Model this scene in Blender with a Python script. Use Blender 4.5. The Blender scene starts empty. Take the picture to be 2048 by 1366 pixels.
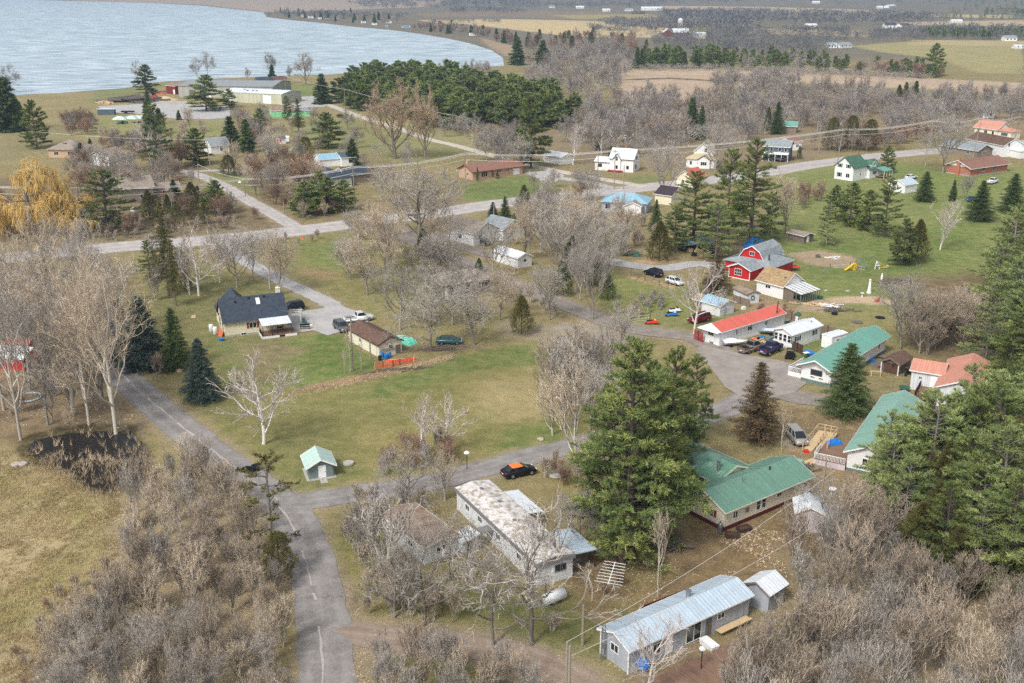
import bpy, math, random
import numpy as np
from mathutils import Vector, Matrix
from mathutils.geometry import tessellate_polygon
SC = bpy.context.scene
COL = SC.collection
# ------------------------------------------------------------------ camera
CH = 62.0; PT = math.radians(18.6); FP = 2150.0       # drone height, pitch below horizontal, focal length in photo pixels
cd = bpy.data.cameras.new('camera'); cam = bpy.data.objects.new('camera', cd); COL.objects.link(cam)
cam.location = (0, 0, CH); cam.rotation_euler = (math.pi/2 - PT, 0, 0)
cd.sensor_width = 36; cd.lens = 36*FP/2048; cd.clip_start = 1; cd.clip_end = 30000
SC.camera = cam
# ------------------------------------------------------------------ world, sun, exposure
SUN_EL = math.radians(48); SUN_AZ = math.radians(215)   # azimuth clockwise from +Y
w = bpy.data.worlds.new('World'); SC.world = w; w.use_nodes = True
nt = w.node_tree; bg = nt.nodes['Background']
sky = nt.nodes.new('ShaderNodeTexSky'); sky.sky_type = 'NISHITA'; sky.sun_disc = False
sky.sun_elevation = SUN_EL; sky.sun_rotation = SUN_AZ; sky.air_density = 1.0; sky.dust_density = 4.0; sky.ozone_density = 1.0
hs = nt.nodes.new('ShaderNodeHueSaturation'); hs.inputs['Saturation'].default_value = 0.3
nt.links.new(sky.outputs[0], hs.inputs['Color']); nt.links.new(hs.outputs[0], bg.inputs['Color'])
bg.inputs['Strength'].default_value = 0.138
sd = bpy.data.lights.new('sun', 'SUN'); sun = bpy.data.objects.new('sun', sd); COL.objects.link(sun)
sd.energy = 1.65; sd.angle = math.radians(10); sd.color = (1.0, 0.965, 0.92)
sv_ = Vector((math.sin(SUN_AZ)*math.cos(SUN_EL), math.cos(SUN_AZ)*math.cos(SUN_EL), math.sin(SUN_EL)))
sun.rotation_euler = sv_.to_track_quat('Z', 'Y').to_euler(); sun.location = (0, 0, 200)
SC.view_settings.view_transform = 'Standard'; SC.view_settings.look = 'None'
SC.view_settings.exposure = 0.36; SC.view_settings.gamma = 1.0
try:
    SC.cycles.max_bounces = 5; SC.cycles.diffuse_bounces = 2; SC.cycles.glossy_bounces = 2; SC.cycles.volume_bounces = 0
    SC.cycles.transmission_bounces = 2; SC.cycles.use_adaptive_sampling = False
    SC.cycles.use_denoising = False
except Exception: pass

# ------------------------------------------------------------------ helpers
def G(px, py, z=0.0):
    """point of the ground seen at a pixel of the 2048 px photograph"""
    xc = (px-1024)/FP; yc = (683-py)/FP
    dz = -math.sin(PT)+yc*math.cos(PT); t = (z-CH)/dz
    return Vector((xc*t, (math.cos(PT)+yc*math.sin(PT))*t, z))
def top_h(px, py, ty):
    """height of an upright thing whose foot is at (px,py) and whose top reaches row ty"""
    b = G(px, py); yc = (683-ty)/FP
    s = (-math.sin(PT)+yc*math.cos(PT))/(math.cos(PT)+yc*math.sin(PT))
    return CH + s*b.y
def s2l(c): return tuple(((x/255)/12.92 if x/255 <= .04045 else ((x/255+.055)/1.055)**2.4) for x in c)
def tag(o, label=None, cat=None, group=None, kind=None):
    if label: o['label'] = label
    if cat: o['category'] = cat
    if group: o['group'] = group
    if kind: o['kind'] = kind
    return o
def empty(name, loc, rz=0, label=None, cat=None, group=None):
    o = bpy.data.objects.new(name, None); COL.objects.link(o); o.location = loc; o.rotation_euler = (0, 0, rz)
    o.empty_display_size = .3
    return tag(o, label, cat, group)
def link_mesh(name, me, mat, parent=None):
    o = bpy.data.objects.new(name, me); COL.objects.link(o)
    for m in (mat if isinstance(mat, (list, tuple)) else [mat]): me.materials.append(m)
    if parent: o.parent = parent
    return o
class MB:
    def __init__(s, sv=1): s.v = []; s.f = []; s.m = []; s.sv = sv; s.mi = 0
    def poly(s, pts):
        n = len(s.v); s.v += [tuple(p) for p in pts]; s.f.append(tuple(range(n, n+len(pts)))); s.m.append(s.mi)
    def hexa(s, p):      # 8 points: bottom 4 ccw, top 4 ccw
        n = len(s.v); s.v += [tuple(q) for q in p]
        for f in ((3,2,1,0),(4,5,6,7),(0,1,5,4),(1,2,6,5),(2,3,7,6),(3,0,4,7)): s.f.append(tuple(n+i for i in f)); s.m.append(s.mi)
        return s
    def box(s, x0, x1, y0, y1, z0, z1):
        return s.hexa([(x0,y0,z0),(x1,y0,z0),(x1,y1,z0),(x0,y1,z0),(x0,y0,z1),(x1,y0,z1),(x1,y1,z1),(x0,y1,z1)])
    def beam(s, a, b, w, h=None):
        a = Vector(a); b = Vector(b); h = h or w; d = (b-a).normalized()
        up = Vector((0,0,1)) if abs(d.z) < .95 else Vector((1,0,0))
        r = d.cross(up).normalized()*w/2; u = r.normalized().cross(d).normalized()*h/2
        return s.hexa([a-r-u, a+r-u, b+r-u, b-r-u, a-r+u, a+r+u, b+r+u, b-r+u])
    def prism(s, sec, x0, x1, ax='x'):   # section [(a,z)] extruded along x (a=y) or y (a=x)
        n = len(s.v); k = len(sec)
        for xx in (x0, x1):
            for a, z in sec: s.v.append((xx, a, z) if ax == 'x' else (a, xx, z))
        A = tuple(range(n, n+k)); B = tuple(range(n+k, n+2*k))
        rev = ax == 'x'
        fs = [A[::-1] if rev else A, B if rev else B[::-1]]
        for i in range(k):
            j = (i+1) % k; q = (n+i, n+j, n+k+j, n+k+i); fs.append(q if rev else q[::-1])
        for f in fs: s.f.append(f); s.m.append(s.mi)
        return s
    def tube(s, pts, r, n=8, cap=True):
        pts = [Vector(p) for p in pts]; rr = r if isinstance(r, (list, tuple)) else [r]*len(pts)
        b0 = len(s.v)
        for i, p in enumerate(pts):
            d = (pts[min(i+1, len(pts)-1)]-pts[max(i-1, 0)]).normalized()
            up = Vector((0,0,1)) if abs(d.z) < .9 else Vector((1,0,0))
            a = d.cross(up).normalized(); b = d.cross(a)
            for k in range(n):
                t = 2*math.pi*k/n; s.v.append(tuple(p+(a*math.cos(t)+b*math.sin(t))*rr[i]))
        for i in range(len(pts)-1):
            for k in range(n):
                q = (b0+i*n+k, b0+i*n+(k+1) % n, b0+(i+1)*n+(k+1) % n, b0+(i+1)*n+k); s.f.append(q[::-1]); s.m.append(s.mi)
        if cap:
            s.f.append(tuple(b0+k for k in range(n))); s.m.append(s.mi)
            e = b0+(len(pts)-1)*n; s.f.append(tuple(e+k for k in range(n))[::-1]); s.m.append(s.mi)
        return s
    def cyl(s, x, y, z0, z1, r, n=12, r2=None): return s.tube([(x,y,z0),(x,y,z1)], [r, r if r2 is None else r2], n)
    def lathe(s, x, y, prof, n=14):
        return s.tube([(x, y, z) for r, z in prof], [r for r, z in prof], n)
    def build(s, name, mat, parent=None, smooth=False):
        vs = [(a, b*s.sv, c) for a, b, c in s.v]; fs = [f if s.sv > 0 else f[::-1] for f in s.f]
        me = bpy.data.meshes.new(name); me.from_pydata(vs, [], fs)
        if any(s.m): me.polygons.foreach_set('material_index', s.m)
        uv = me.uv_layers.new(name='UVMap').data
        for p in me.polygons:
            nrm = p.normal
            U = Vector((0,0,1)).cross(nrm)
            U = U.normalized() if U.length > 1e-3 else Vector((1,0,0))
            V = nrm.cross(U)
            for li in p.loop_indices:
                co = me.vertices[me.loops[li].vertex_index].co; uv[li].uv = (co.dot(U), co.dot(V))
        if smooth: me.polygons.foreach_set('use_smooth', [True]*len(me.polygons))
        me.update()
        return link_mesh(name, me, mat, parent)

# ------------------------------------------------------------------ materials
MATS = {}
class NB:
    def __init__(s, name):
        s.m = bpy.data.materials.new(name); s.m.use_nodes = True; s.t = s.m.node_tree; s.b = s.t.nodes['Principled BSDF']
    def n(s, typ, **k):
        x = s.t.nodes.new(typ)
        for a, v in k.items():
            if a.startswith('i_'): x.inputs[int(a[2:]) if a[2:].isdigit() else a[2:].replace('_', ' ')].default_value = v
            else: setattr(x, a, v)
        return x
    def l(s, a, b): s.t.links.new(a, b)
    def noise(s, co, scale, detail=4, rough=.6):
        x = s.n('ShaderNodeTexNoise'); x.inputs['Scale'].default_value = scale; x.inputs['Detail'].default_value = detail
        x.inputs['Roughness'].default_value = rough; s.l(co, x.inputs['Vector']); return x.outputs['Fac']
    def ramp(s, fac, stops):
        r = s.n('ShaderNodeValToRGB'); e = r.color_ramp.elements
        while len(e) < len(stops): e.new(.5)
        for q, (p, c) in zip(e, stops): q.position = p; q.color = (c, c, c, 1) if isinstance(c, (int, float)) else (*c[:3], 1)
        s.l(fac, r.inputs[0]); return r.outputs[0]
    def mix(s, fac, a, b, mode='MIX'):
        x = s.n('ShaderNodeMix', data_type='RGBA', blend_type=mode)
        for sock, v in ((x.inputs[0], fac), (x.inputs[6], a), (x.inputs[7], b)):
            if hasattr(v, 'links') or hasattr(v, 'is_output'): s.l(v, sock)
            elif isinstance(v, (int, float)) and sock == x.inputs[0]: sock.default_value = v
            else: sock.default_value = (*v[:3], 1) if not isinstance(v, (int, float)) else (v, v, v, 1)
        return x.outputs[2]
    def math(s, op, a, b=None, c=None):
        x = s.n('ShaderNodeMath', operation=op)
        for i, v in enumerate((a, b, c)):
            if v is None: continue
            if hasattr(v, 'links'): s.l(v, x.inputs[i])
            else: x.inputs[i].default_value = v
        return x.outputs[0]
    def bump(s, h, strength, dist=.05):
        x = s.n('ShaderNodeBump'); x.inputs['Strength'].default_value = strength; x.inputs['Distance'].default_value = dist
        s.l(h, x.inputs['Height']); s.l(x.outputs[0], s.b.inputs['Normal'])
def mat(name, rgb, rough=.7, metal=0, pat=None, var=.18, scale=1.5, stain=None, spec=.3, step=None):
    """rgb in sRGB 0-255; pat: seam (metal roof ribs), siding (laps), boards (upright), shingle, brick"""
    key = (name,)
    if key in MATS: return MATS[key]
    q = NB(name); c = s2l(rgb); b = q.b
    b.inputs['Roughness'].default_value = rough; b.inputs['Metallic'].default_value = metal
    b.inputs['Specular IOR Level'].default_value = spec
    tc = q.n('ShaderNodeTexCoord'); co = tc.outputs['Object']
    n1 = q.noise(co, scale, 5); col = q.mix(q.ramp(n1, [(.3, 0), (.7, 1)]), tuple(x*(1-var) for x in c), tuple(min(1, x*(1+var*.7)) for x in c))
    if stain:
        sc, amt = stain[:3], stain[3]
        n2 = q.noise(co, stain[4] if len(stain) > 4 else .6, 6, .7)
        col = q.mix(q.ramp(n2, [(1-amt-.06, 0), (1-amt+.06, 1)]), col, s2l(sc))
    if pat:
        sep = q.n('ShaderNodeSeparateXYZ'); q.l(tc.outputs['UV'], sep.inputs[0]); u, v = sep.outputs[0], sep.outputs[1]
        if pat in ('seam', 'boards', 'siding'):
            st = step or {'seam': .3, 'boards': .16, 'siding': .2}[pat]
            fr = q.math('FRACT', q.math('DIVIDE', v if pat == 'siding' else u, st))
            if pat == 'seam':
                tri = q.math('ABSOLUTE', q.math('SUBTRACT', fr, .5)); h = q.ramp(tri, [(0, 1), (.13, 0)])
                col = q.mix(q.ramp(tri, [(.08, 1), (.2, 0)]), col, tuple(x*.84 for x in c))
                ms = q.n('ShaderNodeMapping'); ms.inputs['Scale'].default_value = (2.2, .16, 1); q.l(tc.outputs['UV'], ms.inputs[0])
                ns = q.noise(ms.outputs[0], 1.0, 5, .65); col = q.mix(1.0, col, q.ramp(ns, [(.3, .8), (.55, 1.0), (.75, 1.12)]), 'MULTIPLY')
                mr = q.n('ShaderNodeMath', operation='MULTIPLY_ADD'); q.l(ns, mr.inputs[0]); mr.inputs[1].default_value = .35; mr.inputs[2].default_value = rough-.12; q.l(mr.outputs[0], b.inputs['Roughness'])
            else:
                h = fr if pat == 'siding' else q.ramp(fr, [(0, 0), (.08, 1), (.92, 1), (1, 0)])
                col = q.mix(q.ramp(fr, [(.0, .35), (.15, 0)]), col, tuple(x*.55 for x in c))
                if pat == 'boards':
                    wn = q.n('ShaderNodeTexWhiteNoise', noise_dimensions='1D'); q.l(q.math('FLOOR', q.math('DIVIDE', u, st)), wn.inputs['W'])
                    col = q.mix(q.math('MULTIPLY', wn.outputs['Value'], .35), col, tuple(x*.45 for x in c))
            q.bump(h, .15 if pat != 'seam' else .4, .03)
        else:
            br = q.n('ShaderNodeTexBrick'); q.l(tc.outputs['UV'], br.inputs['Vector'])
            sh = pat == 'shingle'
            br.inputs['Scale'].default_value = 1; br.inputs['Brick Width'].default_value = .45 if sh else .24
            br.inputs['Row Height'].default_value = .22 if sh else .085; br.inputs['Mortar Size'].default_value = .012 if sh else .008
            br.inputs['Color1'].default_value = (.72, .72, .72, 1); br.inputs['Color2'].default_value = (1.15, 1.15, 1.15, 1)
            br.inputs['Mortar'].default_value = (.55, .55, .55, 1) if sh else (1.3, 1.3, 1.3, 1)
            col = q.mix(1.0, col, br.outputs['Color'], 'MULTIPLY'); q.bump(br.outputs['Fac'], -.4, .02)
    q.l(col, b.inputs['Base Color'])
    MATS[key] = q.m; return q.m
def M(name): return MATS[(name,)]
mat('white_siding', (232,233,232), .6, pat='siding', var=.06)
mat('white_trim', (238,238,236), .5, var=.04)
mat('white_paint', (225,228,230), .6, pat='boards', var=.08, stain=(170,168,160,.28,.8))
mat('white_metal_roof', (226,232,236), .4, pat='seam', var=.08, step=.45, stain=(190,195,196,.35,.3))
mat('cream_siding', (230,221,194), .6, pat='siding', var=.06)
mat('cream_wall', (232,226,206), .6, pat='siding', var=.06)
mat('slate_shingle', (66,76,88), .85, pat='shingle', var=.2)
mat('brown_shingle', (112,88,76), .9, pat='shingle', var=.2, stain=(90,72,62,.4,.5))
mat('tan_shingle', (172,146,110), .9, pat='shingle', var=.15, stain=(140,116,84,.42,.7))
mat('cream_shingle', (200,186,152), .9, pat='shingle', var=.12)
mat('redbrown_shingle', (150,112,98), .9, pat='shingle', var=.12)
mat('grey_shingle', (150,158,162), .9, pat='shingle', var=.15)
mat('taupe_shingle', (158,146,134), .9, pat='shingle', var=.18)
mat('dark_shingle', (70,60,66), .9, pat='shingle', var=.15)
mat('green_metal', (110,150,132), .42, .0, pat='seam', var=.1, step=.32, spec=.5)
mat('worn_green_metal', (106,152,128), .4, .0, pat='seam', var=.12, step=.45, spec=.6, stain=(176,186,184,.4,.35))
mat('sage_metal', (138,178,162), .45, pat='seam', var=.07, step=.4, spec=.5)
mat('teal_metal', (114,170,154), .45, pat='seam', var=.07, step=.5, spec=.5)
mat('dkgreen_shingle', (78,116,98), .85, pat='shingle', var=.15)
mat('red_metal', (216,110,96), .5, pat='seam', var=.05, step=.45, stain=(206,112,92,.3,.5))
mat('salmon_metal', (206,146,126), .55, pat='seam', var=.07, step=.4)
mat('blue_metal', (192,208,220), .35, pat='seam', var=.05, step=.45, spec=.6, stain=(184,206,220,.4,.4))
mat('skyblue_metal', (150,190,210), .4, pat='seam', var=.1, step=.45, spec=.6, stain=(146,190,212,.4,.5))
mat('palegreen_metal', (190,216,206), .4, pat='seam', var=.05, step=.4, spec=.6)
mat('rust_metal', (156,138,122), .7, pat='seam', var=.2, step=.5, stain=(128,98,78,.48,.5))
mat('weather_wood', (128,116,104), .9, pat='boards', var=.22)
mat('brown_wood', (92,70,56), .85, pat='boards', var=.25)
mat('fence_wood', (138,122,106), .9, pat='boards', var=.2)
mat('deck_wood', (140,112,94), .85, pat='boards', var=.2, step=.14)
mat('new_wood', (206,180,140), .8, var=.15)
mat('dark_wood', (70,56,48), .85, var=.2)
mat('grey_siding', (172,178,186), .6, pat='boards', var=.06, step=.25)
mat('shed_green_grey', (120,136,136), .6, pat='siding', var=.05)
mat('beige_siding', (224,218,196), .6, pat='siding', var=.05)
mat('taupe_wall', (140,128,116), .8, pat='siding', var=.12)
mat('blue_grey_siding', (82,98,110), .6, pat='siding', var=.06)
mat('red_siding', (188,40,42), .55, pat='siding', var=.06)
mat('old_red', (128,52,46), .85, pat='boards', var=.2)
mat('red_lattice', (150,50,48), .7, var=.15)
mat('maroon', (98,40,42), .8, pat='boards', var=.15)
mat('brick', (176,114,92), .85, pat='brick', var=.12)
mat('pale_brick', (190,160,134), .85, pat='brick', var=.12)
mat('concrete', (178,174,166), .85, var=.12, stain=(150,146,138,.4,.8))
mat('mint_wall', (150,222,170), .7, pat='boards', var=.1, step=.6, stain=(176,206,170,.3,.3))
mat('commercial_wall', (196,196,172), .6, pat='boards', var=.06, step=1.0)
mat('greycream_wall', (176,176,166), .7, pat='boards', var=.06, step=1.0)
mat('grey_metal_roof', (150,156,158), .5, pat='seam', var=.08, step=.6)
mat('lilac_wall', (206,196,200), .75, pat='boards', var=.08, step=.3)
mat('teal_skirt', (112,132,128), .7, pat='boards', var=.15)
mat('debris_roof', (216,212,210), .9, var=.18, scale=2.2, stain=(160,150,134,.47,1.4))
mat('fascia_grey', (128,126,128), .6, var=.06)
mat('glass', (34,40,46), .08, spec=.8, var=.3, scale=.5)
mat('frame_white', (236,236,234), .45, var=.03)
mat('shutter_dark', (48,60,76), .6, var=.08)
mat('shutter_red', (140,40,44), .6, var=.08)
mat('door_white', (240,241,242), .45, var=.03)
mat('door_blue', (168,192,208), .5, var=.05)
mat('door_grey', (120,114,106), .8, pat='boards', var=.12)
mat('black_metal', (36,36,38), .5, var=.1)
mat('galv', (150,154,156), .4, .6, var=.1)
mat('pole_wood', (150,140,126), .9, var=.12, scale=3)
mat('dark_pole', (92,80,70), .9, var=.15, scale=3)
mat('wire', (206,204,198), .5, var=.05)
mat('rubber', (28,28,30), .85, var=.1)
mat('rim', (170,172,174), .35, .7, var=.05)
mat('red_plastic', (214,60,44), .5, var=.1)
mat('orange_net', (216,116,80), .7, var=.12)
mat('orange_cloth', (238,128,66), .7, var=.08)
mat('blue_plastic', (40,120,190), .45, var=.1)
mat('tarp_blue', (36,122,204), .55, var=.12)
mat('white_plastic', (236,238,238), .45, var=.05)
mat('green_plastic', (54,96,82), .6, var=.1)
mat('teal_tarp', (118,214,188), .6, var=.14)
mat('yellow_plastic', (232,190,30), .45, var=.08)
mat('stone', (176,168,156), .9, var=.2)
mat('pinkish_stone', (206,176,158), .9, var=.15)
mat('scrap', (110,104,98), .8, var=.4, scale=3)
mat('taillight', (150,24,24), .3, var=.05)
mat('headlight', (220,224,226), .2, var=.05)
# ------------------------------------------------------------------ ground: one sheet, painted by what grows or lies there
def poly_px(pp): return np.array([G(*p)[:2] for p in pp])
PATCH = [  # (outline in photo pixels, colour 0-255 sRGB, feather in metres)
 # far farmland
 ([(-3000,-12),(5000,-12),(5000,120),(-3000,120)], (104,102,98), 60),
 ([(0,-14),(520,-14),(900,-12),(900,-4),(850,14),(640,22),(525,24),(400,9),(150,1)], (172,152,138), 20),
 ([(840,40),(1000,38),(1120,40),(1400,50),(1420,78),(1250,74),(1130,66),(1000,50),(860,46)], (206,182,138), 6),
 ([(830,28),(1000,20),(1200,24),(1330,32),(1200,42),(1000,32),(860,34)], (128,112,98), 6),
 ([(1000,40),(1180,46),(1300,66),(1240,76),(1130,72),(1000,56),(940,50),(930,42)], (214,188,136), 5),
 ([(1100,30),(1300,28),(1320,36),(1150,38)], (166,152,96), 5),
 ([(1320,12),(1500,13),(1760,20),(1740,28),(1500,22),(1330,18)], (196,172,142), 10),
 ([(1370,50),(1420,52),(1420,64),(1370,62)], (150,146,92), 4),
 ([(1500,56),(1720,60),(1740,74),(1600,70),(1500,66)], (190,168,134), 6),
 ([(1800,44),(2300,36),(2300,56),(2000,52),(1800,50)], (196,172,138), 8),
 ([(1840,28),(2020,30),(2020,36),(1840,34)], (196,176,130), 6),
 ([(1700,92),(1800,84),(1950,82),(2500,86),(2600,160),(1960,146),(1880,118),(1760,104)], (166,158,104), 6),
 ([(1820,80),(2500,84),(2500,94),(1820,90)], (188,170,122), 4),
 # reed marsh
 ([(1240,140),(1420,138),(1560,144),(1700,150),(1840,156),(2060,166),(2400,180),(2400,200),(2040,190),(1840,178),(1600,166),(1430,178),(1400,205),(1280,205),(1230,180)], (196,170,148), 5),
 ([(1250,158),(1340,155),(1430,160),(1430,163),(1340,158),(1250,161)], (96,82,74), .8),
 ([(960,75),(1040,95),(1060,110),(1010,112),(980,95)], (168,142,120), 4),
 # lake shore and warehouse field
 ([(-400,186),(110,184),(190,178),(320,162),(460,150),(660,146),(690,160),(690,250),(400,330),(0,330),(-400,330)], (150,138,94), 4),
 ([(190,176),(330,160),(332,172),(220,205),(180,210)], (124,136,80), 3),
 ([(200,230),(300,245),(500,240),(500,262),(430,275),(250,285),(190,270)], (140,146,84), 3),
 ([(120,184),(330,161),(330,164),(110,189)], (176,160,134), 1),
 ([(540,172),(650,168),(655,196),(570,198)], (112,142,66), 3),
 ([(0,245),(120,250),(160,300),(0,320)], (140,132,92), 4),
 ([(690,196),(760,200),(900,262),(970,300),(820,330),(720,300),(680,230)], (136,140,84), 4),
 ([(700,215),(860,248),(980,290),(960,300),(850,270),(700,228)], (150,146,98), 3),
 ([(600,232),(700,240),(760,262),(760,300),(640,300),(580,260)], (132,140,80), 4),
 ([(400,352),(440,342),(500,345),(500,395),(440,372)], (112,128,66), 2),
 # woods floors
 ([(960,220),(1180,230),(1400,200),(1800,200),(2300,215),(2300,290),(1900,262),(1620,318),(1400,345),(1150,330),(1000,310)], (138,120,98), 6),
 ([(1780,205),(1900,210),(1900,240),(1790,238)], (146,150,84), 3),
 ([(-300,330),(560,400),(560,470),(-300,500)], (120,104,82), 4),
 ([(560,380),(740,400),(960,380),(960,430),(700,440),(580,440)], (136,120,92), 3),
 # lawns along the street
 ([(925,372),(1040,352),(1110,352),(1130,372),(1060,390),(960,404),(930,400)], (92,128,54), 1.5),
 ([(1110,350),(1240,362),(1240,372),(1110,372)], (140,138,90), 2),
 ([(1250,352),(1330,352),(1330,366),(1260,366)], (112,130,70), 2),
 ([(880,430),(960,415),(960,445),(900,470)], (150,138,96), 2),
 ([(560,478),(640,468),(770,455),(860,500),(860,640),(760,640),(640,590),(560,545),(520,510)], (134,132,78), 3),
 ([(590,490),(700,478),(760,500),(690,540),(620,530)], (112,136,62), 4),
 ([(600,540),(680,545),(660,560),(610,555)], (158,132,96), 2),
 ([(1160,420),(1320,430),(1340,500),(1200,520),(1120,480)], (146,132,98), 4),
 # right lawns
 ([(1560,330),(1680,330),(1760,330),(1890,345),(2100,330),(2200,420),(2100,560),(1900,620),(1640,640),(1560,560),(1500,500),(1540,430)], (118,138,66), 4),
 ([(1600,480),(1780,470),(1900,440),(1960,430),(1960,500),(1860,540),(1700,560),(1640,560),(1560,500)], (96,130,50), 4),
 ([(1780,320),(1900,340),(2050,360),(1960,400),(1850,420),(1780,380)], (110,138,58), 4),
 ([(1570,570),(1700,570),(1860,570),(1800,600),(1660,590)], (110,134,58), 3),
 ([(1600,620),(1800,620),(1830,700),(1700,680),(1640,650)], (144,140,84), 3),
 ([(1570,508),(1640,500),(1700,512),(1720,524),(1690,536),(1620,530)], (176,152,128), .8),
 ([(1650,595),(1740,592),(1796,602),(1790,610),(1720,609),(1660,606)], (206,178,148), .5),
 ([(1600,600),(1650,598),(1700,615),(1650,625),(1600,618)], (182,158,132), .8),
 ([(1760,562),(1850,556),(1860,572),(1790,576)], (192,162,132), .8),
 ([(1520,590),(1600,620),(1580,640),(1520,620),(1500,610)], (164,134,104), .8),
 ([(1225,545),(1340,575),(1440,570),(1460,600),(1440,650),(1360,640),(1240,640),(1190,600)], (124,138,66), 2),
 ([(1255,548),(1350,574),(1346,579),(1250,553)], (204,166,124), .3),
 ([(1250,525),(1350,512),(1352,524),(1270,532)], (206,164,122), .6),
 ([(1380,498),(1500,490),(1520,520),(1440,520),(1390,520)], (134,108,88), 1.5),
 ([(1260,640),(1340,628),(1400,640),(1370,668),(1290,660)], (132,138,74), 1),
 ([(1390,672),(1440,694),(1475,706),(1440,712),(1380,690)], (104,128,58), .5),
 ([(1580,640),(1650,660),(1660,700),(1600,720),(1580,700)], (104,128,62), 1),
 ([(1560,810),(1640,830),(1800,820),(1780,900),(1640,900),(1560,870)], (130,108,82), 2),
 ([(1660,745),(1810,760),(1820,830),(1720,840),(1660,800)], (132,124,84), 2),
 ([(1570,860),(1620,870),(1650,900),(1600,910),(1560,890)], (182,172,158), .6),
 ([(1560,890),(1700,890),(1800,960),(1660,1010),(1600,960)], (150,124,96), 1.5),
 # homestead lawn in the middle
 ([(300,520),(440,540),(580,575),(640,600),(600,640),(500,700),(440,740),(340,740),(290,640)], (114,120,66), 3),
 ([(410,660),(470,690),(560,680),(640,664),(700,690),(750,720),(740,745),(620,780),(480,800),(400,760)], (104,134,56), 2),
 ([(635,668),(700,676),(760,735),(700,752),(640,760),(600,720)], (84,124,44), 1.2),
 ([(455,690),(560,680),(600,700),(560,760),(480,770)], (128,120,84), 3),
 # meadow
 ([(395,770),(600,780),(760,742),(900,705),(1060,680),(1180,690),(1200,760),(1190,880),(1050,905),(850,960),(700,985),(560,960),(470,900),(380,820)], (128,128,68), 2.5),
 ([(760,760),(900,715),(1060,682),(1160,690),(1120,720),(960,740),(800,790),(700,800)], (98,126,54), 2.5),
 ([(940,760),(1060,742),(1130,780),(1100,850),(1010,850),(940,810)], (166,152,102), 4),
 ([(1030,850),(1110,840),(1150,870),(1060,900),(990,900)], (102,128,54), 2.5),
 ([(700,860),(900,850),(960,900),(860,940),(740,930)], (144,136,78), 3),
 ([(500,870),(640,850),(700,900),(640,960),(560,930)], (120,126,66), 3),
 ([(640,765),(760,742),(900,708),(905,716),(760,754),(640,776),(560,790)], (158,122,96), .5),
 ([(860,690),(1100,670),(1060,684),(900,706)], (138,120,96), 1),
 ([(860,600),(1060,620),(1180,650),(1280,680),(1100,690),(900,690),(800,660),(760,620)], (142,134,86), 2.5),
 ([(940,560),(1060,600),(1180,650),(1150,660),(1000,620),(900,610)], (140,126,92), 2),
 # by the pump shed and long trailer
 ([(580,930),(700,920),(720,950),(700,975),(600,985),(560,960)], (120,130,68), 1.2),
 ([(640,1070),(720,1040),(800,1060),(900,1180),(900,1250),(740,1230),(690,1150)], (124,120,66), 1.5),
 ([(650,1120),(690,1150),(730,1220),(710,1230),(670,1160)], (108,88,72), .8),
 ([(870,1150),(1050,1190),(1180,1190),(1240,1290),(1160,1340),(1040,1290),(880,1230)], (110,120,58), 2),
 ([(1060,940),(1180,920),(1250,960),(1250,1060),(1180,1020),(1080,960)], (134,124,76), 2),
 # brown leaf litter yard
 ([(1190,1040),(1420,1060),(1600,1000),(1700,1060),(1600,1160),(1500,1200),(1300,1260),(1180,1240),(1150,1140)], (128,102,74), 2),
 ([(1240,1130),(1330,1110),(1300,1180),(1240,1230)], (112,104,62), 3),
 ([(1300,1060),(1420,1070),(1380,1120),(1280,1120)], (104,82,68), 2),
 ([(1480,1100),(1600,1060),(1640,1120),(1520,1150)], (136,104,72), 2),
 # deck yard near the blue-roof trailer and thickets
 ([(1260,1350),(1500,1250),(1650,1300),(1700,1500),(1200,1500)], (142,116,96), 2),
 ([(1560,1100),(2200,1000),(2400,1600),(1500,1600)], (146,130,108), 5),
 ([(1800,560),(2300,520),(2400,1100),(1800,1100),(1860,760)], (112,94,72), 5),
 # left woods and fields
 ([(-300,520),(140,540),(190,700),(300,860),(250,900),(60,880),(-300,860)], (136,114,94), 3),
 ([(20,880),(60,860),(250,860),(300,950),(230,1000),(60,960)], (120,98,78), 2),
 ([(-300,900),(60,905),(180,985),(250,1010),(230,1120),(120,1230),(60,1380),(-300,1400)], (190,168,128), 3),
 ([(60,990),(180,1000),(215,1080),(170,1160),(60,1240),(-60,1320),(-200,1320),(-100,1230),(30,1180),(110,1130),(140,1080),(110,1020)], (148,144,84), 4),
 ([(-200,920),(60,940),(120,1000),(60,1020),(-200,1000)], (160,146,98), 4),
 ([(240,980),(420,920),(540,1000),(585,1150),(590,1366),(560,1600),(0,1600),(60,1300),(200,1150)], (164,146,120), 3),
 ([(560,1200),(592,1200),(592,1366),(560,1366)], (132,118,72), 1),
 ([(720,1240),(1000,1270),(1200,1340),(1240,1420),(1000,1600),(700,1600),(700,1300)], (160,142,116), 2),
 ([(800,1300),(960,1320),(1040,1420),(840,1480),(760,1380)], (118,116,68), 2),
 ([(320,640),(400,620),(460,760),(520,840),(440,850),(320,720)], (116,118,66), 2.5),
 ([(1060,655),(1180,645),(1290,668),(1280,690),(1180,690),(1090,690)], (166,154,144), 1.5),
 ([(1000,640),(1100,660),(1180,680),(1100,684),(1000,670)], (150,138,118), 2),
 ([(30,900),(60,866),(140,850),(260,846),(300,900),(290,950),(225,1000),(170,985),(120,945),(60,930)], (26,24,24), .6),
]
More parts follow.
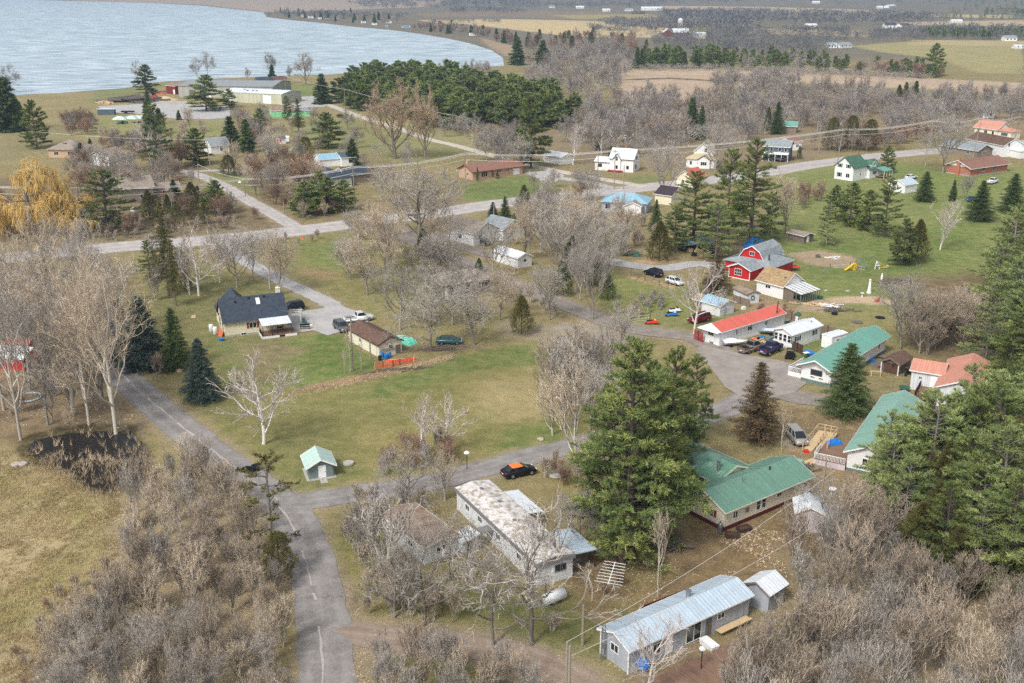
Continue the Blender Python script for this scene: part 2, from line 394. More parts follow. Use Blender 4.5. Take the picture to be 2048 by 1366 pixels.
def pip(P, poly):
    x, y = P[:, 0], P[:, 1]; ins = np.zeros(len(P), bool); n = len(poly); j = n-1
    for i in range(n):
        xi, yi = poly[i]; xj, yj = poly[j]
        c = ((yi > y) != (yj > y)) & (x < (xj-xi)*(y-yi)/(yj-yi+1e-12)+xi); ins ^= c; j = i
    return ins
def pdist(P, poly, closed=True):
    d = np.full(len(P), 1e9); n = len(poly)
    for i in range(n if closed else n-1):
        a = poly[i]; b = poly[(i+1) % n]; ab = b-a; L = (ab**2).sum()+1e-9
        t = np.clip(((P-a)@ab)/L, 0, 1); q = a+t[:, None]*ab; d = np.minimum(d, np.hypot(*(P-q).T))
    return d
def vnoise(P, scale, seed):     # cheap smooth value noise
    r = np.random.RandomState(seed); T = r.rand(256, 256); q = P/scale; i = np.floor(q).astype(int); f = q-i; f = f*f*(3-2*f)
    def t(a, b): return T[(i[:, 0]+a) & 255, (i[:, 1]+b) & 255]
    return (t(0,0)*(1-f[:,0])+t(1,0)*f[:,0])*(1-f[:,1])+(t(0,1)*(1-f[:,0])+t(1,1)*f[:,0])*f[:,1]
ROADS = [ # name, centre line px, width m, colour, material key
 ('street', [(-900,640),(-400,565),(-100,527),(0,518),(150,502),(300,489),(450,478),(600,461),(750,442),(900,422),(1000,407),(1150,390),(1300,374),(1500,350),(1620,330),(1760,312),(1860,303),(1960,294),(2120,280),(2500,255)], 11, 'pale'),
 ('trailer_track', [(660,1262),(720,1268),(800,1280),(900,1290),(1000,1302),(1080,1326),(1180,1380),(1260,1460)], 4.2, 'dirt'),
 ('park_loop', [(1530,765),(1490,800),(1420,830),(1330,860),(1200,880),(1140,895),(1050,915),(960,940),(860,965),(780,978),(700,990),(620,1002),(570,1010)], 4.8, 'asphalt'),
 ('lane', [(655,1620),(655,1480),(655,1366),(652,1300),(640,1200),(612,1100),(572,1020),(500,960),(420,900),(345,840),(275,780),(205,715),(150,655),(95,590),(40,530)], 5.3, 'asphalt'),
 ('side_road', [(600,462),(560,436),(495,400),(440,368),(385,347),(330,338)], 4.8, 'pale'),
 ('farm_track', [(645,205),(700,226),(740,240),(800,258),(855,278),(906,290),(957,304),(1009,318),(1060,331),(1128,345),(1200,358),(1290,374)], 4.5, 'gravel'),
 ('house_drive', [(452,480),(470,505),(500,528),(560,560),(620,588),(660,608),(680,628)], 4.0, 'grey'),
 ('park_road', [(735,446),(800,472),(860,497),(930,525),(1000,555),(1080,590),(1160,622),(1240,652),(1300,664),(1370,672),(1420,690),(1480,735),(1530,770),(1570,790),(1650,803),(1720,812)], 5.2, 'worn'),
 ('garage_drive', [(1050,345),(1090,352),(1130,358),(1180,366),(1230,378)], 4.5, 'grey'),
 ('barn_drive', [(1150,500),(1210,520),(1270,532),(1330,537),(1390,528),(1430,532)], 5, 'grey'),
 ('white_house_drive', [(770,455),(850,472),(900,488),(960,505),(985,515)], 4, 'worn'),
 ('left_branch', [(360,346),(400,343),(450,341),(520,346),(600,350)], 3.5, 'grey'),
]
RPX = {n: (poly_px(p), w_, k) for n, p, w_, k in ROADS}
def smooth_line(P, step):
    P = [Vector((*p, 0)) for p in P]; out = []
    for i in range(len(P)-1):
        p0 = P[max(i-1, 0)]; p1 = P[i]; p2 = P[i+1]; p3 = P[min(i+2, len(P)-1)]
        n = max(2, int((p2-p1).length/step))
        for k in range(n):
            t = k/n; out.append(.5*((2*p1)+(-p0+p2)*t+(2*p0-5*p1+4*p2-p3)*t*t+(-p0+3*p1-3*p2+p3)*t**3))
    out.append(P[-1]); return out
RLINE = {n: smooth_line(P, 1.4) for n, (P, w_, k) in RPX.items()}
def build_ground():
    ys = [48.0]
    while ys[-1] < 14000: ys.append(ys[-1]*1.0058+.06)
    ys = np.array([-60, -10, 20, 36]+ys); ny = len(ys); nx = 420
    t = np.linspace(-1, 1, nx); t = np.sign(t)*(.82*np.abs(t)+.18*np.abs(t)**3)
    Y = np.repeat(ys, nx); X = np.tile(t, ny)*(np.maximum(Y, 60)*.74+26)
    P = np.stack([X, Y], 1)
    jit = (vnoise(P, 2.5, 5)-.5)*2.2+(vnoise(P, .9, 6)-.5)*1.2      # ragged patch borders
    colr = np.tile(np.array(s2l((138,128,92))), (len(P), 1))
    for pp, c, fe in PATCH:
        mg = sum(c)/3; c = tuple(mg+(x-mg)*(.78 if c[1] > c[0] else .84) for x in c)
        q = poly_px([(a, max(b, -33)) for a, b in pp]); lo = q.min(0)-fe*2; hi = q.max(0)+fe*2
        idx = np.where((P > lo).all(1) & (P < hi).all(1))[0]
        if not len(idx): continue
        S = P[idx]; ins = pip(S, q); d = pdist(S, q); sd = np.where(ins, d, -d)+jit[idx]*min(fe, 3)*.6
        a = np.clip(sd/(fe*2)+.5, 0, 1)[:, None]; a = a*a*(3-2*a)
        colr[idx] = colr[idx]*(1-a)+np.array(s2l(c))*a
    for n, (q, w_, k) in RPX.items():        # worn shoulders beside the roads
        L = np.array([p[:2] for p in RLINE[n]]); lo = L.min(0)-12; hi = L.max(0)+12
        idx = np.where((P > lo).all(1) & (P < hi).all(1) & (P[:, 1] < 700))[0]
        d = pdist(P[idx], L[::3] if len(L) > 60 else L, False)+jit[idx]*.5
        a = (np.clip(1-(d-w_/2)/1.6, 0, 1)*.8)[:, None]
        colr[idx] = colr[idx]*(1-a)+np.array(s2l((160,146,128)))*a
    me = bpy.data.meshes.new('ground'); me.vertices.add(len(P))
    co = np.zeros((len(P), 3), np.float32); co[:, :2] = P; me.vertices.foreach_set('co', co.ravel())
    i = np.arange(ny-1)[:, None]*nx+np.arange(nx-1)[None]; f = np.stack([i, i+1, i+nx+1, i+nx], -1).reshape(-1, 4)
    me.loops.add(f.size); me.loops.foreach_set('vertex_index', f.ravel().astype(np.int32)); me.polygons.add(len(f))
    me.polygons.foreach_set('loop_start', np.arange(0, f.size, 4, dtype=np.int32)); me.update(calc_edges=True)
    ca = me.color_attributes.new('soil', 'FLOAT_COLOR', 'POINT'); cc = np.ones((len(P), 4), np.float32); cc[:, :3] = colr
    ca.data.foreach_set('color', cc.ravel())
    q = NB('ground_cover'); at = q.n('ShaderNodeAttribute', attribute_name='soil'); tc = q.n('ShaderNodeTexCoord'); co_ = tc.outputs['Object']
    n1 = q.noise(co_, .05, 4); n2 = q.noise(co_, .45, 6, .7); n3 = q.noise(co_, 3.2, 6, .75)
    mp = q.n('ShaderNodeMapping'); mp.inputs['Scale'].default_value = (.5, .8, 1); mp.inputs['Rotation'].default_value = (0, 0, .35); q.l(co_, mp.inputs[0])
    n4 = q.noise(mp.outputs[0], .6, 5, .7)
    col = q.mix(q.ramp(n2, [(.38, 0), (.7, .4)]), at.outputs['Color'], s2l((176,158,110)), 'MIX')
    col = q.mix(q.ramp(n2, [(.28, .36), (.55, 0)]), col, s2l((96,98,60)), 'MIX')
    col = q.mix(q.ramp(n4, [(.45, 0), (.8, .45)]), col, s2l((172,154,112)))
    col = q.mix(1.0, col, q.ramp(n3, [(.25, .62), (.5, .98), (.75, 1.3)]), 'MULTIPLY')
    n5 = q.noise(co_, 11, 3, .7); col = q.mix(1.0, col, q.ramp(n5, [(.3, .72), (.7, 1.24)]), 'MULTIPLY')
    n6 = q.noise(co_, 1.1, 5, .75); col = q.mix(q.ramp(n6, [(.52, 0), (.7, .35)]), col, s2l((130,114,94)))
    col = q.mix(1.0, col, q.ramp(n1, [(.3, .88), (.7, 1.1)]), 'MULTIPLY')
    q.l(col, q.b.inputs['Base Color']); q.b.inputs['Roughness'].default_value = .95; q.b.inputs['Specular IOR Level'].default_value = .1
    q.bump(q.math('ADD', n3, q.math('MULTIPLY', n2, 1.5)), .55, .25)
    return tag(link_mesh('ground', me, q.m), kind='structure')
build_ground()
# ------------------------------------------------------------------ lake, pond
def flat(name, pp, z, m, px=True):
    q = [G(*p) for p in pp] if px else [Vector((*p, 0)) for p in pp]
    tris = tessellate_polygon([q]); me = bpy.data.meshes.new(name)
    me.from_pydata([(p.x, p.y, z) for p in q], [], [tuple(t) if (q[t[1]]-q[t[0]]).cross(q[t[2]]-q[t[0]]).z > 0 else tuple(t[::-1]) for t in tris])
    return tag(link_mesh(name, me, m), kind='structure')
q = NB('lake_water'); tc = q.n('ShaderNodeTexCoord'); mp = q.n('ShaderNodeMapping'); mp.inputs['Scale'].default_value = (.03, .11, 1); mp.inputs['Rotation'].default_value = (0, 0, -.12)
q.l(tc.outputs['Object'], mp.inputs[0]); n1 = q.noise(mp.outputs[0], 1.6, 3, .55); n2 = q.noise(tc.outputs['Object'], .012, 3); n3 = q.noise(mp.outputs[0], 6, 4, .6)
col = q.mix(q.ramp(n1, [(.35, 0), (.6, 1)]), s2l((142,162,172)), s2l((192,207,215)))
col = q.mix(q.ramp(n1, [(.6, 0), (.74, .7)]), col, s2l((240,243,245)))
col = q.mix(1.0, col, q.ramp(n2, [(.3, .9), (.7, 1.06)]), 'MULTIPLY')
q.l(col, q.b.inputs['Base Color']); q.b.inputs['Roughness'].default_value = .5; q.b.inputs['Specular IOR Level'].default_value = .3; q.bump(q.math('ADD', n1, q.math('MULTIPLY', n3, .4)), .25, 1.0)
LAKE_M = q.m
LAKE = [(-2600,232),(-900,208),(-300,197),(0,193),(60,189),(110,187),(190,181),(250,177),(310,165),(420,158),(560,152),(650,150),(760,144),(880,138),(1008,132),(1006,116),(984,101),(940,87),(900,78),(840,68),(780,60),(700,53),(650,47),(560,38),(533,34),(527,25),(400,11),(300,6),(150,2),(0,-2),(-600,-8),(-2600,-14)]
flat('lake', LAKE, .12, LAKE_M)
q = NB('pond_water'); tc = q.n('ShaderNodeTexCoord'); q.b.inputs['Roughness'].default_value = .35; n1 = q.noise(tc.outputs['Object'], 1.5, 4)
q.l(q.mix(n1, s2l((14,13,13)), s2l((34,31,29))), q.b.inputs['Base Color'])
flat('pond_water', [(52,905),(70,880),(130,868),(200,862),(262,868),(288,905),(280,940),(250,965),(215,985),(180,972),(140,940),(90,925)], .02, q.m)
# ------------------------------------------------------------------ roads
def road_mat(name, rgb, rgb2, tracks=.3, crack=True):
    q = NB(name); tc = q.n('ShaderNodeTexCoord'); co = tc.outputs['Object']
    sep = q.n('ShaderNodeSeparateXYZ'); q.l(tc.outputs['UV'], sep.inputs[0])
    n1 = q.noise(co, .35, 6, .7); n2 = q.noise(co, 5, 5, .7)
    col = q.mix(q.ramp(n1, [(.35, 0), (.65, 1)]), s2l(rgb), s2l(rgb2))
    across = q.math('ABSOLUTE', sep.outputs[0])         # 0 centre .. 1 edge
    tr = q.ramp(across, [(0, 1.12), (.14, .95), (.42, .9), (.6, 1.08), (.85, 1.0), (1, .9)])
    col = q.mix(tracks*2, col, tr, 'MULTIPLY') if tracks else col
    if crack:
        n3 = q.noise(co, .18, 8, .8)
        col = q.mix(q.math('MULTIPLY', q.ramp(n3, [(.488, 0), (.5, .4), (.512, 0)]), 1.0), col, s2l((196,189,184)))
    col = q.mix(1.0, col, q.ramp(n2, [(.3, .86), (.7, 1.12)]), 'MULTIPLY')
    q.l(col, q.b.inputs['Base Color']); q.b.inputs['Roughness'].default_value = .9; q.b.inputs['Specular IOR Level'].default_value = .2; q.bump(n2, .3, .03)
    return q.m
RM = {'pale': road_mat('pale_asphalt', (166,160,156), (192,186,181)), 'asphalt': road_mat('grey_asphalt', (126,122,119), (154,149,145), .45),
      'worn': road_mat('worn_asphalt', (124,116,108), (150,141,132)), 'gravel': road_mat('pale_gravel', (186,176,160), (204,196,182), .2, False),
      'grey': road_mat('grey_gravel', (162,160,158), (184,182,180), .15, False), 'dirt': road_mat('dirt_track', (138,122,108), (160,144,130), .4, False)}
rng = random.Random(3)
def strip(name, line, wd, z, m, ragged=.22):
    vs = []; fs = []; uv = []; dist = 0; n = len(line)
    for i, p in enumerate(line):
        d = (line[min(i+1, n-1)]-line[max(i-1, 0)]).normalized(); r = Vector((d.y, -d.x, 0))
        if i: dist += (p-line[i-1]).length
        for k in range(-3, 4):
            jitt = rng.uniform(-ragged, ragged) if abs(k) == 3 else 0
            qv = p+r*(wd/2*k/3+jitt*(1 if k > 0 else -1)); vs.append((qv.x, qv.y, z+.012*(3-abs(k)))); uv.append((k/3, dist))
    for i in range(n-1):
        for k in range(6): a = i*7+k; fs.append((a, a+7, a+8, a+1))
    me = bpy.data.meshes.new(name); me.from_pydata(vs, [], fs); ul = me.uv_layers.new(name='UVMap').data
    for lp in me.loops: ul[lp.index].uv = uv[lp.vertex_index]
    if me.polygons[0].normal.z < 0: me.flip_normals()
    return tag(link_mesh(name, me, m), kind='structure')
for i, (n, p, wd, k) in enumerate(ROADS):
    strip(n, RLINE[n], wd, .03+.006*i, RM[k])
# painted centre seam patches and repairs on the lane
pm = mat('road_patch', (178,171,166), .9, var=.12, scale=3)
cl = RLINE['lane']; seam = MB(); LZ = .03+.006*[r_[0] for r_ in ROADS].index('lane')+.045
wv = [rng.uniform(.04, .2) for _ in cl]; of = [rng.uniform(-.12, .12) for _ in cl]
for i in range(len(cl)-1):
    if cl[i].y < 60 or cl[i].y > 185 or rng.random() < .12: continue
    d = (cl[i+1]-cl[i]).normalized(); r = Vector((d.y, -d.x, 0)); oo = -.45 if cl[i].y < 120 else .1; z = LZ
    if rng.random() < .2: continue
    a = cl[i]+r*(oo+of[i]); b = cl[i+1]+r*(oo+of[i+1]); w1, w2 = wv[i], wv[i+1]
    seam.poly([(a-r*w1)[:2]+(z,), (b-r*w2)[:2]+(z,), (b+r*w2)[:2]+(z,), (a+r*w1)[:2]+(z,)])
so = seam.build('road_seam', pm); tag(so, kind='structure')
if so.data.polygons[0].normal.z < 0: so.data.flip_normals()
# gravel yards and slabs
flat('gravel_yard', [(1400,690),(1450,702),(1500,712),(1560,722),(1600,735),(1612,768),(1590,785),(1530,800),(1490,800),(1450,775),(1420,735),(1390,705)], .11, road_mat('yard_gravel', (140,132,125), (164,156,148), 0, False))
flat('warehouse_yard', [(196,213),(300,207),(420,208),(460,214),(460,236),(420,239),(350,238),(300,230),(210,224)], .1, RM['grey'])
flat('warehouse_apron', [(560,195),(640,192),(660,206),(650,214),(560,218)], .1, RM['grey'])
flat('car_park', [(612,622),(680,612),(740,632),(735,648),(690,662),(655,672),(628,662),(585,652),(570,632)], .105, RM['grey'])
flat('patio', [(573,651),(630,644),(640,655),(628,662),(582,668)], .116, M('concrete'))
flat('house_forecourt', [(1050,346),(1110,340),(1130,352),(1110,366),(1080,362)], .1, RM['grey'])

# ------------------------------------------------------------------ haze
hz = MB(); hz.box(-9000, 9000, -200, 13500, -1.0, 90); q = NB('haze_air'); q.t.nodes.remove(q.b)
vp = q.n('ShaderNodeVolumePrincipled'); vp.inputs['Color'].default_value = (.52, .72, 1.0, 1); vp.inputs['Density'].default_value = 1.4e-4; vp.inputs['Anisotropy'].default_value = .2
q.l(vp.outputs[0], q.t.nodes['Material Output'].inputs['Volume']); MATS[('haze_air',)] = q.m
tag(hz.build('haze', q.m), 'pale haze lying over the far farmland', 'haze', kind='stuff')
# ------------------------------------------------------------------ trees
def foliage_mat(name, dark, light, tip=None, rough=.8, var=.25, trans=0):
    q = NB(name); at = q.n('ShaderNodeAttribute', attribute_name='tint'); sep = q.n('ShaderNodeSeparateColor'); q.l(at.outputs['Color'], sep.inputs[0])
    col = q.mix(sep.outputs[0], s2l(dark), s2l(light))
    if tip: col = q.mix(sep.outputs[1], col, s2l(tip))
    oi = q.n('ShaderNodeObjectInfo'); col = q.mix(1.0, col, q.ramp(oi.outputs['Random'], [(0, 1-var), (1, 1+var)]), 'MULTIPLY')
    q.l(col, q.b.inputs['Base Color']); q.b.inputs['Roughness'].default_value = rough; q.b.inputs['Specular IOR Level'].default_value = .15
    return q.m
TM = {
 'bark': foliage_mat('bark_grey', (100,94,86), (160,152,142)),
 'bark_dark': foliage_mat('bark_dark', (74,66,60), (108,98,90)),
 'bark_pale': foliage_mat('bark_pale', (142,136,126), (214,206,194)),
 'bark_birch': foliage_mat('bark_birch', (196,186,178), (232,226,220), var=.1),
 'twig_grey': foliage_mat('twig_grey', (120,113,105), (202,194,184)),
 'twig_far': foliage_mat('twig_far', (110,105,100), (186,178,171)),
 'twig_far2': foliage_mat('twig_far2', (114,104,93), (186,172,158)),
 'twig_tan': foliage_mat('twig_tan', (140,125,106), (219,203,180)),
 'twig_brown': foliage_mat('twig_brown', (122,109,95), (204,187,167)),
 'twig_red': foliage_mat('twig_red', (114,92,76), (178,150,130)),
 'twig_gold': foliage_mat('twig_gold', (198,168,108), (236,206,144), (240,200,110)),
 'twig_vase': foliage_mat('twig_vase', (160,140,116), (208,186,158)),
 'twig_birch': foliage_mat('twig_birch', (170,156,148), (216,206,198), var=.1),
 'far_twig': foliage_mat('far_twig', (84,85,86), (136,134,131)),
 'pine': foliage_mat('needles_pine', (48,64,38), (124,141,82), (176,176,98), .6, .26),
 'palepine': foliage_mat('needles_pale', (78,94,58), (150,164,104), (186,186,120), .6, .15),
 'pine_grove': foliage_mat('needles_grove', (68,86,50), (132,148,86), (158,164,98), .7, .22),
 'spruce': foliage_mat('needles_spruce', (44,60,36), (106,124,72), (132,142,84), .6, .22),
 'bluespruce': foliage_mat('needles_bluespruce', (54,70,62), (104,122,108), None, .6, .12),
 'cedar': foliage_mat('needles_cedar', (66,68,40), (120,116,66), (144,128,74), .7, .2),
 'browncone': foliage_mat('needles_brown', (74,62,44), (122,104,76), None, .8, .15),
 'reed': foliage_mat('dry_reed', (160,138,110), (222,202,170)),
 'drygrass': foliage_mat('dry_grass', (160,144,104), (206,186,142)),
}
class TB:      # triangle / quad soup with a tint per vertex
    def __init__(s): s.V = []; s.F = []; s.T = []; s.n = 0
    def add(s, V, F, T):
        s.V.append(np.asarray(V, np.float32)); s.F.append(np.asarray(F, np.int32)+s.n); s.T.append(np.asarray(T, np.float32)); s.n += len(V)
    def mesh(s, name):
        V = np.concatenate(s.V); T = np.concatenate(s.T); me = bpy.data.meshes.new(name)
        me.vertices.add(len(V)); me.vertices.foreach_set('co', V.ravel())
        li = np.concatenate([f.ravel() for f in s.F]); sz = np.concatenate([np.full(len(f), f.shape[1], np.int32) for f in s.F])
        me.loops.add(len(li)); me.loops.foreach_set('vertex_index', li.astype(np.int32)); me.polygons.add(len(sz))
        me.polygons.foreach_set('loop_start', (np.cumsum(sz)-sz).astype(np.int32)); me.update(calc_edges=True)
        ca = me.color_attributes.new('tint', 'FLOAT_COLOR', 'POINT'); c = np.ones((len(V), 4), np.float32); c[:, :T.shape[1]] = T
        ca.data.foreach_set('color', c.ravel()); return me
def t_tube(tb, pts, rad, n, tint):
    pts = np.asarray(pts, float); m = len(pts); d = np.gradient(pts, axis=0); d /= np.linalg.norm(d, axis=1)[:, None]+1e-9
    up = np.tile([0.37, .93, .1], (m, 1)); a = np.cross(d, up); a /= np.linalg.norm(a, axis=1)[:, None]+1e-9; b = np.cross(d, a)
    t = np.arange(n)*2*math.pi/n; V = pts[:, None]+(a[:, None]*np.cos(t)[None, :, None]+b[:, None]*np.sin(t)[None, :, None])*np.asarray(rad)[:, None, None]
    i = np.arange(m-1)[:, None]*n; k = np.arange(n)[None]; F = np.stack([i+k, i+(k+1) % n, i+n+(k+1) % n, i+n+k], -1).reshape(-1, 4)
    T = np.full((m*n, 2), 0.); T[:, 0] = tint; tb.add(V.reshape(-1, 3), F, T)
def nrm(v): return v/(np.linalg.norm(v, axis=-1, keepdims=True)+1e-9)
def blades(tb, C, D, L, W, tint, rs):       # thin triangles from C along D
    n = len(C); side = nrm(np.cross(D, rs.randn(n, 3)))*(np.asarray(W).reshape(-1, 1)/2)
    V = np.empty((n, 3, 3)); V[:, 0] = C-side; V[:, 1] = C+side; V[:, 2] = C+D*np.asarray(L).reshape(-1, 1)
    T = np.repeat(tint, 3, axis=0); tb.add(V.reshape(-1, 3), np.arange(n*3).reshape(-1, 3), T)
def bare_tree(seed, H, spread=.5, fork=.3, limbs=6, up=.35, lev=4, tr=None, kids=(5,5,5), twig=(.9, .022), ntw=5, droop=0., wig=.12, stems=1, lean=0, ang0=None, rmin=.016, tl=1):
    """trunk+limbs mesh, twig crown mesh"""
    rs = np.random.RandomState(seed); TR = TB(); CR = TB(); tr = tr or H*.016; tw = [[], [], [], []]
    def grow(p, d, L, r, lv):
        m = 5 if lv < 2 else 4; pts = [p]; dd = d.copy()
        for i in range(m):
            dd = nrm(dd+rs.randn(3)*wig*(.45 if lv == 0 else 1+lv*.3)+np.array([0, 0, up*.18*(1 if lv < 3 else .6)-droop*.12*lv])); pts.append(pts[-1]+dd*L/m)
        pts = np.array(pts); tt = np.linspace(0, 1, m+1); rad = r*(1-.62*tt) if lv else r*(1-.4*tt)
        if lv <= tl: t_tube(TR, pts, np.maximum(rad, rmin), 6 if lv == 0 else 4 if lv == 1 else 3, rs.uniform(.2, .8))
        else: t_tube(CR, pts, np.maximum(rad, rmin), 3, rs.uniform(.1, .9))
        if lv >= lev:
            k = ntw; ti = rs.uniform(.1, 1, k); idx = ti*m; i0 = np.minimum(idx.astype(int), m-1); fr = (idx-i0)[:, None]
            C = pts[i0]*(1-fr)+pts[i0+1]*fr; D = nrm(dd[None]*.8+rs.randn(k, 3)*.55+np.array([0, 0, .25-droop]))
            tw[0].append(C); tw[1].append(D); tw[2].append(rs.uniform(.5, 1.2, k)*twig[0]); tw[3].append(np.stack([rs.rand(k), rs.rand(k)], 1)); return
        nk = kids[min(lv-1, len(kids)-1)] if lv else limbs
        for j in range(nk):
            t = (fork+(1-fork)*(j+rs.uniform(.2, .9))/nk) if lv == 0 else rs.uniform(.25, 1) if j else 1.
            t = min(t, 1.); idx = t*m; i0 = min(int(idx), m-1); q = pts[i0]+(pts[i0+1]-pts[i0])*(idx-i0); dl = nrm(pts[i0+1]-pts[i0])
            az = (j*2.4+rs.uniform(-.5, .5)) if lv == 0 else rs.uniform(0, 6.28)
            e1 = nrm(np.cross(dl, [.3, .8, .5])); e2 = np.cross(dl, e1); out = e1*math.cos(az)+e2*math.sin(az)
            an = (ang0 if (ang0 is not None and lv == 0) else spread)*rs.uniform(.75, 1.25)*(1. if lv == 0 else .95)
            nd = nrm(dl*math.cos(an)+out*math.sin(an)); Lc = L*(rs.uniform(.5, .72) if lv else (H-q[2])/H*1.0+.12 if False else rs.uniform(.5, .68)*(1.15-.45*t))
            grow(q, nd, Lc, r*(.62 if lv == 0 else .55)*(1.1-.4*t), lv+1)
        if lv == 0: grow(pts[-1], nrm(dd+rs.randn(3)*.2), L*.5, r*.5, 1)
    for s_ in range(stems):
        a = s_*2.4+rs.rand(); ln = .0 if stems == 1 else .28
        d = nrm(np.array([math.cos(a)*ln+lean, math.sin(a)*ln, 1])); grow(np.array([math.cos(a)*.15*(stems > 1), math.sin(a)*.15*(stems > 1), -.15]), d, H*.62*(1 if stems == 1 else rs.uniform(.8, 1.05)), tr*(1 if stems == 1 else .7), 0)
    C = np.concatenate(tw[0]); D = np.concatenate(tw[1]); Ls = np.concatenate(tw[2]); T = np.concatenate(tw[3])
    blades(CR, C, D, Ls, np.full(len(C), twig[1]), T, rs)
    # side twiglets on twigs
    C2 = C+D*Ls[:, None]*.45; blades(CR, C2, nrm(D+rs.randn(*D.shape)*.6), Ls*.6, np.full(len(C), twig[1]*.8), T, rs)
    if droop > .3:
        C3 = np.repeat(C+D*Ls[:, None]*.6, 2, 0); D3 = nrm(np.tile([0, 0, -1.], (len(C3), 1))+rs.randn(len(C3), 3)*.22)
        blades(CR, C3, D3, rs.uniform(1.2, 2.8, len(C3)), np.full(len(C3), twig[1]*1.3), np.repeat(T, 2, 0), rs)
    zmax = max(V[:, 2].max() for V in CR.V); k = H/zmax
    for t in (TR, CR): t.V = [V*k for V in t.V]
    return TR, CR
def tufts(tb, C, D, L, W, per, rs, spreadv=.8, ybias=0, tv=None):
    n = len(C); CC = np.repeat(C, per, 0)+rs.randn(n*per, 3)*L*.12; DD = nrm(np.repeat(D, per, 0)+rs.randn(n*per, 3)*spreadv)
    v = np.clip(rs.beta(2, 2, n)+ybias, 0, 1); y = np.clip(rs.rand(n)*1.5-.9, 0, 1)
    if tv is not None: v = np.clip(tv[:, 0]*.75+v*.3, 0, 1); y = np.clip(tv[:, 1]+y*.3, 0, 1)
    T = np.stack([np.repeat(v, per)*rs.uniform(.75, 1.25, n*per), np.repeat(y, per)*rs.rand(n*per)], 1)
    blades(tb, CC, DD, rs.uniform(.6, 1.2, n*per)*L, np.full(n*per, W), T, rs)
def pine_tree(seed, H, R, base=.2, nb=60, per=9, tl=.42, tw_=.085, sub=7, flat=.35, power=.6, gaps=.15):
    rs = np.random.RandomState(seed); TR = TB(); CR = TB(); bend = rs.randn(2)*H*.012
    zs = np.linspace(-.15, H*.97, 9); pts = np.stack([bend[0]*np.sin(zs/H*2), bend[1]*np.sin(zs/H*2.5), zs], 1)
    t_tube(TR, pts, H*.017*(1-.85*zs/H)+.02, 8, .5)
    tC = []; tD = []; tV = []
    for i in range(nb):
        bv = rs.beta(2, 2); by = max(0, rs.uniform(-.5, .9))
        f = (i+rs.rand())/nb; z = H*(base+(1-base)*f**.9); 
        if rs.rand() < gaps*(1-f): continue
        prof = (1-f)**power*(.55+.45*min(1, f*5)); L = max(.5, R*prof*rs.uniform(.6, 1.12)+.3)
        az = rs.uniform(0, 6.28); el = .05+.75*f**2+rs.uniform(-.1, .15); d = np.array([math.cos(az)*math.cos(el), math.sin(az)*math.cos(el), math.sin(el)])
        p0 = np.array([np.interp(z, zs, pts[:, 0]), np.interp(z, zs, pts[:, 1]), z]); m = 5; P = [p0]; dd = d.copy()
        for k in range(m): dd = nrm(dd+np.array([0, 0, -.06+.1*k/m])+rs.randn(3)*.06); P.append(P[-1]+dd*L/m)
        P = np.array(P); t_tube(CR if False else TR, P, np.linspace(.05+L*.012, .015, m+1), 3, .4)
        for s_ in range(max(3, int(sub*L/R*1.3)+2)):
            t = rs.uniform(.3, 1.); j = min(int(t*m), m-1); q = P[j]+(P[j+1]-P[j])*(t*m-j); dl = nrm(P[j+1]-P[j])
            sd = nrm(np.cross(dl, [0, 0, 1]))*rs.choice([-1, 1]); ds = nrm(dl*.7+sd*rs.uniform(.3, 1)+np.array([0, 0, rs.uniform(0, .25)])); Ls = L*.32*rs.uniform(.5, 1.1)*(1.15-.5*t)
            k = max(2, int(Ls/.28)+1); tt = np.linspace(.25, 1, k)[:, None]; c = q+ds*Ls*tt; c[:, 2] += rs.randn(k)*.07
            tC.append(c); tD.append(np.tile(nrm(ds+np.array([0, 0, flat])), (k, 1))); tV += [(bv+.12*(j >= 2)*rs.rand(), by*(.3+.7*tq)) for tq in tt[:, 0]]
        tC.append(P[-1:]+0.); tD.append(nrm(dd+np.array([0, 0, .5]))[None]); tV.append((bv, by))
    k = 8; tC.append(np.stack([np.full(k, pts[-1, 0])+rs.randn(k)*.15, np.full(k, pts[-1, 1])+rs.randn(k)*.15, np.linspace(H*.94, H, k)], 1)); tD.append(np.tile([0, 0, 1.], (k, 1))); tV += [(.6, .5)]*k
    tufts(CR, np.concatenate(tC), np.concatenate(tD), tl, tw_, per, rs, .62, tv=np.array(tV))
    return TR, CR
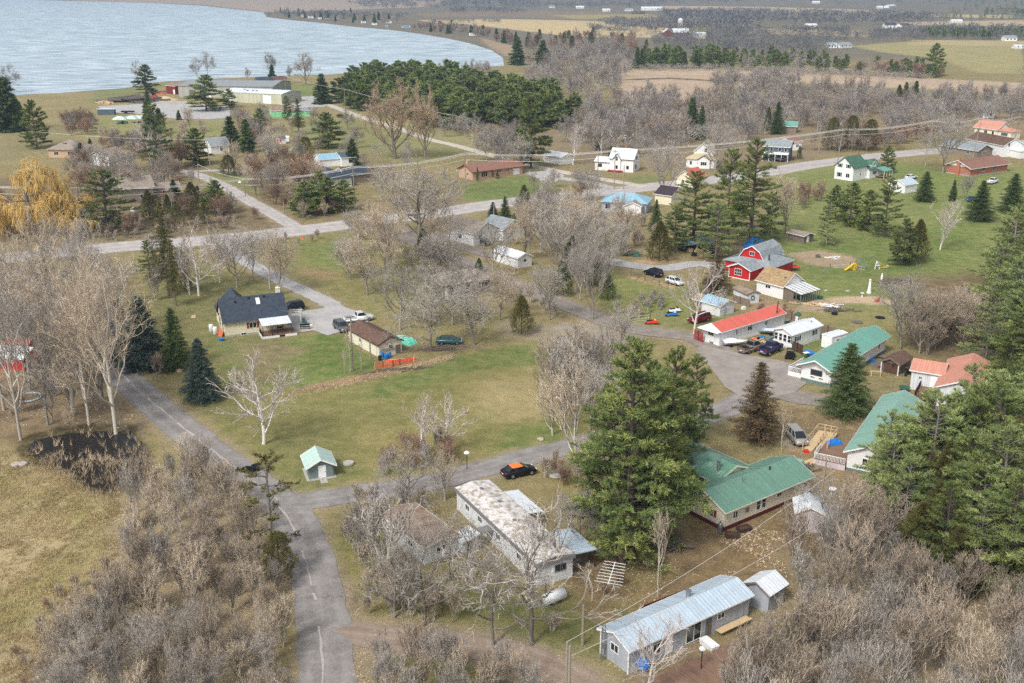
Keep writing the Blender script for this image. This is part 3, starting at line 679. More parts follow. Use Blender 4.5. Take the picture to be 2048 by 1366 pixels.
def spruce_tree(seed, H, R, base=.04, rings=34, per=4, droop=.25, bl=.3, bw=.07, dens=1., rag=.15, power=.85):
    rs = np.random.RandomState(seed); TR = TB(); CR = TB(); zs = np.linspace(-.15, H*.99, 6); pts = np.stack([zs*0, zs*0, zs], 1)
    t_tube(TR, pts, H*.014*(1-.9*zs/H)+.015, 7, .5); C = []; D = []
    for i in range(rings):
        f = i/rings; z0 = H*(base+(1-base)*f); Rr = R*(1-f)**power*(.75+.25*min(1, f*8))+.12; nbr = max(4, int((9+7*Rr/R)*dens))
        for b in range(nbr):
            az = b*6.283/nbr+rs.rand()*.8; L = Rr*rs.uniform(1-rag*2.2, 1+rag*.6); z = z0+rs.uniform(-.5, .5)*H/rings
            k = max(3, int(L/.2)); t = np.linspace(.12, 1, k); ca, sa = math.cos(az), math.sin(az); zz = z+L*(.28*t*(1 if f > .7 else .3)-droop*t*t*(1-f))
            P = np.stack([ca*L*t, sa*L*t, zz], 1); t_tube(TR, P[[0, k//2, k-1]], [.03, .02, .01], 3, .4)
            for sgn in (-1, 1, 0):
                side = np.array([-sa, ca, 0])*sgn; w_ = L*.3*(1-t*.65)[:, None]*rs.uniform(.2, 1.0, (k, 1))
                C.append(P+side*w_); D.append(nrm(np.tile(np.array([ca, sa, -.1])*1.+side*.9, (k, 1))+rs.randn(k, 3)*.25))
    C = np.concatenate(C); D = np.concatenate(D); tufts(CR, C, D, bl, bw, per, rs, .55)
    return TR, CR
def cedar_tree(seed, H, R, n=1500, per=4, shape='cone', bl=.42, bw=.07, upw=.9):
    rs = np.random.RandomState(seed); TR = TB(); CR = TB(); zs = np.linspace(-.1, H*.8, 5); t_tube(TR, np.stack([zs*0, zs*0, zs], 1), H*.015*(1-.8*zs/H)+.02, 6, .5)
    lob = rs.rand(9, 3)*[6.28, 1, 1]; f = rs.rand(n)**.8; az = rs.rand(n)*6.28
    prof = np.where(f < .25, .6+f*1.6, 1)*((1-f)**(.75 if shape == 'cone' else .42)); lump = 1+.22*np.sin(az*3+f*11+seed)+.15*np.sin(az*7-f*17)
    r = R*prof*lump*np.sqrt(rs.uniform(.35, 1, n)); C = np.stack([np.cos(az)*r, np.sin(az)*r, H*(.04+.94*f)], 1)
    D = nrm(np.stack([np.cos(az)*.6, np.sin(az)*.6, np.full(n, upw)], 1)); tufts(CR, C, D, bl, bw, per, rs, .5)
    for i in range(14):
        q = C[rs.randint(n)]; t_tube(TR, [[0, 0, q[2]*.75], q*.5+[0, 0, q[2]*.4], q], [.05, .03, .012], 3, .4)
    return TR, CR
PROTO = {}
def proto(key, gen, tm, cm):
    TR, CR = gen; PROTO[key] = (TR, CR, tm, cm, max(V[:, 2].max() for V in CR.V), {})
def tmesh(key, tree, one=False):
    TR, CR, tm, cm, H, cache = PROTO[key]
    if one:
        if 'one' not in cache:
            b = TB(); b.V = TR.V+CR.V; b.T = TR.T+CR.T; off = 0; 
            nT = sum(len(v) for v in TR.V); b.F = TR.F+[f+nT for f in CR.F]; me = b.mesh(tree)
            me.materials.append(TM[tm]); me.materials.append(TM[cm]); nf = sum(len(f) for f in TR.F); mi = np.zeros(len(me.polygons), np.int32); mi[nf:] = 1
            me.polygons.foreach_set('material_index', mi); cache['one'] = me
        return cache['one']
    if 'two' not in cache:
        a = TR.mesh('trunk'); a.materials.append(TM[tm]); c = CR.mesh('crown'); c.materials.append(TM[cm]); cache['two'] = (a, c)
    return cache['two']
trng = random.Random(11)
def plant(key, p, H, name, label, cat='tree', group=None, wide=1., one=False, rz=None):
    Hp = PROTO[key][4]; s = H/Hp; rz = trng.uniform(0, 6.28) if rz is None else rz
    if one:
        o = bpy.data.objects.new(name, tmesh(key, name, True)); COL.objects.link(o); o.location = (p[0], p[1], 0); o.rotation_euler = (0, 0, rz)
    else:
        o = empty(name, (p[0], p[1], 0), rz); a, c = tmesh(key, name)
        for nm, me in (('trunk', a), ('crown', c)):
            ch = bpy.data.objects.new(nm, me); COL.objects.link(ch); ch.parent = o
    o.scale = (s*wide, s*wide, s); return tag(o, label, cat, group)
# prototypes: near (rich) and far (light)
proto('spread1', bare_tree(1, 12, .46, .18, 10, .75, 4, kids=(5,4,4), ntw=4, twig=(.8, .027), ang0=.85, wig=.1), 'bark', 'twig_grey')
proto('spread2', bare_tree(2, 12, .44, .16, 10, .8, 4, kids=(5,4,4), ntw=4, twig=(.8, .027), ang0=.75, wig=.1), 'bark', 'twig_tan')
proto('spread3', bare_tree(22, 12, .56, .2, 9, .5, 4, kids=(5,4,4), ntw=4, twig=(.8, .026), ang0=.95, wig=.15, tr=.19), 'bark', 'twig_grey')
proto('sparse1', bare_tree(51, 12, .55, .22, 9, .5, 4, kids=(4,3,3), ntw=2, twig=(.8, .028), ang0=.95, wig=.14, tr=.2, tl=2, rmin=.022), 'bark', 'twig_grey')
proto('tall1', bare_tree(3, 18, .34, .2, 11, .8, 4, kids=(4,4,3), ntw=5, twig=(.9, .03), tr=.25, ang0=.55), 'bark_pale', 'twig_tan')
proto('tall2', bare_tree(4, 18, .4, .28, 10, .7, 4, kids=(4,4,3), ntw=5, twig=(.9, .03), tr=.22, ang0=.6), 'bark_pale', 'twig_grey')
proto('vase1', bare_tree(5, 18, .42, .1, 12, .85, 4, kids=(5,4,4), ntw=6, twig=(1.3, .05), ang0=.95, tr=.42), 'bark', 'twig_vase')
proto('birch1', bare_tree(6, 10, .42, .2, 8, .65, 3, kids=(5,4), ntw=3, twig=(.7, .03), tr=.16, wig=.12, ang0=.9, tl=2, rmin=.022), 'bark_birch', 'twig_birch')
proto('birch2', bare_tree(17, 10, .46, .16, 10, .55, 3, kids=(5,4), ntw=3, twig=(.75, .034), tr=.19, wig=.12, ang0=1.05, tl=2, rmin=.026), 'bark_birch', 'twig_birch')
proto('slim1', bare_tree(8, 9, .3, .45, 6, .8, 3, kids=(4,3), ntw=4, twig=(.7, .025), tr=.09), 'bark_pale', 'twig_tan')
proto('brush1', bare_tree(9, 5, .38, .1, 7, .9, 3, kids=(4,3), ntw=3, twig=(.6, .028), tr=.1, stems=3, wig=.1, tl=2, rmin=.024), 'bark_pale', 'twig_tan')
proto('brush2', bare_tree(10, 5, .42, .1, 7, .85, 3, kids=(4,3), ntw=3, twig=(.6, .028), tr=.1, stems=3, wig=.1, tl=1, rmin=.024), 'bark', 'twig_brown')
proto('brush3', bare_tree(12, 5.5, .38, .12, 7, .95, 3, kids=(4,3), ntw=3, twig=(.6, .028), tr=.1, stems=3, wig=.1, tl=2, rmin=.024), 'bark_pale', 'twig_grey')
proto('wood1', bare_tree(41, 9, .34, .1, 9, 1.0, 4, kids=(4,3,2), ntw=2, twig=(.6, .028), tr=.18, stems=2, ang0=.5, wig=.09, tl=2, rmin=.026), 'bark_pale', 'twig_grey')
proto('wood2', bare_tree(42, 9, .36, .12, 10, .95, 4, kids=(4,3,2), ntw=2, twig=(.6, .028), tr=.19, ang0=.6, wig=.09, tl=2, rmin=.026), 'bark_pale', 'twig_tan')
proto('wood3', bare_tree(43, 9, .4, .12, 9, .9, 4, kids=(4,3,2), ntw=2, twig=(.6, .028), tr=.17, stems=2, ang0=.6, wig=.1, tl=2, rmin=.026), 'bark', 'twig_brown')
proto('redbrush', bare_tree(13, 6, .6, .12, 7, .5, 3, kids=(5,4), ntw=5, twig=(.6, .026), tr=.08, stems=3), 'bark_dark', 'twig_red')
proto('willow', bare_tree(14, 14, .62, .2, 10, .3, 3, kids=(6,5), ntw=9, twig=(1.0, .05), droop=.8, tr=.38, ang0=.95), 'bark', 'twig_gold')
proto('far_round', bare_tree(15, 12, .62, .18, 9, .5, 3, kids=(5,4), ntw=7, twig=(1.5, .075), ang0=.9), 'bark', 'twig_far')
proto('far_round2', bare_tree(16, 12, .58, .18, 9, .55, 3, kids=(5,4), ntw=7, twig=(1.5, .075), ang0=.8), 'bark', 'twig_far2')
proto('far_red', bare_tree(17, 9, .6, .15, 8, .5, 3, kids=(5,4), ntw=6, twig=(1.1, .075), ang0=.8, stems=2), 'bark_dark', 'twig_red')
proto('far_tall', bare_tree(18, 16, .44, .2, 9, .8, 3, kids=(5,4), ntw=7, twig=(1.6, .075), ang0=.65), 'bark_pale', 'twig_far')
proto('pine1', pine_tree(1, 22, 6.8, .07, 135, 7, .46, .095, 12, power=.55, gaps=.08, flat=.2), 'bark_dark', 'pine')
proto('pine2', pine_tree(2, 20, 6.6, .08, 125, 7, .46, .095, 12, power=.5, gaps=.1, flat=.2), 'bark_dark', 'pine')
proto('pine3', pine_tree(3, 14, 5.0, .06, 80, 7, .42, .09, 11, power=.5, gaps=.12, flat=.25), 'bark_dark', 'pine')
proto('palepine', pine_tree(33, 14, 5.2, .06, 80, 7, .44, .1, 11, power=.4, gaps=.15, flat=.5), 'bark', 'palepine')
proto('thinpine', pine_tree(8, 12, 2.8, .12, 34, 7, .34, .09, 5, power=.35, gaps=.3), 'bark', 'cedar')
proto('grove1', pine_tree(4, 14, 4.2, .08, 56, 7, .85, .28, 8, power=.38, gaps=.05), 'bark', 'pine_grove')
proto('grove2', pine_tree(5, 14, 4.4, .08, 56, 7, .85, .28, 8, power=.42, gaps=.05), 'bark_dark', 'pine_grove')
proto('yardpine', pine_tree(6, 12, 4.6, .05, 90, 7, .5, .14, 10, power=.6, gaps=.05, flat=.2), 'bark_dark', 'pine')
proto('spruce1', spruce_tree(1, 11, 3.3, rag=.32), 'bark_dark', 'spruce')
proto('spruce2', spruce_tree(2, 11, 3.1, rag=.36, power=.75), 'bark_dark', 'spruce')
proto('bluespruce', spruce_tree(3, 9, 3.1, rag=.2), 'bark_dark', 'bluespruce')
proto('farspruce', spruce_tree(4, 12, 2.9, rings=22, per=4, bl=.6, bw=.18, dens=.8, rag=.36, power=.75), 'bark_dark', 'spruce')
proto('oldspruce', spruce_tree(5, 15, 2.4, base=.22, rings=34, per=3, rag=.4, power=.5, dens=.6), 'bark', 'cedar')
proto('browncone', spruce_tree(6, 11, 3.0, rings=34, per=3, rag=.35, dens=.8, droop=.1), 'bark_dark', 'browncone')
proto('cedar1', cedar_tree(1, 9, 2.8, 2200), 'bark_dark', 'cedar')
proto('cedar2', cedar_tree(2, 8, 3.0, 1900, shape='round', upw=.5), 'bark_dark', 'cedar')
proto('darkcedar', cedar_tree(3, 9, 2.4, 2000), 'bark_dark', 'spruce')
proto('farcedar', cedar_tree(4, 9, 2.4, 500, 4, 'round', .8, .2), 'bark_dark', 'cedar')
def single(key, px, py, ty, name, label, cat='tree', wide=1., one=None, dx=0, group=None):
    p = G(px, py); H = max(1.2, top_h(px, py, ty)); return plant(key, p, H, name, label, cat, group, wide, one=bool(one))
BLOCK = []     # keep-out rectangles (world), filled by houses
def inside(p, q): return pip(np.array([[p[0], p[1]]]), q)[0]
def cluster(keys, pp, n, hr, name, label, group, cat='tree', mind=None, one=False, seed=0, wide=(.85, 1.15), road=1.5):
    q = poly_px(pp); r = random.Random(seed+len(pp)*7+n); lo = q.min(0); hi = q.max(0); pts = []; tries = 0
    area = abs(sum(q[i][0]*q[(i+1) % len(q)][1]-q[(i+1) % len(q)][0]*q[i][1] for i in range(len(q))))/2
    mind = mind or .62*math.sqrt(area/n)
    while len(pts) < n and tries < n*60:
        tries += 1; p = (r.uniform(lo[0], hi[0]), r.uniform(lo[1], hi[1]))
        if not inside(p, q): continue
        if any((p[0]-a[0])**2+(p[1]-a[1])**2 < mind**2 for a in pts): continue
        if any(x0-.8 < p[0] < x1+.8 and y0-.8 < p[1] < y1+.8 for x0, x1, y0, y1 in BLOCK): continue
        if p[1] < 480 and any((p[0]-c.x)**2+(p[1]-c.y)**2 < (w_/2+road)**2 for nm, (P_, w_, k) in RPX.items() for c in RLINE[nm]): continue
        pts.append(p)
    W_ = ['leftmost','second from left','third from left','fourth from left','fifth from left','sixth from left','seventh from left','eighth from left','ninth from left','tenth from left','eleventh from left','twelfth from left']
    pts.sort(key=lambda p: p[0]/p[1])
    for i, p in enumerate(pts):
        lb = label
        if len(pts) <= 12: lb = label+', '+('rightmost' if i == len(pts)-1 and i else W_[i])
        plant(r.choice(keys), p, r.uniform(*hr), name, lb, cat, group, r.uniform(*wide), one, r.uniform(0, 6.28))
    return pts
def mass(name, label, cat, specs, seed=1, tm='far_twig'):
    """far woods that read as one mass: light trees merged in one mesh. specs: (outline px, n, (hmin,hmax), kind)"""
    rs = np.random.RandomState(seed); out = {'b': TB(), 'c': TB()}; 
    for pp, n, hr, kind in specs:
        q = poly_px([(a, max(b, -34)) for a, b in pp]); lo = q.min(0); hi = q.max(0); n = int(n*1.7); P = rs.uniform(lo, hi, (n*12, 2)); P = P[pip(P, q)][:n]
        for p in P:
            H = rs.uniform(*hr); far = p[1] > 1300; k = 30 if far else 64
            if kind == 'b':
                u = nrm(rs.randn(k, 3)); rr = rs.uniform(.35, 1, k)[:, None]; R = H*rs.uniform(.36, .6)*(1.5 if far else 1)
                C = np.array([p[0], p[1], H*.58])+u*rr*[R, R, H*.38]; D = nrm(u*[.7, .7, .4]+[0, 0, .7]+rs.randn(k, 3)*.4); v = rs.uniform(.1, .7)
                T = np.stack([np.clip(v+rs.randn(k)*.2, 0, 1), rs.rand(k)], 1); blades(out['b'], C-D*H*.08, D, rs.uniform(.15, .32, k)*H, np.full(k, H*(.1 if far else .026)), T, rs)
                t_tube(out['b'], [[p[0], p[1], 0], [p[0]+rs.randn()*.3, p[1], H*.55]], [H*.016, H*.008], 3, .8)
            else:
                f = rs.rand(k); az = rs.rand(k)*6.28; r = H*.22*(1-f)**.6*rs.uniform(.5, 1.1, k); C = np.stack([p[0]+np.cos(az)*r, p[1]+np.sin(az)*r, H*(.25+.7*f)], 1)
                D = nrm(np.stack([np.cos(az), np.sin(az), rs.uniform(.1, .9, k)], 1)); v = rs.uniform(.2, .7); T = np.stack([np.clip(v+rs.randn(k)*.2, 0, 1), rs.rand(k)*.5], 1)
                blades(out['c'], C, D, rs.uniform(.1, .2, k)*H, np.full(k, H*.13), T, rs); t_tube(out['c'], [[p[0], p[1], 0], [p[0], p[1], H*.8]], [H*.014, H*.005], 3, .1)
    b = TB(); nb = 0; fb = 0
    for key in 'bc':
        for V, F, T in zip(out[key].V, out[key].F, out[key].T): b.V.append(V); b.T.append(T[:, :2]); b.F.append(F+nb)
        nb += out[key].n
        if key == 'b': fb = sum(len(F) for F in out[key].F)
    me = b.mesh(name); me.materials.append(TM[tm]); me.materials.append(TM['spruce']); mi = np.zeros(len(me.polygons), np.int32); mi[fb:] = 1; me.polygons.foreach_set('material_index', mi)
    o = bpy.data.objects.new(name, me); COL.objects.link(o); return tag(o, label, cat, kind='stuff')
# ------------------------------------------------------------------ houses
class House:
    """a building with its near corner at A, long side towards B, other side towards C (photo pixels on the ground)"""
    def __init__(s, name, label, cat, A, B, C=None, W=None, L=None, group=None):
        a = G(*A); b = G(*B); u = (b-a); s.L = L or u.length; u.normalize(); s.a = a
        side = 1
        if C is not None:
            c = G(*C)-a; wv = -u.y*c.x+u.x*c.y; side = 1 if wv > 0 else -1
            if W is None: W = abs(wv)
        elif W < 0: side = -1; W = -W
        s.W = W; s.sv = side; s.ang = math.atan2(u.y, u.x)
        s.root = empty(name, a, s.ang, label, cat, group)
        v = Vector((-u.y, u.x, 0))*side; pts = [a, a+u*s.L, a+v*s.W, a+u*s.L+v*s.W]
        BLOCK.append((min(p.x for p in pts), max(p.x for p in pts), min(p.y for p in pts), max(p.y for p in pts)))
    def mb(s): return MB(s.sv)
    def wing(s, wall, roof, h, rise, u0=0, v0=0, L=None, W=None, ridge='u', style='gable', ov=.35, og=.3, skirt=None, sk=.5, trim='white_trim', th=.12, wname='wall', rname='roof', z0=0, wallobj=True, floor=None):
        L = s.L if L is None else L; W = s.W if W is None else W; s.box = (u0, v0, L, W, h); z = z0
        if skirt:
            m = s.mb(); m.box(u0-.015, u0+L+.015, v0-.015, v0+W+.015, -.1, sk); m.build('skirting', M(skirt), s.root)
        m = s.mb(); span, ax = (W, 'x') if ridge == 'u' else (L, 'y'); o1, o2 = (u0, L) if ridge == 'u' else (v0, W); c0 = v0 if ridge == 'u' else u0
        zb = z0 if z0 else (sk if skirt else -.1)
        if style == 'gable':
            sec = [(c0, zb), (c0+span, zb), (c0+span, h), (c0+span/2, h+rise), (c0, h)]
        elif style == 'shed': sec = [(c0, zb), (c0+span, zb), (c0+span, h+rise), (c0, h)]
        elif style == 'gambrel': sec = [(c0, zb), (c0+span, zb), (c0+span, h), (c0+span*.82, h+rise*.62), (c0+span/2, h+rise), (c0+span*.18, h+rise*.62), (c0, h)]
        else: sec = [(c0, zb), (c0+span, zb), (c0+span, h), (c0, h)]
        m.prism(sec, o1, o1+L if ridge == 'u' else o1+W, ax); m.build(wname, M(wall), s.root)
        r = s.mb(); e = .012
        def slab(top):      # top: list of (a,z) left eave -> right eave, extended and thickened
            low = [(a, zz-th) for a, zz in top]; return top+low[::-1]
        if style in ('gable', 'gambrel', 'shed'):
            if style == 'gable': k = rise/(span/2); top = [(c0-ov, h-ov*k+th+e), (c0+span/2, h+rise+th+e), (c0+span+ov, h-ov*k+th+e)]
            elif style == 'shed': k = rise/span; top = [(c0-ov, h-ov*k+th+e), (c0+span+ov, h+rise+ov*k+th+e)]
            else: k = rise*.62/(span*.18); top = [(c0-ov*.5, h-ov*.5*k*.6+th+e), (c0+span*.18, h+rise*.62+th+e), (c0+span/2, h+rise+th+e), (c0+span*.82, h+rise*.62+th+e), (c0+span+ov*.5, h-ov*.5*k*.6+th+e)]
            a0, a1 = (o1-og, o1+(L if ridge == 'u' else W)+og); sec = slab(top)
            if ridge == 'u': sec = sec[::-1]
            r.prism(sec if ridge != 'u' else sec, a0, a1, ax); ro = r.build(rname, M(roof), s.root)
            bm_fix(ro)
            if trim:      # rake boards
                t = s.mb(); w_ = .16
                for end in (a0-.03, a1+.005):
                    for (p, q_) in zip(top[:-1], top[1:]):
                        P = [(p[0], p[1]+.01), (q_[0], q_[1]+.01), (q_[0], q_[1]-w_-.05), (p[0], p[1]-w_-.05)]
                        t.prism(P[::-1] if ridge == 'u' else P, end, end+.025, ax)
                for (p, dirn) in ((top[0], -1), (top[-1], 1)):
                    P = [(p[0]+dirn*.005, p[1]+.01), (p[0]+dirn*.03, p[1]+.01), (p[0]+dirn*.03, p[1]-w_), (p[0]+dirn*.005, p[1]-w_)]
                    t.prism(P, a0, a1, ax)
                bm_fix(t.build('roof_trim', M(trim), s.root))
        elif style == 'hip':
            x0, x1, y0, y1 = u0-ov, u0+L+ov, v0-ov, v0+W+ov; H = h+rise+th; zE = h-.05
            if ridge == 'u': d = (y1-y0)/2; A_ = (x0+d*.95, (y0+y1)/2, H); B_ = (x1-d*.95, (y0+y1)/2, H)
            else: d = (x1-x0)/2; A_ = ((x0+x1)/2, y0+d*.95, H); B_ = ((x0+x1)/2, y1-d*.95, H)
            c = [(x0,y0,zE+.1),(x1,y0,zE+.1),(x1,y1,zE+.1),(x0,y1,zE+.1)]; cb = [(a, b, zE-.06) for a, b, _ in c]
            if ridge == 'u': fs = [(c[0],c[1],B_,A_),(c[1],c[2],B_),(c[2],c[3],A_,B_),(c[3],c[0],A_)]
            else: fs = [(c[0],c[1],A_),(c[1],c[2],B_,A_),(c[2],c[3],B_),(c[3],c[0],A_,B_)]
            for f in fs: r.poly(f)
            for i in range(4): r.poly((cb[i], cb[(i+1) % 4], c[(i+1) % 4], c[i]))
            r.poly(cb[::-1]); bm_fix(r.build(rname, M(roof), s.root))
        elif style == 'flat':
            r.box(u0-ov, u0+L+ov, v0-ov, v0+W+ov, h+e, h+rise+.12); r.build(rname, M(roof), s.root)
        return s
    def _pt(s, face, a, off, z):
        u0, v0, L, W, h = s.box
        return {'f': (u0+a, v0-off, z), 'b': (u0+a, v0+W+off, z), 'l': (u0-off, v0+a, z), 'r': (u0+L+off, v0+a, z)}[face]
    def panel(s, m, face, a0, a1, z0, z1, o0, o1):
        p = [s._pt(face, a0, o0, z0), s._pt(face, a1, o1, z1)]
        xs = sorted((p[0][0], p[1][0])); ys = sorted((p[0][1], p[1][1])); m.box(xs[0], xs[1], ys[0], ys[1], z0, z1)
    def window(s, face, a, z, w, h, mull=1, sh=None, frame='frame_white', name='window', label=None, rows=1):
        m = s.mb(); t = .07
        s.panel(m, face, a-w/2-t, a+w/2+t, z-h/2-t, z-h/2, -.03, .05); s.panel(m, face, a-w/2-t, a+w/2+t, z+h/2, z+h/2+t, -.03, .05)
        s.panel(m, face, a-w/2-t, a-w/2, z-h/2, z+h/2, -.03, .05); s.panel(m, face, a+w/2, a+w/2+t, z-h/2, z+h/2, -.03, .05)
        for i in range(1, mull+1): x = a-w/2+w*i/(mull+1); s.panel(m, face, x-.03, x+.03, z-h/2, z+h/2, -.03, .04)
        for i in range(1, rows): zz = z-h/2+h*i/rows; s.panel(m, face, a-w/2, a+w/2, zz-.03, zz+.03, -.03, .038)
        o = m.build(name, M(frame), s.root)
        if label: o['label'] = label
        g = s.mb(); s.panel(g, face, a-w/2, a+w/2, z-h/2, z+h/2, -.03, .015); g.build('pane', M('glass'), o)
        if sh:
            for sg in (-1, 1):
                k = s.mb(); c = a+sg*(w/2+t+.2); s.panel(k, face, c-.19, c+.19, z-h/2-.05, z+h/2+.05, -.02, .04); k.build('shutter', M(sh), o)
        return s
    def door(s, face, a, w=.9, h=2., z=.3, m_='door_white', name='door', label=None):
        m = s.mb(); s.panel(m, face, a-w/2, a+w/2, z, z+h, -.03, .045); o = m.build(name, M(m_), s.root)
        k = s.mb(); s.panel(k, face, a+w/2-.14, a+w/2-.08, z+h*.45, z+h*.5, .03, .1); k.build('handle', M('black_metal'), o)
        if label: o['label'] = label
        return s
    def part(s, name, m, mat_, smooth=False, label=None):
        o = m.build(name, M(mat_), s.root, smooth)
        if label: o['label'] = label
        return o
    def posts(s, name, boxes, mat_):
        for b in boxes: m = s.mb(); m.box(*b); m.build(name, M(mat_), s.root)
        return s
    def vent(s, u, v, z, r=.12, h=.5, m_='galv', name='vent_pipe'):
        m = s.mb(); m.cyl(u, v, z-.3, z+h, r, 10); m.cyl(u, v, z+h, z+h+.08, r*1.5, 10); s.part(name, m, m_); return s
    def chimney(s, u, v, z0, z1, w=.6, m_='brick'):
        m = s.mb(); m.box(u-w/2, u+w/2, v-w/2, v+w/2, z0, z1); m.box(u-w/2-.06, u+w/2+.06, v-w/2-.06, v+w/2+.06, z1, z1+.12); m.cyl(u, v, z1+.1, z1+.4, w*.22, 8); s.part('chimney', m, m_); return s
import bmesh
def bm_fix(o):
    bm = bmesh.new(); bm.from_mesh(o.data); bmesh.ops.recalc_face_normals(bm, faces=bm.faces); bm.to_mesh(o.data); bm.free(); o.data.update()

# --- cream house with slate roof
h = House('cream_house', 'cream house with dark slate roof, white awning and grey patio', 'house', (451,675), (559,662), (416,654), W=7.6, L=11.4)
h.wing('cream_siding', 'slate_shingle', 2.9, 3.3, og=.35, trim='weather_wood', skirt='concrete', sk=.35)
h.window('f', 5.1, 1.75, 1.3, .95, 1, 'shutter_red').window('f', 3.3, .3, .8, .4)
h.window('l', 5.6, 1.5, 1.1, 1.4, 1, frame='taupe_wall').window('l', 2.2, 1.5, .8, 1.3, frame='taupe_wall').window('l', 3.9, 3.9, .5, .6, frame='taupe_wall')
h.chimney(10.9, 4.6, 2.5, 7.0, .75, 'cream_wall')
m = h.mb(); m.prism([(6.1,5.76),(7.0,5.76),(7.0,5.84),(6.1,5.84)], 0, .01)
sk_ = MB(h.sv)
for u, v in ((2.6, 2.9), (5.2, 3.3), (8.0, 3.35)): h.vent(u, v, 2.9+3.3*v/3.8+.1, .14, .22, 'black_metal', 'roof_vent')
k = 3.3/3.8; m = h.mb(); m.hexa([(6.4,2.2,2.9+2.2*k+.16),(7.1,2.2,2.9+2.2*k+.16),(7.1,3.2,2.9+3.2*k+.16),(6.4,3.2,2.9+3.2*k+.16),(6.4,2.2,2.9+2.2*k+.28),(7.1,2.2,2.9+2.2*k+.28),(7.1,3.2,2.9+3.2*k+.28),(6.4,3.2,2.9+3.2*k+.28)]); h.part('skylight', m, 'white_plastic')
h.wing('cream_siding', 'slate_shingle', 2.9, 3.1, u0=.2, v0=6.4, L=6.2, W=5.4, ridge='v', og=.35, trim='weather_wood')
# awning and deck
m = h.mb(); m.hexa([(6.2,-3.4,2.35),(11.6,-3.4,2.35),(11.6,.1,2.85),(6.2,.1,2.85),(6.2,-3.4,2.42),(11.6,-3.4,2.42),(11.6,.1,2.92),(6.2,.1,2.92)]); h.part('awning', m, 'white_metal_roof')
h.posts('awning_post', [(u-.05, u+.05, -3.35, -3.25, .3, 2.4) for u in (6.3, 8.0, 9.8, 11.5)], 'dark_wood')
m = h.mb(); m.box(6.1, 12.4, -3.6, -.05, .32, .42); h.part('deck', m, 'deck_wood')
m = h.mb(); m.box(6.1, 9.2, -3.68, -3.62, .0, .42); m.box(10.2, 12.4, -3.68, -3.62, .0, .42); m.box(6.02, 6.08, -3.68, -.1, 0, .42); h.part('deck_skirt', m, 'white_trim')
m = h.mb()
for i in range(14): u = 6.15+i*.24; m.box(u, u+.04, -3.6, -3.56, .42, 1.25)
m.box(6.1, 9.3, -3.61, -3.55, 1.25, 1.31)
for i in range(12): v = -3.5+i*.28; m.box(6.12, 6.16, v, v+.04, .42, 1.25)
m.box(6.11, 6.17, -3.6, -.2, 1.25, 1.31); h.part('deck_railing', m, 'dark_wood')
m = h.mb(); m.tube([(-.5,5.8,2.6),(-.6,5.8,3.4)], .04, 6); m.lathe(-.7, 5.8, [(.02,3.3),(.28,3.38),(.32,3.42)], 12); h.part('satellite_dish', m, 'galv')
# --- cream garage
h = House('garage', 'long cream garage with brown shingle roof beside the parked cars', 'garage', (758,715), (698,681), (805,706))
h.wing('cream_wall', 'brown_shingle', 2.35, 1.0, og=.35, ov=.35, trim='dark_wood')
h.window('f', 6.9, 1.35, .7, .6, 1).window('l', 2.4, 1.5, .7, .65, 1); h.door('l', 3.8, 1.0, 1.5, .1, 'door_grey')
m = h.mb(); m.box(-.16, -.1, .2, 3.1, .95, 1.0); m.box(-.16, -.1, .2, 3.1, 1.3, 1.35)
for i in range(9): m.box(-.15, -.11, .25+i*.34, .3+i*.34, 1.0, 1.3)
h.part('ladder', m, 'weather_wood')
# --- pump shed
h = House('pump_shed', 'small grey green shed with white door and pale metal roof on a slab', 'shed', (618.5,960), (667,953), (601,939))
h.wing('shed_green_grey', 'palegreen_metal', 1.95, .85, ridge='v', og=.5, ov=.45); h.door('f', 1.75, 1.0, 1.75, .08)
m = h.mb(); m.box(-.35, h.L+.35, -.45, h.W+.2, -.02, .07); h.part('slab', m, 'concrete')
m = h.mb(); m.hexa([(1.3,-1.6,.02),(2.2,-1.6,.02),(2.2,-.45,.02),(1.3,-.45,.02),(1.3,-1.6,.04),(2.2,-1.6,.04),(2.2,-.45,.09),(1.3,-.45,.09)]); h.part('ramp', m, 'concrete')
# --- blue-roof trailer
h = House('mobile_home', 'long grey mobile home with pale blue metal roof beside brown deck', 'mobile home', (1256,1348), (1496,1235), (1212,1311.5), W=4.0)
h.wing('grey_siding', 'blue_metal', 2.75, .75, ov=.4, og=.25); L = h.L
h.window('l', 2.0, 1.75, 1.0, .8, 1).window('f', L*.22, 1.35, .9, 1.1, 1).window('f', L*.75, 1.75, .9, .55, 1)
h.window('f', L*.52, 1.3, 1.9, 1.9, 1, frame='cream_wall', name='patio_door').door('f', L*.32, .9, 2, .2, 'door_white').door('f', L*.645, .8, 1.9, .2, 'door_grey')
h.vent(L*.62, 2.6, 3.4, .22, .65)
for u, v in ((-.02, -.03), (-.02, 4.0)): m = h.mb(); m.box(u-.05, u+.06, v-.03, v+.07, 0, 2.7); h.part('corner_trim', m, 'white_trim')
m = h.mb()
for (du, dv) in ((0,0),(.42,0),(.2,.36)): m.tube([(-.75+du, 3.0+dv, 0), (-.62+du*.7, 3.05+dv*.7, 4.0)], .035, 6)
for i in range(14):
    z = .25+i*.27; m.beam((-.74, 3.0, z), (-.36, 3.0, z+.13), .03); m.beam((-.36, 3.0, z), (-.55, 3.3, z+.13), .03)
h.part('antenna_tower', m, 'galv')
m = h.mb(); m.box(-.22, -.02, 3.2, 3.5, 1.0, 1.5); m.box(-.16, -.08, 3.3, 3.38, 0, 1.0); h.part('meter_box', m, 'galv')
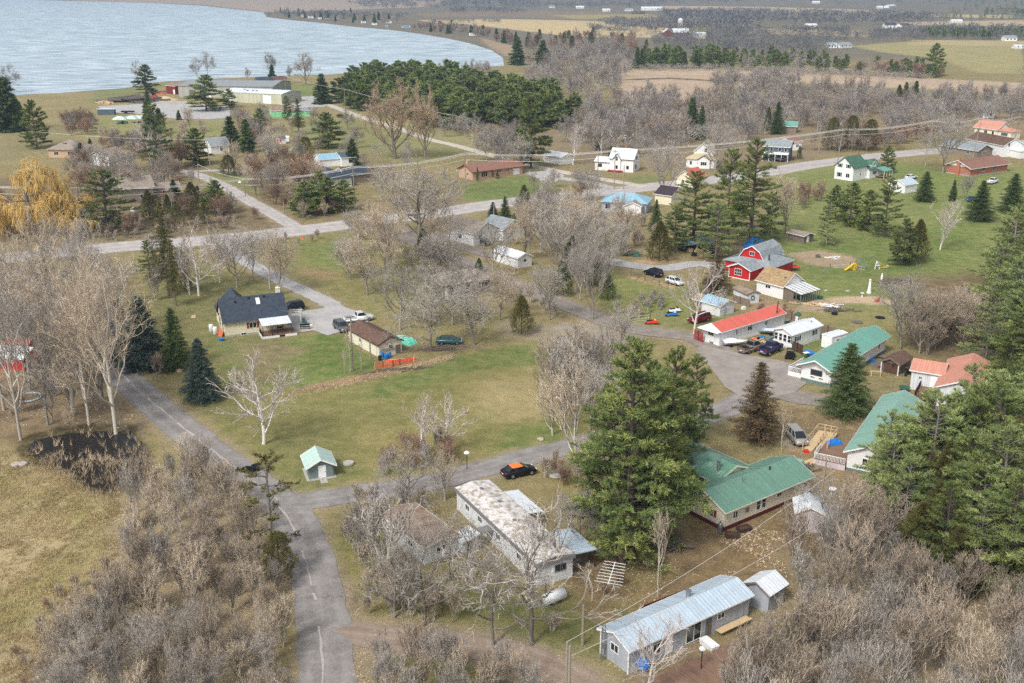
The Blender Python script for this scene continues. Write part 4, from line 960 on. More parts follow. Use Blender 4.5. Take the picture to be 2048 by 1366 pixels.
for z0_, u0, u1 in ((.02, L*.7, L*.97),): m = h.mb(); m.box(u0, u1, -1.0, -.8, .5, .6); m.box(u0, u1, -.9, -.1, .45, .5); h.part('ledge', m, 'new_wood')
# --- white-roof shed by the blue roof trailer
h = House('garden_shed', 'grey shed with white metal roof behind the pale blue trailer roof', 'shed', (1535,1228), (1499,1211), (1562,1213), L=3.0, W=3.0)
h.wing('grey_siding', 'white_metal_roof', 2.3, .8, ridge='v', ov=.3, og=.3, trim='weather_wood')
# --- long mobile home with littered roof
h = House('mobile_home', 'long white mobile home whose flat roof is littered with leaves', 'mobile home', (1074,1174), (914,1018), (1148,1157))
h.wing('white_paint', 'debris_roof', 2.8, .35, ov=.15, og=.15, style='gable', trim='fascia_grey'); L = h.L
h.window('l', 2.9, 1.6, 1.3, .75, 1, frame='fascia_grey')
for a in (.2, .45, .68, .85): h.window('f', L*a, 1.6, 1.0, .7, 1, frame='frame_white')
m = h.mb(); m.box(-.16, L+.16, -.26, -.19, 2.45, 2.95); m.box(-.3, -.2, -.2, h.W+.2, 2.45, 2.95); h.part('fascia', m, 'fascia_grey')
m = h.mb(); m.hexa([(.6,4.7,2.3),(6.2,4.7,2.3),(6.2,8.0,2.1),(.6,8.0,2.1),(.6,4.7,2.4),(6.2,4.7,2.4),(6.2,8.0,2.2),(.6,8.0,2.2)]); h.part('carport_roof', m, 'blue_metal')
h.posts('carport_post', [(u-.06, u+.06, 7.74, 7.86, 0, 2.1) for u in (.8, 3.4, 6)], 'dark_wood')
m = h.mb(); m.box(2.0, 6.0, 5.2, 7.6, .02, 1.4); h.part('stored_boxes', m, 'scrap')
m = h.mb(); m.hexa([(11.5,4.7,2.2),(18,4.7,2.2),(18,7.3,1.9),(11.5,7.3,1.9),(11.5,4.7,2.3),(18,4.7,2.3),(18,7.3,2.0),(11.5,7.3,2.0)]); h.part('side_awning', m, 'white_metal_roof')
h.posts('awning_post', [(u-.05, u+.05, 7.1, 7.2, 0, 1.95) for u in (11.8, 14.8, 17.8)], 'weather_wood')
for u, v in ((4, 2.4), (9, 2.0), (14, 2.6), (18, 2.2)): h.vent(u, v, 3.1, .15, .25, 'galv', 'roof_vent')
m = h.mb(); m.box(10.2, 11.6, -1.6, -.1, 1.9, 2.0); m.box(10.25, 10.35, -1.55, -1.45, 0, 1.9); m.box(11.45, 11.55, -1.55, -1.45, 0, 1.9); h.part('porch_roof', m, 'fascia_grey')
# --- rusty annex trailer at the left of it
h = House('old_trailer', 'old white trailer with rusty brown roof left of the littered roof', 'mobile home', (849,1130), (789,1082), (924,1110), L=9.5)
h.wing('white_paint', 'rust_metal', 2.2, .35, ov=.2, og=.2, trim='white_trim'); h.window('f', 3, 1.4, .9, .6).window('f', 6.5, 1.4, .9, .6).window('l', 2.2, 1.4, 1.1, .6)
h = House('tool_shed', 'low white tool shed in front of the littered roof', 'shed', (925,1112), (905,1098), (962,1103), L=2.0)
h.wing('white_paint', 'white_metal_roof', 1.7, .3, style='shed', ov=.15, og=.15); h.door('l', 1.0, .7, 1.4, .1, 'door_grey')
# --- green-roof bungalow
h = House('green_roof_bungalow', 'long beige bungalow with ribbed green metal roof and maroon skirting', 'house', (1447,1063), (1618,990), (1413,1037), W=6.4)
h.wing('beige_siding', 'green_metal', 2.75, 1.35, ov=.45, og=.35, skirt='maroon', sk=.55, trim='cream_wall'); L = h.L
h.window('f', 1.9, 1.65, .75, .85).window('f', 6.0, 1.65, .7, 1.25, 0, rows=2).window('f', 7.0, 1.65, .7, 1.25, 0, rows=2).window('f', 9.8, 1.9, .85, .45).window('f', 14.8, 1.75, .75, .75)
h.window('l', 2.4, 1.7, 1.3, .8, 1, 'shutter_red')
m = h.mb(); m.box(3.7, 4.25, -.12, 0, 1.4, 1.9); h.part('air_conditioner', m, 'galv')
h.vent(10.9, 2.6, 3.9, .1, .4, 'dark_wood'); m = h.mb(); m.beam((5.6,2.4,3.9), (5.6,2.4,5.5), .05); m.beam((5.6,2.4,4.0), (5.2,2.0,3.75), .04); m.beam((5.6,2.4,4.0), (6.0,2.0,3.75), .04); h.part('roof_antenna', m, 'galv')
h.wing('beige_siding', 'worn_green_metal', 2.7, 1.25, u0=5.2, v0=6.0, L=6.4, W=9.5, ridge='v', ov=.45, og=.3, trim='cream_wall')
h.window('l', 2.2, 1.7, 1.3, .9, 1); h.vent(6.6, 7.2, 3.6, .2, 1.1, 'galv', 'chimney_pipe')
m = h.mb(); m.box(2.3, 5.0, 6.8, 10.5, .5, .62); h.part('side_deck', m, 'weather_wood')
# --- lilac shed by the bungalow
h = House('lilac_shed', 'pale lilac shed with white roof beside the green roof bungalow', 'shed', (1590,1062), (1645,1067), W=3.4)
h.wing('lilac_wall', 'white_metal_roof', 2.55, .75, ridge='v', ov=.3, og=.3); h.wing('lilac_wall', 'white_metal_roof', 2.0, .3, u0=h.L+.02, v0=.4, L=2.0, W=2.4, style='shed', ov=.15, og=.15)
# --- sage-roof house at right
h = House('sage_roof_house', 'white house with sage green metal roof behind the white deck', 'house', (1692,940), (1766,828), W=-5.2)
h.wing('white_siding', 'sage_metal', 2.9, 1.2, ov=.5, og=.5, skirt='teal_skirt', sk=.4); L = h.L
h.window('f', 4, 1.8, 1.2, .9).window('f', 9, 1.8, 1.0, .9).window('f', 15, 1.8, 1.2, .9).door('f', 6.5, .9, 2.0, .6).window('l', 2.6, 1.7, 1.2, .9)
h.vent(9, 3.9, 4.0, .12, .5, 'white_plastic').vent(7, 3.5, 3.8, .12, .35, 'white_plastic')
m = h.mb(); m.box(-.3, 6.2, -4.3, -.1, .75, .87); h.part('deck', m, 'deck_wood')
m = h.mb(); m.box(-.34, -.28, -4.3, -.1, 0, .75); m.box(-.3, 6.2, -4.36, -4.3, 0, .75); h.part('deck_skirt', m, 'lilac_wall')
m = h.mb()
for i in range(22): v = -4.25+i*.19; m.box(-.32, -.28, v, v+.06, .9, 1.65)
m.box(-.34, -.26, -4.3, -.1, 1.65, 1.72)
for i in range(17): u = -.2+i*.19; m.box(u, u+.06, -4.3, -4.26, .9, 1.65)
m.box(-.3, 3.1, -4.32, -4.24, 1.65, 1.72); h.part('deck_railing', m, 'white_trim')
m = h.mb(); m.beam((3.2,-4.2,.8), (9.8,-4.6,.3), 1.3, .08); m.beam((9.6,-5.9,.3), (3.6,-6.2,.05), 1.3, .08); m.box(9.2, 10.9, -6.6, -3.9, .26, .34); h.part('ramp', m, 'new_wood')
m = h.mb()
for (a, b) in (((3.4,-3.5,.8),(10.8,-3.95,.3)), ((3.4,-4.85,.8),(9.4,-5.2,.3)), ((3.6,-6.85,.05),(10.8,-6.6,.3)), ((10.9,-6.6,.3),(10.9,-3.95,.3))):
    a = Vector(a); b = Vector(b); up = Vector((0,0,1.0)); m.beam(a+up, b+up, .08); m.beam(a+up*.5, b+up*.5, .05)
    for t in (0, .33, .66, 1): p = a.lerp(b, t); m.box(p.x-.05, p.x+.05, p.y-.05, p.y+.05, 0, p.z+1.0)
h.part('ramp_railing', m, 'new_wood')
# --- teal-roof mobile home
h = House('teal_roof_home', 'long white mobile home with teal metal roof behind the spruce', 'mobile home', (1660,776), (1769,706), (1599,763))
h.wing('white_siding', 'teal_metal', 3.1, 1.15, ov=.5, og=1.0, skirt='teal_skirt', sk=.65); L = h.L
h.window('l', 2.5, 2.0, 1.9, .9, 0, frame='fascia_grey').window('l', 1.7, 1.15, .7, .2, 0).window('l', 3.1, 1.15, .7, .2, 0)
h.window('f', L-3, 1.9, .8, 1.0).door('f', L-7.5, .9, 2, .7).window('f', L-11, 1.9, 1.2, .8).window('f', 4, 1.9, 1.2, .8)
m = h.mb(); m.box(1.0, 6.5, 5.3, 7.8, .7, .8); h.part('deck', m, 'weather_wood')
m = h.mb()
for i in range(26): u = 1.0+i*.21; m.box(u, u+.06, 7.76, 7.82, .8, 1.6)
for i in range(12): v = 5.3+i*.21; m.box(.96, 1.02, v, v+.06, .8, 1.6)
m.box(.95, 6.5, 7.74, 7.84, 1.6, 1.67); m.box(.94, 1.04, 5.3, 7.84, 1.6, 1.67); m.box(.95, 1.0, 5.3, 7.8, 0, .8); m.box(1, 6.5, 7.78, 7.83, 0, .8); h.part('deck_railing', m, 'white_trim')
m = h.mb(); m.box(L-3.5, L-1.8, -1.9, -.3, .3, .4); h.part('step_platform', m, 'weather_wood')
# --- white trailer shed behind the teal roof
h = House('utility_trailer', 'small white utility trailer behind the ridge of the teal roof', 'trailer', (1662,699), (1693,690), (1652,693), W=2.2)
h.wing('white_plastic', 'white_metal_roof', 2.2, .15, ov=.05, og=.05); h.window('f', 1.6, 1.4, .8, .5)
# --- white mobile home with four tall windows
h = House('white_park_home', 'short white mobile home with four tall front windows and dark shutters', 'mobile home', (1583,698), (1630,682), (1545,687), W=4.1, L=8.4)
h.wing('white_siding', 'white_metal_roof', 2.7, .75, ov=.3, og=.35, skirt='white_paint', sk=.4)
for a in (.62, 1.56, 2.5, 3.44): h.window('l', a, 1.65, .62, 1.25, 0, rows=2)
m = h.mb(); m.box(-.05, -.01, .05, .24, .95, 2.35); m.box(-.05, -.01, 3.84, 4.03, .95, 2.35); h.part('shutter', m, 'shutter_dark')
h.window('f', 1.6, 1.6, .8, .75, 0, 'shutter_dark').window('f', 6.6, 1.7, .35, .8, 0, 'shutter_dark'); h.vent(7.2, 1.3, 3.2, .1, .2)
# --- red-roof mobile home
h = House('red_roof_home', 'very long white mobile home with bright red metal roof', 'mobile home', (1438,693), (1568,653), (1405,682), W=4.1)
h.wing('white_paint', 'red_metal', 2.75, 1.0, ov=.35, og=.05, skirt='white_siding', sk=.6); L = h.L
m = h.mb(); m.hexa([(-1.0,-.3,2.6),(0,-.3,2.68),(0,4.4,2.68),(-1.0,4.4,2.6),(-1.0,-.3,2.7),(0,-.3,2.8),(0,4.4,2.8),(-1.0,4.4,2.7)]); m.prism([(-.3,2.7),(4.4,2.7),(2.05,3.85)], -.5, -.06); h.part('gable_canopy', m, 'white_trim')
h.window('l', 2.0, 1.9, 1.2, .65, 1).window('f', 4.6, 1.75, .5, .8).window('f', 8.3, 1.75, 1.2, .75, 1).window('f', 13, 1.75, .8, .7)
m = h.mb(); m.box(-.08, -.03, 1.3, 2.2, .1, .5); h.part('skirt_hatch', m, 'taupe_wall')
# --- blue-roof shed
h = House('blue_roof_shed', 'white shed with pale blue roof and light blue door beside grey fence', 'shed', (1439,633.5), (1413.5,626), (1466,625), L=4.6)
h.wing('white_paint', 'skyblue_metal', 2.2, .85, ov=.3, og=.35); h.door('l', 1.6, .85, 1.7, .15, 'door_blue')
h.wing('weather_wood', 'rust_metal', 1.9, .8, u0=h.L+.1, v0=.6, L=2.6, W=2.8, ov=.25, og=.2)
# --- wreath shed
h = House('wreath_shed', 'small weathered white shed with a dark wreath on its end', 'shed', (1493,608), (1464,594), (1511,599), W=2.9, L=5.0)
h.wing('white_paint', 'rust_metal', 2.0, .45, ov=.25, og=.2, trim='weather_wood')
m = h.mb(); m.tube([(-.08, 1.35+.42*math.cos(t), 1.2+.42*math.sin(t)) for t in [i*math.pi/8 for i in range(17)]], .09, 6, False); h.part('wreath', m, 'green_plastic')
# --- white house with tan roof and greenhouse
h = House('tan_roof_house', 'white house with steep tan shingle roof and slatted glass porch', 'house', (1565,599), (1516,585.6), (1604,588), L=6.8)
h.wing('white_siding', 'tan_shingle', 2.85, 2.2, ov=.4, og=.3, trim='white_trim'); h.window('f', 3.9, 1.9, 1.2, .6, 1).window('l', 2.4, 2.6, .5, .5)
h.vent(.9, 1.5, 3.6, .15, .7).vent(.5, .9, 3.1, .25, .12, 'galv', 'satellite_dish')
m = h.mb(); m.hexa([(-4.6,-.2,2.0),(-.05,-.2,2.75),(-.05,6.3,2.75),(-4.6,6.3,2.0),(-4.6,-.2,2.06),(-.05,-.2,2.81),(-.05,6.3,2.81),(-4.6,6.3,2.06)]); h.part('porch_roof', m, 'taupe_wall')
m = h.mb()
for i in range(6): v = -.1+i*1.1; m.hexa([(-4.62,v,2.07),(-.05,v,2.82),(-.05,v+.72,2.82),(-4.62,v+.72,2.07),(-4.62,v,2.11),(-.05,v,2.86),(-.05,v+.72,2.86),(-4.62,v+.72,2.11)])
h.part('roof_slat', m, 'white_metal_roof')
h.posts('porch_post', [(-4.5, -4.4, i*.76, i*.76+.1, 0, 2.0) for i in range(9)]+[(-4.4+i*1.1, -4.3+i*1.1, 0, .1, 0, 2.6 if i else 2.0) for i in range(4)], 'teal_skirt')
m = h.mb(); m.box(-2.6, -.05, .03, .06, 0, 2.3); m.box(-4.4, -2.6, .03, .06, 0, .7); h.part('porch_wall', m, 'weather_wood')
# --- red barn-style house
h = House('red_barn_house', 'bright red barn style house with grey gambrel roof and white trim', 'house', (1498.7,562), (1520,554), (1461,552), L=7.0)
L, W = h.L, h.W
h.wing('red_siding', 'grey_shingle', 2.45, 1.05, L=5.0, ov=.5, og=.5)
h.window('l', 2.9, 1.5, 1.6, 1.35, 2, rows=2)
m = h.mb(); m.box(-.04, .03, -.03, .12, 0, 2.4); m.box(-.04, .03, W-.12, W+.03, 0, 2.4); m.box(-.06, -.02, 0, W, 0, .18); h.part('corner_trim', m, 'white_trim')
h.wing('red_siding', 'grey_shingle', 2.45, 2.4, u0=4.6, v0=-2.6, L=9.5, W=11.6, ov=.5, og=.6, style='hip')
h.wing('red_siding', 'grey_shingle', 3.2, 2.9, u0=6.3, v0=.3, L=8.6, W=6.2, ov=.3, og=.3, style='gambrel', wname='upper_wall', z0=2.4)
h.window('l', 3.1, 4.4, 1.1, .8, 1); h.vent(6.8, -.6, 3.6, .14, .9, 'black_metal', 'stove_pipe').vent(9.5, 8.2, 3.4, .16, .4)
h = House('weathered_cabin', 'weathered open fronted cabin with flat grey roof edged in white', 'shed', (1607,487), (1577,480), (1624,484), W=3.6, L=5.0)
h.wing('weather_wood', 'taupe_shingle', 1.9, .5, ov=.35, og=.35, trim='white_trim'); h.door('l', 1.5, .9, 1.6, .1, 'door_white')
# --- brown double-door shed
h = House('brown_door_shed', 'small shed with brown double doors and white posts under brown roof', 'shed', (1797,751), (1820,737), (1762,743))
h.wing('weather_wood', 'brown_shingle', 1.95, .75, ov=.3, og=.45, trim='weather_wood')
m = h.mb(); m.box(-.06, -.01, .35, h.W/2-.02, .1, 1.85); m.box(-.06, -.01, h.W/2+.02, h.W-.35, .1, 1.85); h.part('double_door', m, 'brown_wood')
h.posts('porch_post', [(-.4, -.28, -.05, .08, 0, 1.95), (-.4, -.28, h.W-.1, h.W+.03, 0, 1.95)], 'white_trim')
m = h.mb(); m.box(-.16, -.05, h.W*.3, h.W*.42, 1.4, 1.75); h.part('wall_lamp', m, 'black_metal')
# --- salmon-roof house
h = House('salmon_roof_house', 'white house with two salmon pink metal roofs at the pine edge', 'house', (1819,778), (1866,786), (1830,760), W=5.2, L=4.6)
h.wing('white_paint', 'salmon_metal', 3.3, 1.0, ov=.35, og=.3); h.door('f', 3.4, 1.0, 2.0, .9).window('f', 1.4, 2.2, .4, .4)
h.wing('white_paint', 'salmon_metal', 3.2, 1.4, u0=4.65, v0=-5.5, L=6.6, W=14, ridge='v', ov=.45, og=.4); h.window('f', 3.3, 1.9, 1.2, .9)
m = h.mb(); m.box(1.6, 4.3, -5.4, -.1, .8, .9); h.part('stair_deck', m, 'deck_wood')
m = h.mb()
for a, b in (((1.6,-5.4,.9),(1.6,-.2,.9)), ((1.6,-5.4,.9),(4.2,-5.4,.9))):
    a = Vector(a); b = Vector(b); m.beam(a+Vector((0,0,.9)), b+Vector((0,0,.9)), .09); n = int((b-a).length/.25)
    for i in range(n+1): p = a.lerp(b, i/n); m.box(p.x-.03, p.x+.03, p.y-.03, p.y+.03, .0 if i % 4 == 0 else .9, 1.8)
h.part('deck_railing', m, 'dark_wood')
# --- along the street
h = House('brick_ranch_house', 'low pale brick ranch house with brown roof and white garage door', 'house', (945.7,360.7), (1045,348), (924,353))
h.wing('pale_brick', 'redbrown_shingle', 2.9, 1.7, ov=.7, og=.6, trim='old_red'); L = h.L
h.window('f', 4.6, 1.5, 2.4, 1.6, 2).window('f', 10.5, 2.0, 1.6, .6, 1).window('f', 14, 2.0, 1.4, .6, 1); h.door('f', L-2.6, 2.6, 2.1, .1, 'door_white', 'garage_door').door('f', 8, .95, 2.1, .2, 'door_grey')
h.window('l', 3, 1.7, 1.0, .9); h.chimney(1.6, 5.2, 2.5, 5.4, .8, 'pale_brick')
h = House('white_garage', 'plain white gabled garage beside the tall white birch', 'garage', (1122,330), (1146,326.5), (1094.5,321), W=9.5, L=6.0)
h.wing('white_siding', 'white_metal_roof', 2.7, 1.1, ridge='v', ov=.4, og=.4)
h = House('white_farmhouse', 'white two storey farmhouse with white metal roof and red porch steps', 'house', (1266,345.3), (1227.5,342.6), (1281,339), W=7.4, L=8.4)
h.wing('white_siding', 'white_metal_roof', 4.5, 2.9, ov=.4, og=.35, trim='dark_wood'); L = h.L
h.wing('white_siding', 'white_metal_roof', 4.5, 1.7, u0=4.4, v0=-.5, L=2.6, W=3.0, ridge='v', ov=.3, og=.3, trim='dark_wood')
h.window('f', 1.3, 4.4, .8, 1.2, 0, rows=2).window('f', 1.3, 1.6, .8, 1.2, 0); h.box = (0, 0, L, h.W, 4.5)
h.window('l', 3.7, 4.6, .8, 1.5, 0, 'shutter_dark').window('l', 3.0, 1.6, .9, 1.5, 0, 'shutter_dark').window('f', 2.0, 1.6, .9, 1.2, 0)
h.wing('white_siding', 'white_metal_roof', 2.9, 1.3, u0=L+.02, v0=.4, L=5.4, W=6.0, ov=.35, og=.35, trim='dark_wood'); h.window('f', 3.6, 1.7, 1.4, 1.1, 1, frame='taupe_wall').window('r', 3, 1.7, 2.0, 1.1, 2)
m = h.mb(); m.box(3.4, 8.6, -1.6, -.6, .05, .55); m.box(4.4, 6.4, -2.4, -1.6, .05, .3); h.part('porch_steps', m, 'red_lattice'); h.chimney(4.2, 4.6, 6.8, 8.2, .5)
h = House('cream_roof_farmhouse', 'white farmhouse with cream coloured roof behind a bare tree', 'house', (1372,334.5), (1428,337.5), W=6.0)
h.wing('white_siding', 'cream_shingle', 3.0, 1.5, ov=.4, og=.35, style='hip'); L = h.L
h.window('f', 1.6, 1.7, .7, 1.2, 0).window('f', 4.2, 1.7, .7, 1.2, 0).window('f', L-3.6, 1.7, 1.8, 1.1, 2).door('f', L-1, .9, 2, .2)
h.wing('white_siding', 'cream_shingle', 3.1, 1.4, u0=L*.42, v0=-1.0, L=4.2, W=4.5, ridge='v', ov=.3, og=.3, trim='dark_wood'); h.window('f', 2.1, 1.7, 2.0, 1.1, 2)
h.wing('white_siding', 'cream_shingle', 5.3, 3.0, u0=2.0, v0=3.5, L=L-3, W=8, ridge='v', ov=.4, og=.4, wname='upper_wall'); h.window('f', 4.0, 5.7, .9, 1.3, 0)
h = House('blue_hip_house', 'pale house with sky blue hipped roof behind bare shrubs', 'house', (1203,423), (1292,428), W=8.5)
h.wing('grey_siding', 'skyblue_metal', 2.9, 1.9, ov=.5, style='hip'); L = h.L; h.window('f', 1.8, 1.6, 1.5, 1.4, 1).window('f', 9.5, 1.6, .9, 1.3, 0); h.door('f', 6.5, .95, 2.0, .2)
h.wing('white_siding', 'taupe_shingle', 2.6, 1.0, u0=L*.55, v0=-2.6, L=4.6, W=4, ridge='v', ov=.3, og=.3)
h = House('dark_roof_cottage', 'cream cottage with dark purple brown roof beside the big pine', 'house', (1342,411), (1318,407.6), (1372,400), L=5.5, W=7.5)
h.wing('cream_siding', 'dark_shingle', 2.9, 1.8, ridge='u', ov=.4, og=.4)
h = House('red_roof_cottage', 'small yellow cottage with steep red roof peeking over the pine', 'house', (1353,372), (1385,376), W=8)
h.wing('cream_siding', 'red_metal', 2.9, 2.4, ridge='v', ov=.4, og=.3); h.window('f', 2.2, 1.7, .9, 1.1)
h = House('slate_two_storey', 'dark blue grey two storey house with white window frames', 'house', (1526,320), (1577,323), W=8)
h.wing('blue_grey_siding', 'grey_shingle', 5.2, 1.8, ov=.5, og=.5); L = h.L
for a in (.3, .62, .86): h.window('f', L*a, 4.1, .9, 1.3, 0)
h.window('f', L*.45, 1.6, 1.4, 1.1, 1).window('f', L*.85, 1.6, .9, 1.1, 0)
m = h.mb(); m.hexa([(0,-2.4,2.6),(L,-2.4,2.6),(L,0,3.0),(0,0,3.0),(0,-2.4,2.7),(L,-2.4,2.7),(L,0,3.1),(0,0,3.1)])
for i in range(5): u = .1+i*(L-.2)/4; m.box(u-.07, u+.07, -2.35, -2.2, 0, 2.6)
h.part('porch', m, 'white_trim')
h = House('brown_roof_cottage', 'white cottage with brown roof right of the dark two storey house', 'house', (1580,301), (1602,300), W=9); h.wing('white_siding', 'redbrown_shingle', 3.2, 1.4, ov=.4, og=.4); h.window('f', 3, 1.7, 1, 1)
h = House('green_roof_cottage', 'tiny cottage with green roof under the tall dark spruces', 'house', (1568,265), (1592,266), W=7); h.wing('taupe_wall', 'teal_metal', 2.8, 1.6, ov=.5, og=.4)
h = House('green_farmhouse', 'tall white farmhouse with dark green roof and gabled dormer', 'house', (1704.7,362.5), (1745,354), (1670,356.5), L=11.5)
L, W = h.L, h.W
h.wing('white_siding', 'dkgreen_shingle', 4.4, 3.0, ov=.4, og=.35, trim='dkgreen_shingle', L=8.2)
h.window('l', 1.9, 4.6, .8, 1.1, 0, 'green_plastic').window('l', 5.0, 4.6, .8, 1.1, 0, 'green_plastic').window('l', 1.9, 1.6, 1.3, 1.2, 1).window('l', 5.0, 1.6, .9, 1.3, 0, 'green_plastic').window('f', 4.4, 1.8, .6, .7, 0)
h.chimney(7.6, 3.6, 6.5, 8.4, .5)
h.wing('white_siding', 'dkgreen_shingle', 3.0, 2.4, u0=8.25, v0=-1.0, L=7.4, W=6.4, ov=.35, og=.35, trim='dkgreen_shingle'); h.window('f', 2.8, 1.7, .6, 1.1, 0, 'shutter_dark').window('f', 3.9, 1.7, .6, 1.1, 0).window('r', 3.2, 3.7, .6, .8, 0)
h.wing('white_siding', 'dkgreen_shingle', 4.4, 1.1, u0=9.6, v0=-.6, L=3.0, W=3.2, ridge='v', ov=.3, og=.25, z0=3.0, wname='dormer_wall', rname='dormer_roof'); h.window('f', 1.5, 4.4, .7, .7, 0)
m = h.mb(); m.hexa([(12.0,-4.2,2.3),(17.2,-4.2,2.3),(17.2,-1.0,3.1),(12.0,-1.0,3.1),(12.0,-4.2,2.4),(17.2,-4.2,2.4),(17.2,-1.0,3.2),(12.0,-1.0,3.2)]); h.part('porch_roof', m, 'teal_metal')
h.posts('porch_post', [(u-.06, u+.06, -4.1, -4.0, 0, 2.3) for u in (12.1, 13.8, 15.5, 17.1)], 'white_trim')
m = h.mb(); m.box(12.0, 17.2, -4.3, -1.0, .4, .5); h.part('porch_deck', m, 'deck_wood')
h = House('pale_blue_garage', 'small white garage with pale blue roof on the green lawn', 'garage', (1809,387), (1833,383), (1792.5,380), W=5.2)
h.wing('white_siding', 'blue_metal', 2.6, 1.2, ov=.3, og=.3); h.window('l', 2.6, 1.3, .6, 1.0)
h = House('red_brick_ranch', 'red brick ranch house with white gable and brick chimney', 'house', (1939,353.5), (1998,345), (1891,345.5), L=20)
h.wing('brick', 'redbrown_shingle', 2.9, 1.9, ov=.8, og=.8); W = h.W
m = h.mb(); m.prism([(.15,2.95),(W-.15,2.95),(W/2,4.6)], -.03, -.005); h.part('gable_panel', m, 'white_trim')
m = h.mb(); m.box(-.62, -.02, W*.42, W*.54, 0, 5.6); h.part('chimney', m, 'brick'); m = h.mb(); m.box(-.04, h.L, -.05, -.01, -.05, .35); m.box(-.05, -.01, -.03, W, -.05, .35); h.part('foundation', m, 'concrete')
h.window('l', 1.8, .55, .9, .3, 0).window('f', 3, 2.2, 1.5, .5, 1).window('f', 7, 1.8, 1.6, 1.1, 1).window('f', 13, 1.8, 2.0, 1.2, 2)
h = House('grey_green_ranch', 'long ranch house with grey green roof behind the brick one', 'house', (1953,317), (1903,309), (1977,313), L=16, W=8.5)
h.wing('taupe_wall', 'grey_shingle', 2.9, 1.8, ov=.5, og=.5); h.window('l', 4, 1.7, 1.5, 1.2, 1).window('f', 4, 1.7, 1.4, 1)
h = House('brown_roof_hall', 'big white hall with dark brown roof by the street', 'house', (2005,314), (1952,303), (2024,310), L=20, W=9)
h.wing('white_siding', 'brown_shingle', 4.2, 2.3, ov=.4, og=.3); h.window('l', 2.2, 4.4, .7, 1.4, 0).window('l', 6.5, 1.8, .8, 1.1, 0)
h.wing('white_siding', 'white_metal_roof', 2.6, .5, u0=-5.1, v0=3, L=5.0, W=5, style='shed', ov=.2, og=.2)
h = House('peach_roof_house', 'cream house with peach orange roof beyond the street bend', 'house', (1993,275), (1957,270), (2012,272), W=8, L=11)
h.wing('cream_wall', 'salmon_metal', 3.4, 2.8, ov=.6, og=.5); h.window('f', 2, 1.7, 1, 1.2, 0).window('f', 5.5, 1.7, 1.4, 1.2, 1).window('f', 9, 1.7, 1, 1.2, 0).window('l', 4, 1.7, 1.5, 1.2, 1)
h.wing('cream_wall', 'salmon_metal', 2.9, 1.2, u0=-6.1, v0=.5, L=6, W=6, style='hip', ov=.5); h.window('f', 3, 1.6, 3, 1.2, 4)
h = House('steep_white_cottage', 'small white cottage with steep roof half hidden in grey woods', 'house', (1965,236), (1988,237), W=8); h.wing('white_siding', 'blue_metal', 3.6, 3, ridge='v', ov=.3, og=.3); h.window('f', 3.5, 2, .9, 1.2, 0)
# centre
h = House('grey_gable_house', 'white house with grey gable roof just below the street bend', 'house', (947,492), (893,478), (1000,485), L=11, W=8.5)
h.wing('white_siding', 'taupe_shingle', 3.2, 2.1, ov=.4, og=.4); h.window('l', 2.2, 2.0, .9, .8, 0).window('l', 4.9, 3.6, .4, .7, 0).window('f', 5, 1.6, 1.2, 1.1, 1); h.door('f', 8, 2.4, 2.0, .1, 'door_white', 'garage_door')
h.wing('white_siding', 'grey_shingle', 3.0, 2.0, u0=-1.5, v0=8.52, L=8.0, W=7.5, ridge='u', ov=.4, og=.35)
h = House('long_white_outbuilding', 'long white outbuilding with white roof beside the dirt lane', 'shed', (1036,537), (987,521), (1058,531), W=4.0)
h.wing('white_siding', 'white_metal_roof', 2.4, .9, ov=.3, og=.3, style='gable'); h.window('l', 2.0, 1.6, .6, .4, 0, frame='taupe_wall').window('f', 6, 1.5, .8, .6)
h = House('taupe_bungalow', 'taupe bungalow with low hipped roof hidden behind big bare trees', 'house', (886,596), (985,582), (868,585), W=7.5)
h.wing('taupe_wall', 'taupe_shingle', 2.8, 1.5, ov=.6, style='hip'); h.window('f', 2.0, 1.5, .8, 1.2, 0).window('f', 6.0, 1.7, .8, .9, 0).window('f', 9.5, 1.7, 1.4, 1.0, 1).window('l', 4, 1.6, .6, 1.6, 0); h.door('f', .9, .9, 2.0, .1)
# upper left
h = House('lake_warehouse', 'huge grey warehouse with flat pale roof on the lake shore', 'warehouse', (358,194), (540,196), W=34, L=54)
h.wing('greycream_wall', 'grey_metal_roof', 6.0, 1.8, ov=.3, og=.3, trim='fascia_grey'); h.door('f', 8, 3.5, 4, .1, 'door_grey', 'loading_door').door('f', 18, 1, 2.2, .1)
h = House('beige_warehouse', 'beige metal warehouse with white roof and white loading door', 'warehouse', (564,209), (441,203), (575,203), W=19, L=37)
h.wing('commercial_wall', 'white_metal_roof', 5.2, 1.2, ov=.2, og=.2); h.door('f', 9, 5, 4.2, .1, 'door_white', 'loading_door')
for u, v in ((18, 4), (21, 5), (24, 4), (27, 6)): h.vent(u, v, 5.6, .5, .6)
h = House('red_barn', 'dark red plank barn with rusty roof left of the warehouse', 'barn', (351.5,189), (324,186), W=-13, L=9); h.wing('old_red', 'rust_metal', 4.6, 1.6, ov=.3, og=.3, ridge='u'); h.door('f', 1.4, 1.5, 2.5, .1, 'door_white')
h = House('mint_shed', 'long mint green shed with peeling rusty roof', 'shed', (543.5,235), (622,232.4), (521,223), W=13, L=19.5)
h.wing('mint_wall', 'rust_metal', 3.0, 2.0, ov=.2, og=.2, L=11, W=11); h.wing('mint_wall', 'grey_metal_roof', 2.6, .5, u0=11.05, v0=.2, L=8.4, W=6, style='shed', ov=.2, og=.2)
h = House('lake_cottage', 'yellow lakeside cottage with dark green roof and small windows', 'house', (514,172), (547,171), W=8); h.wing('beige_siding', 'slate_shingle', 3, 1.8, ov=.5, og=.5)
for a in (2, 4.2, 6.4): h.window('f', a, 1.8, .8, .8, 0)
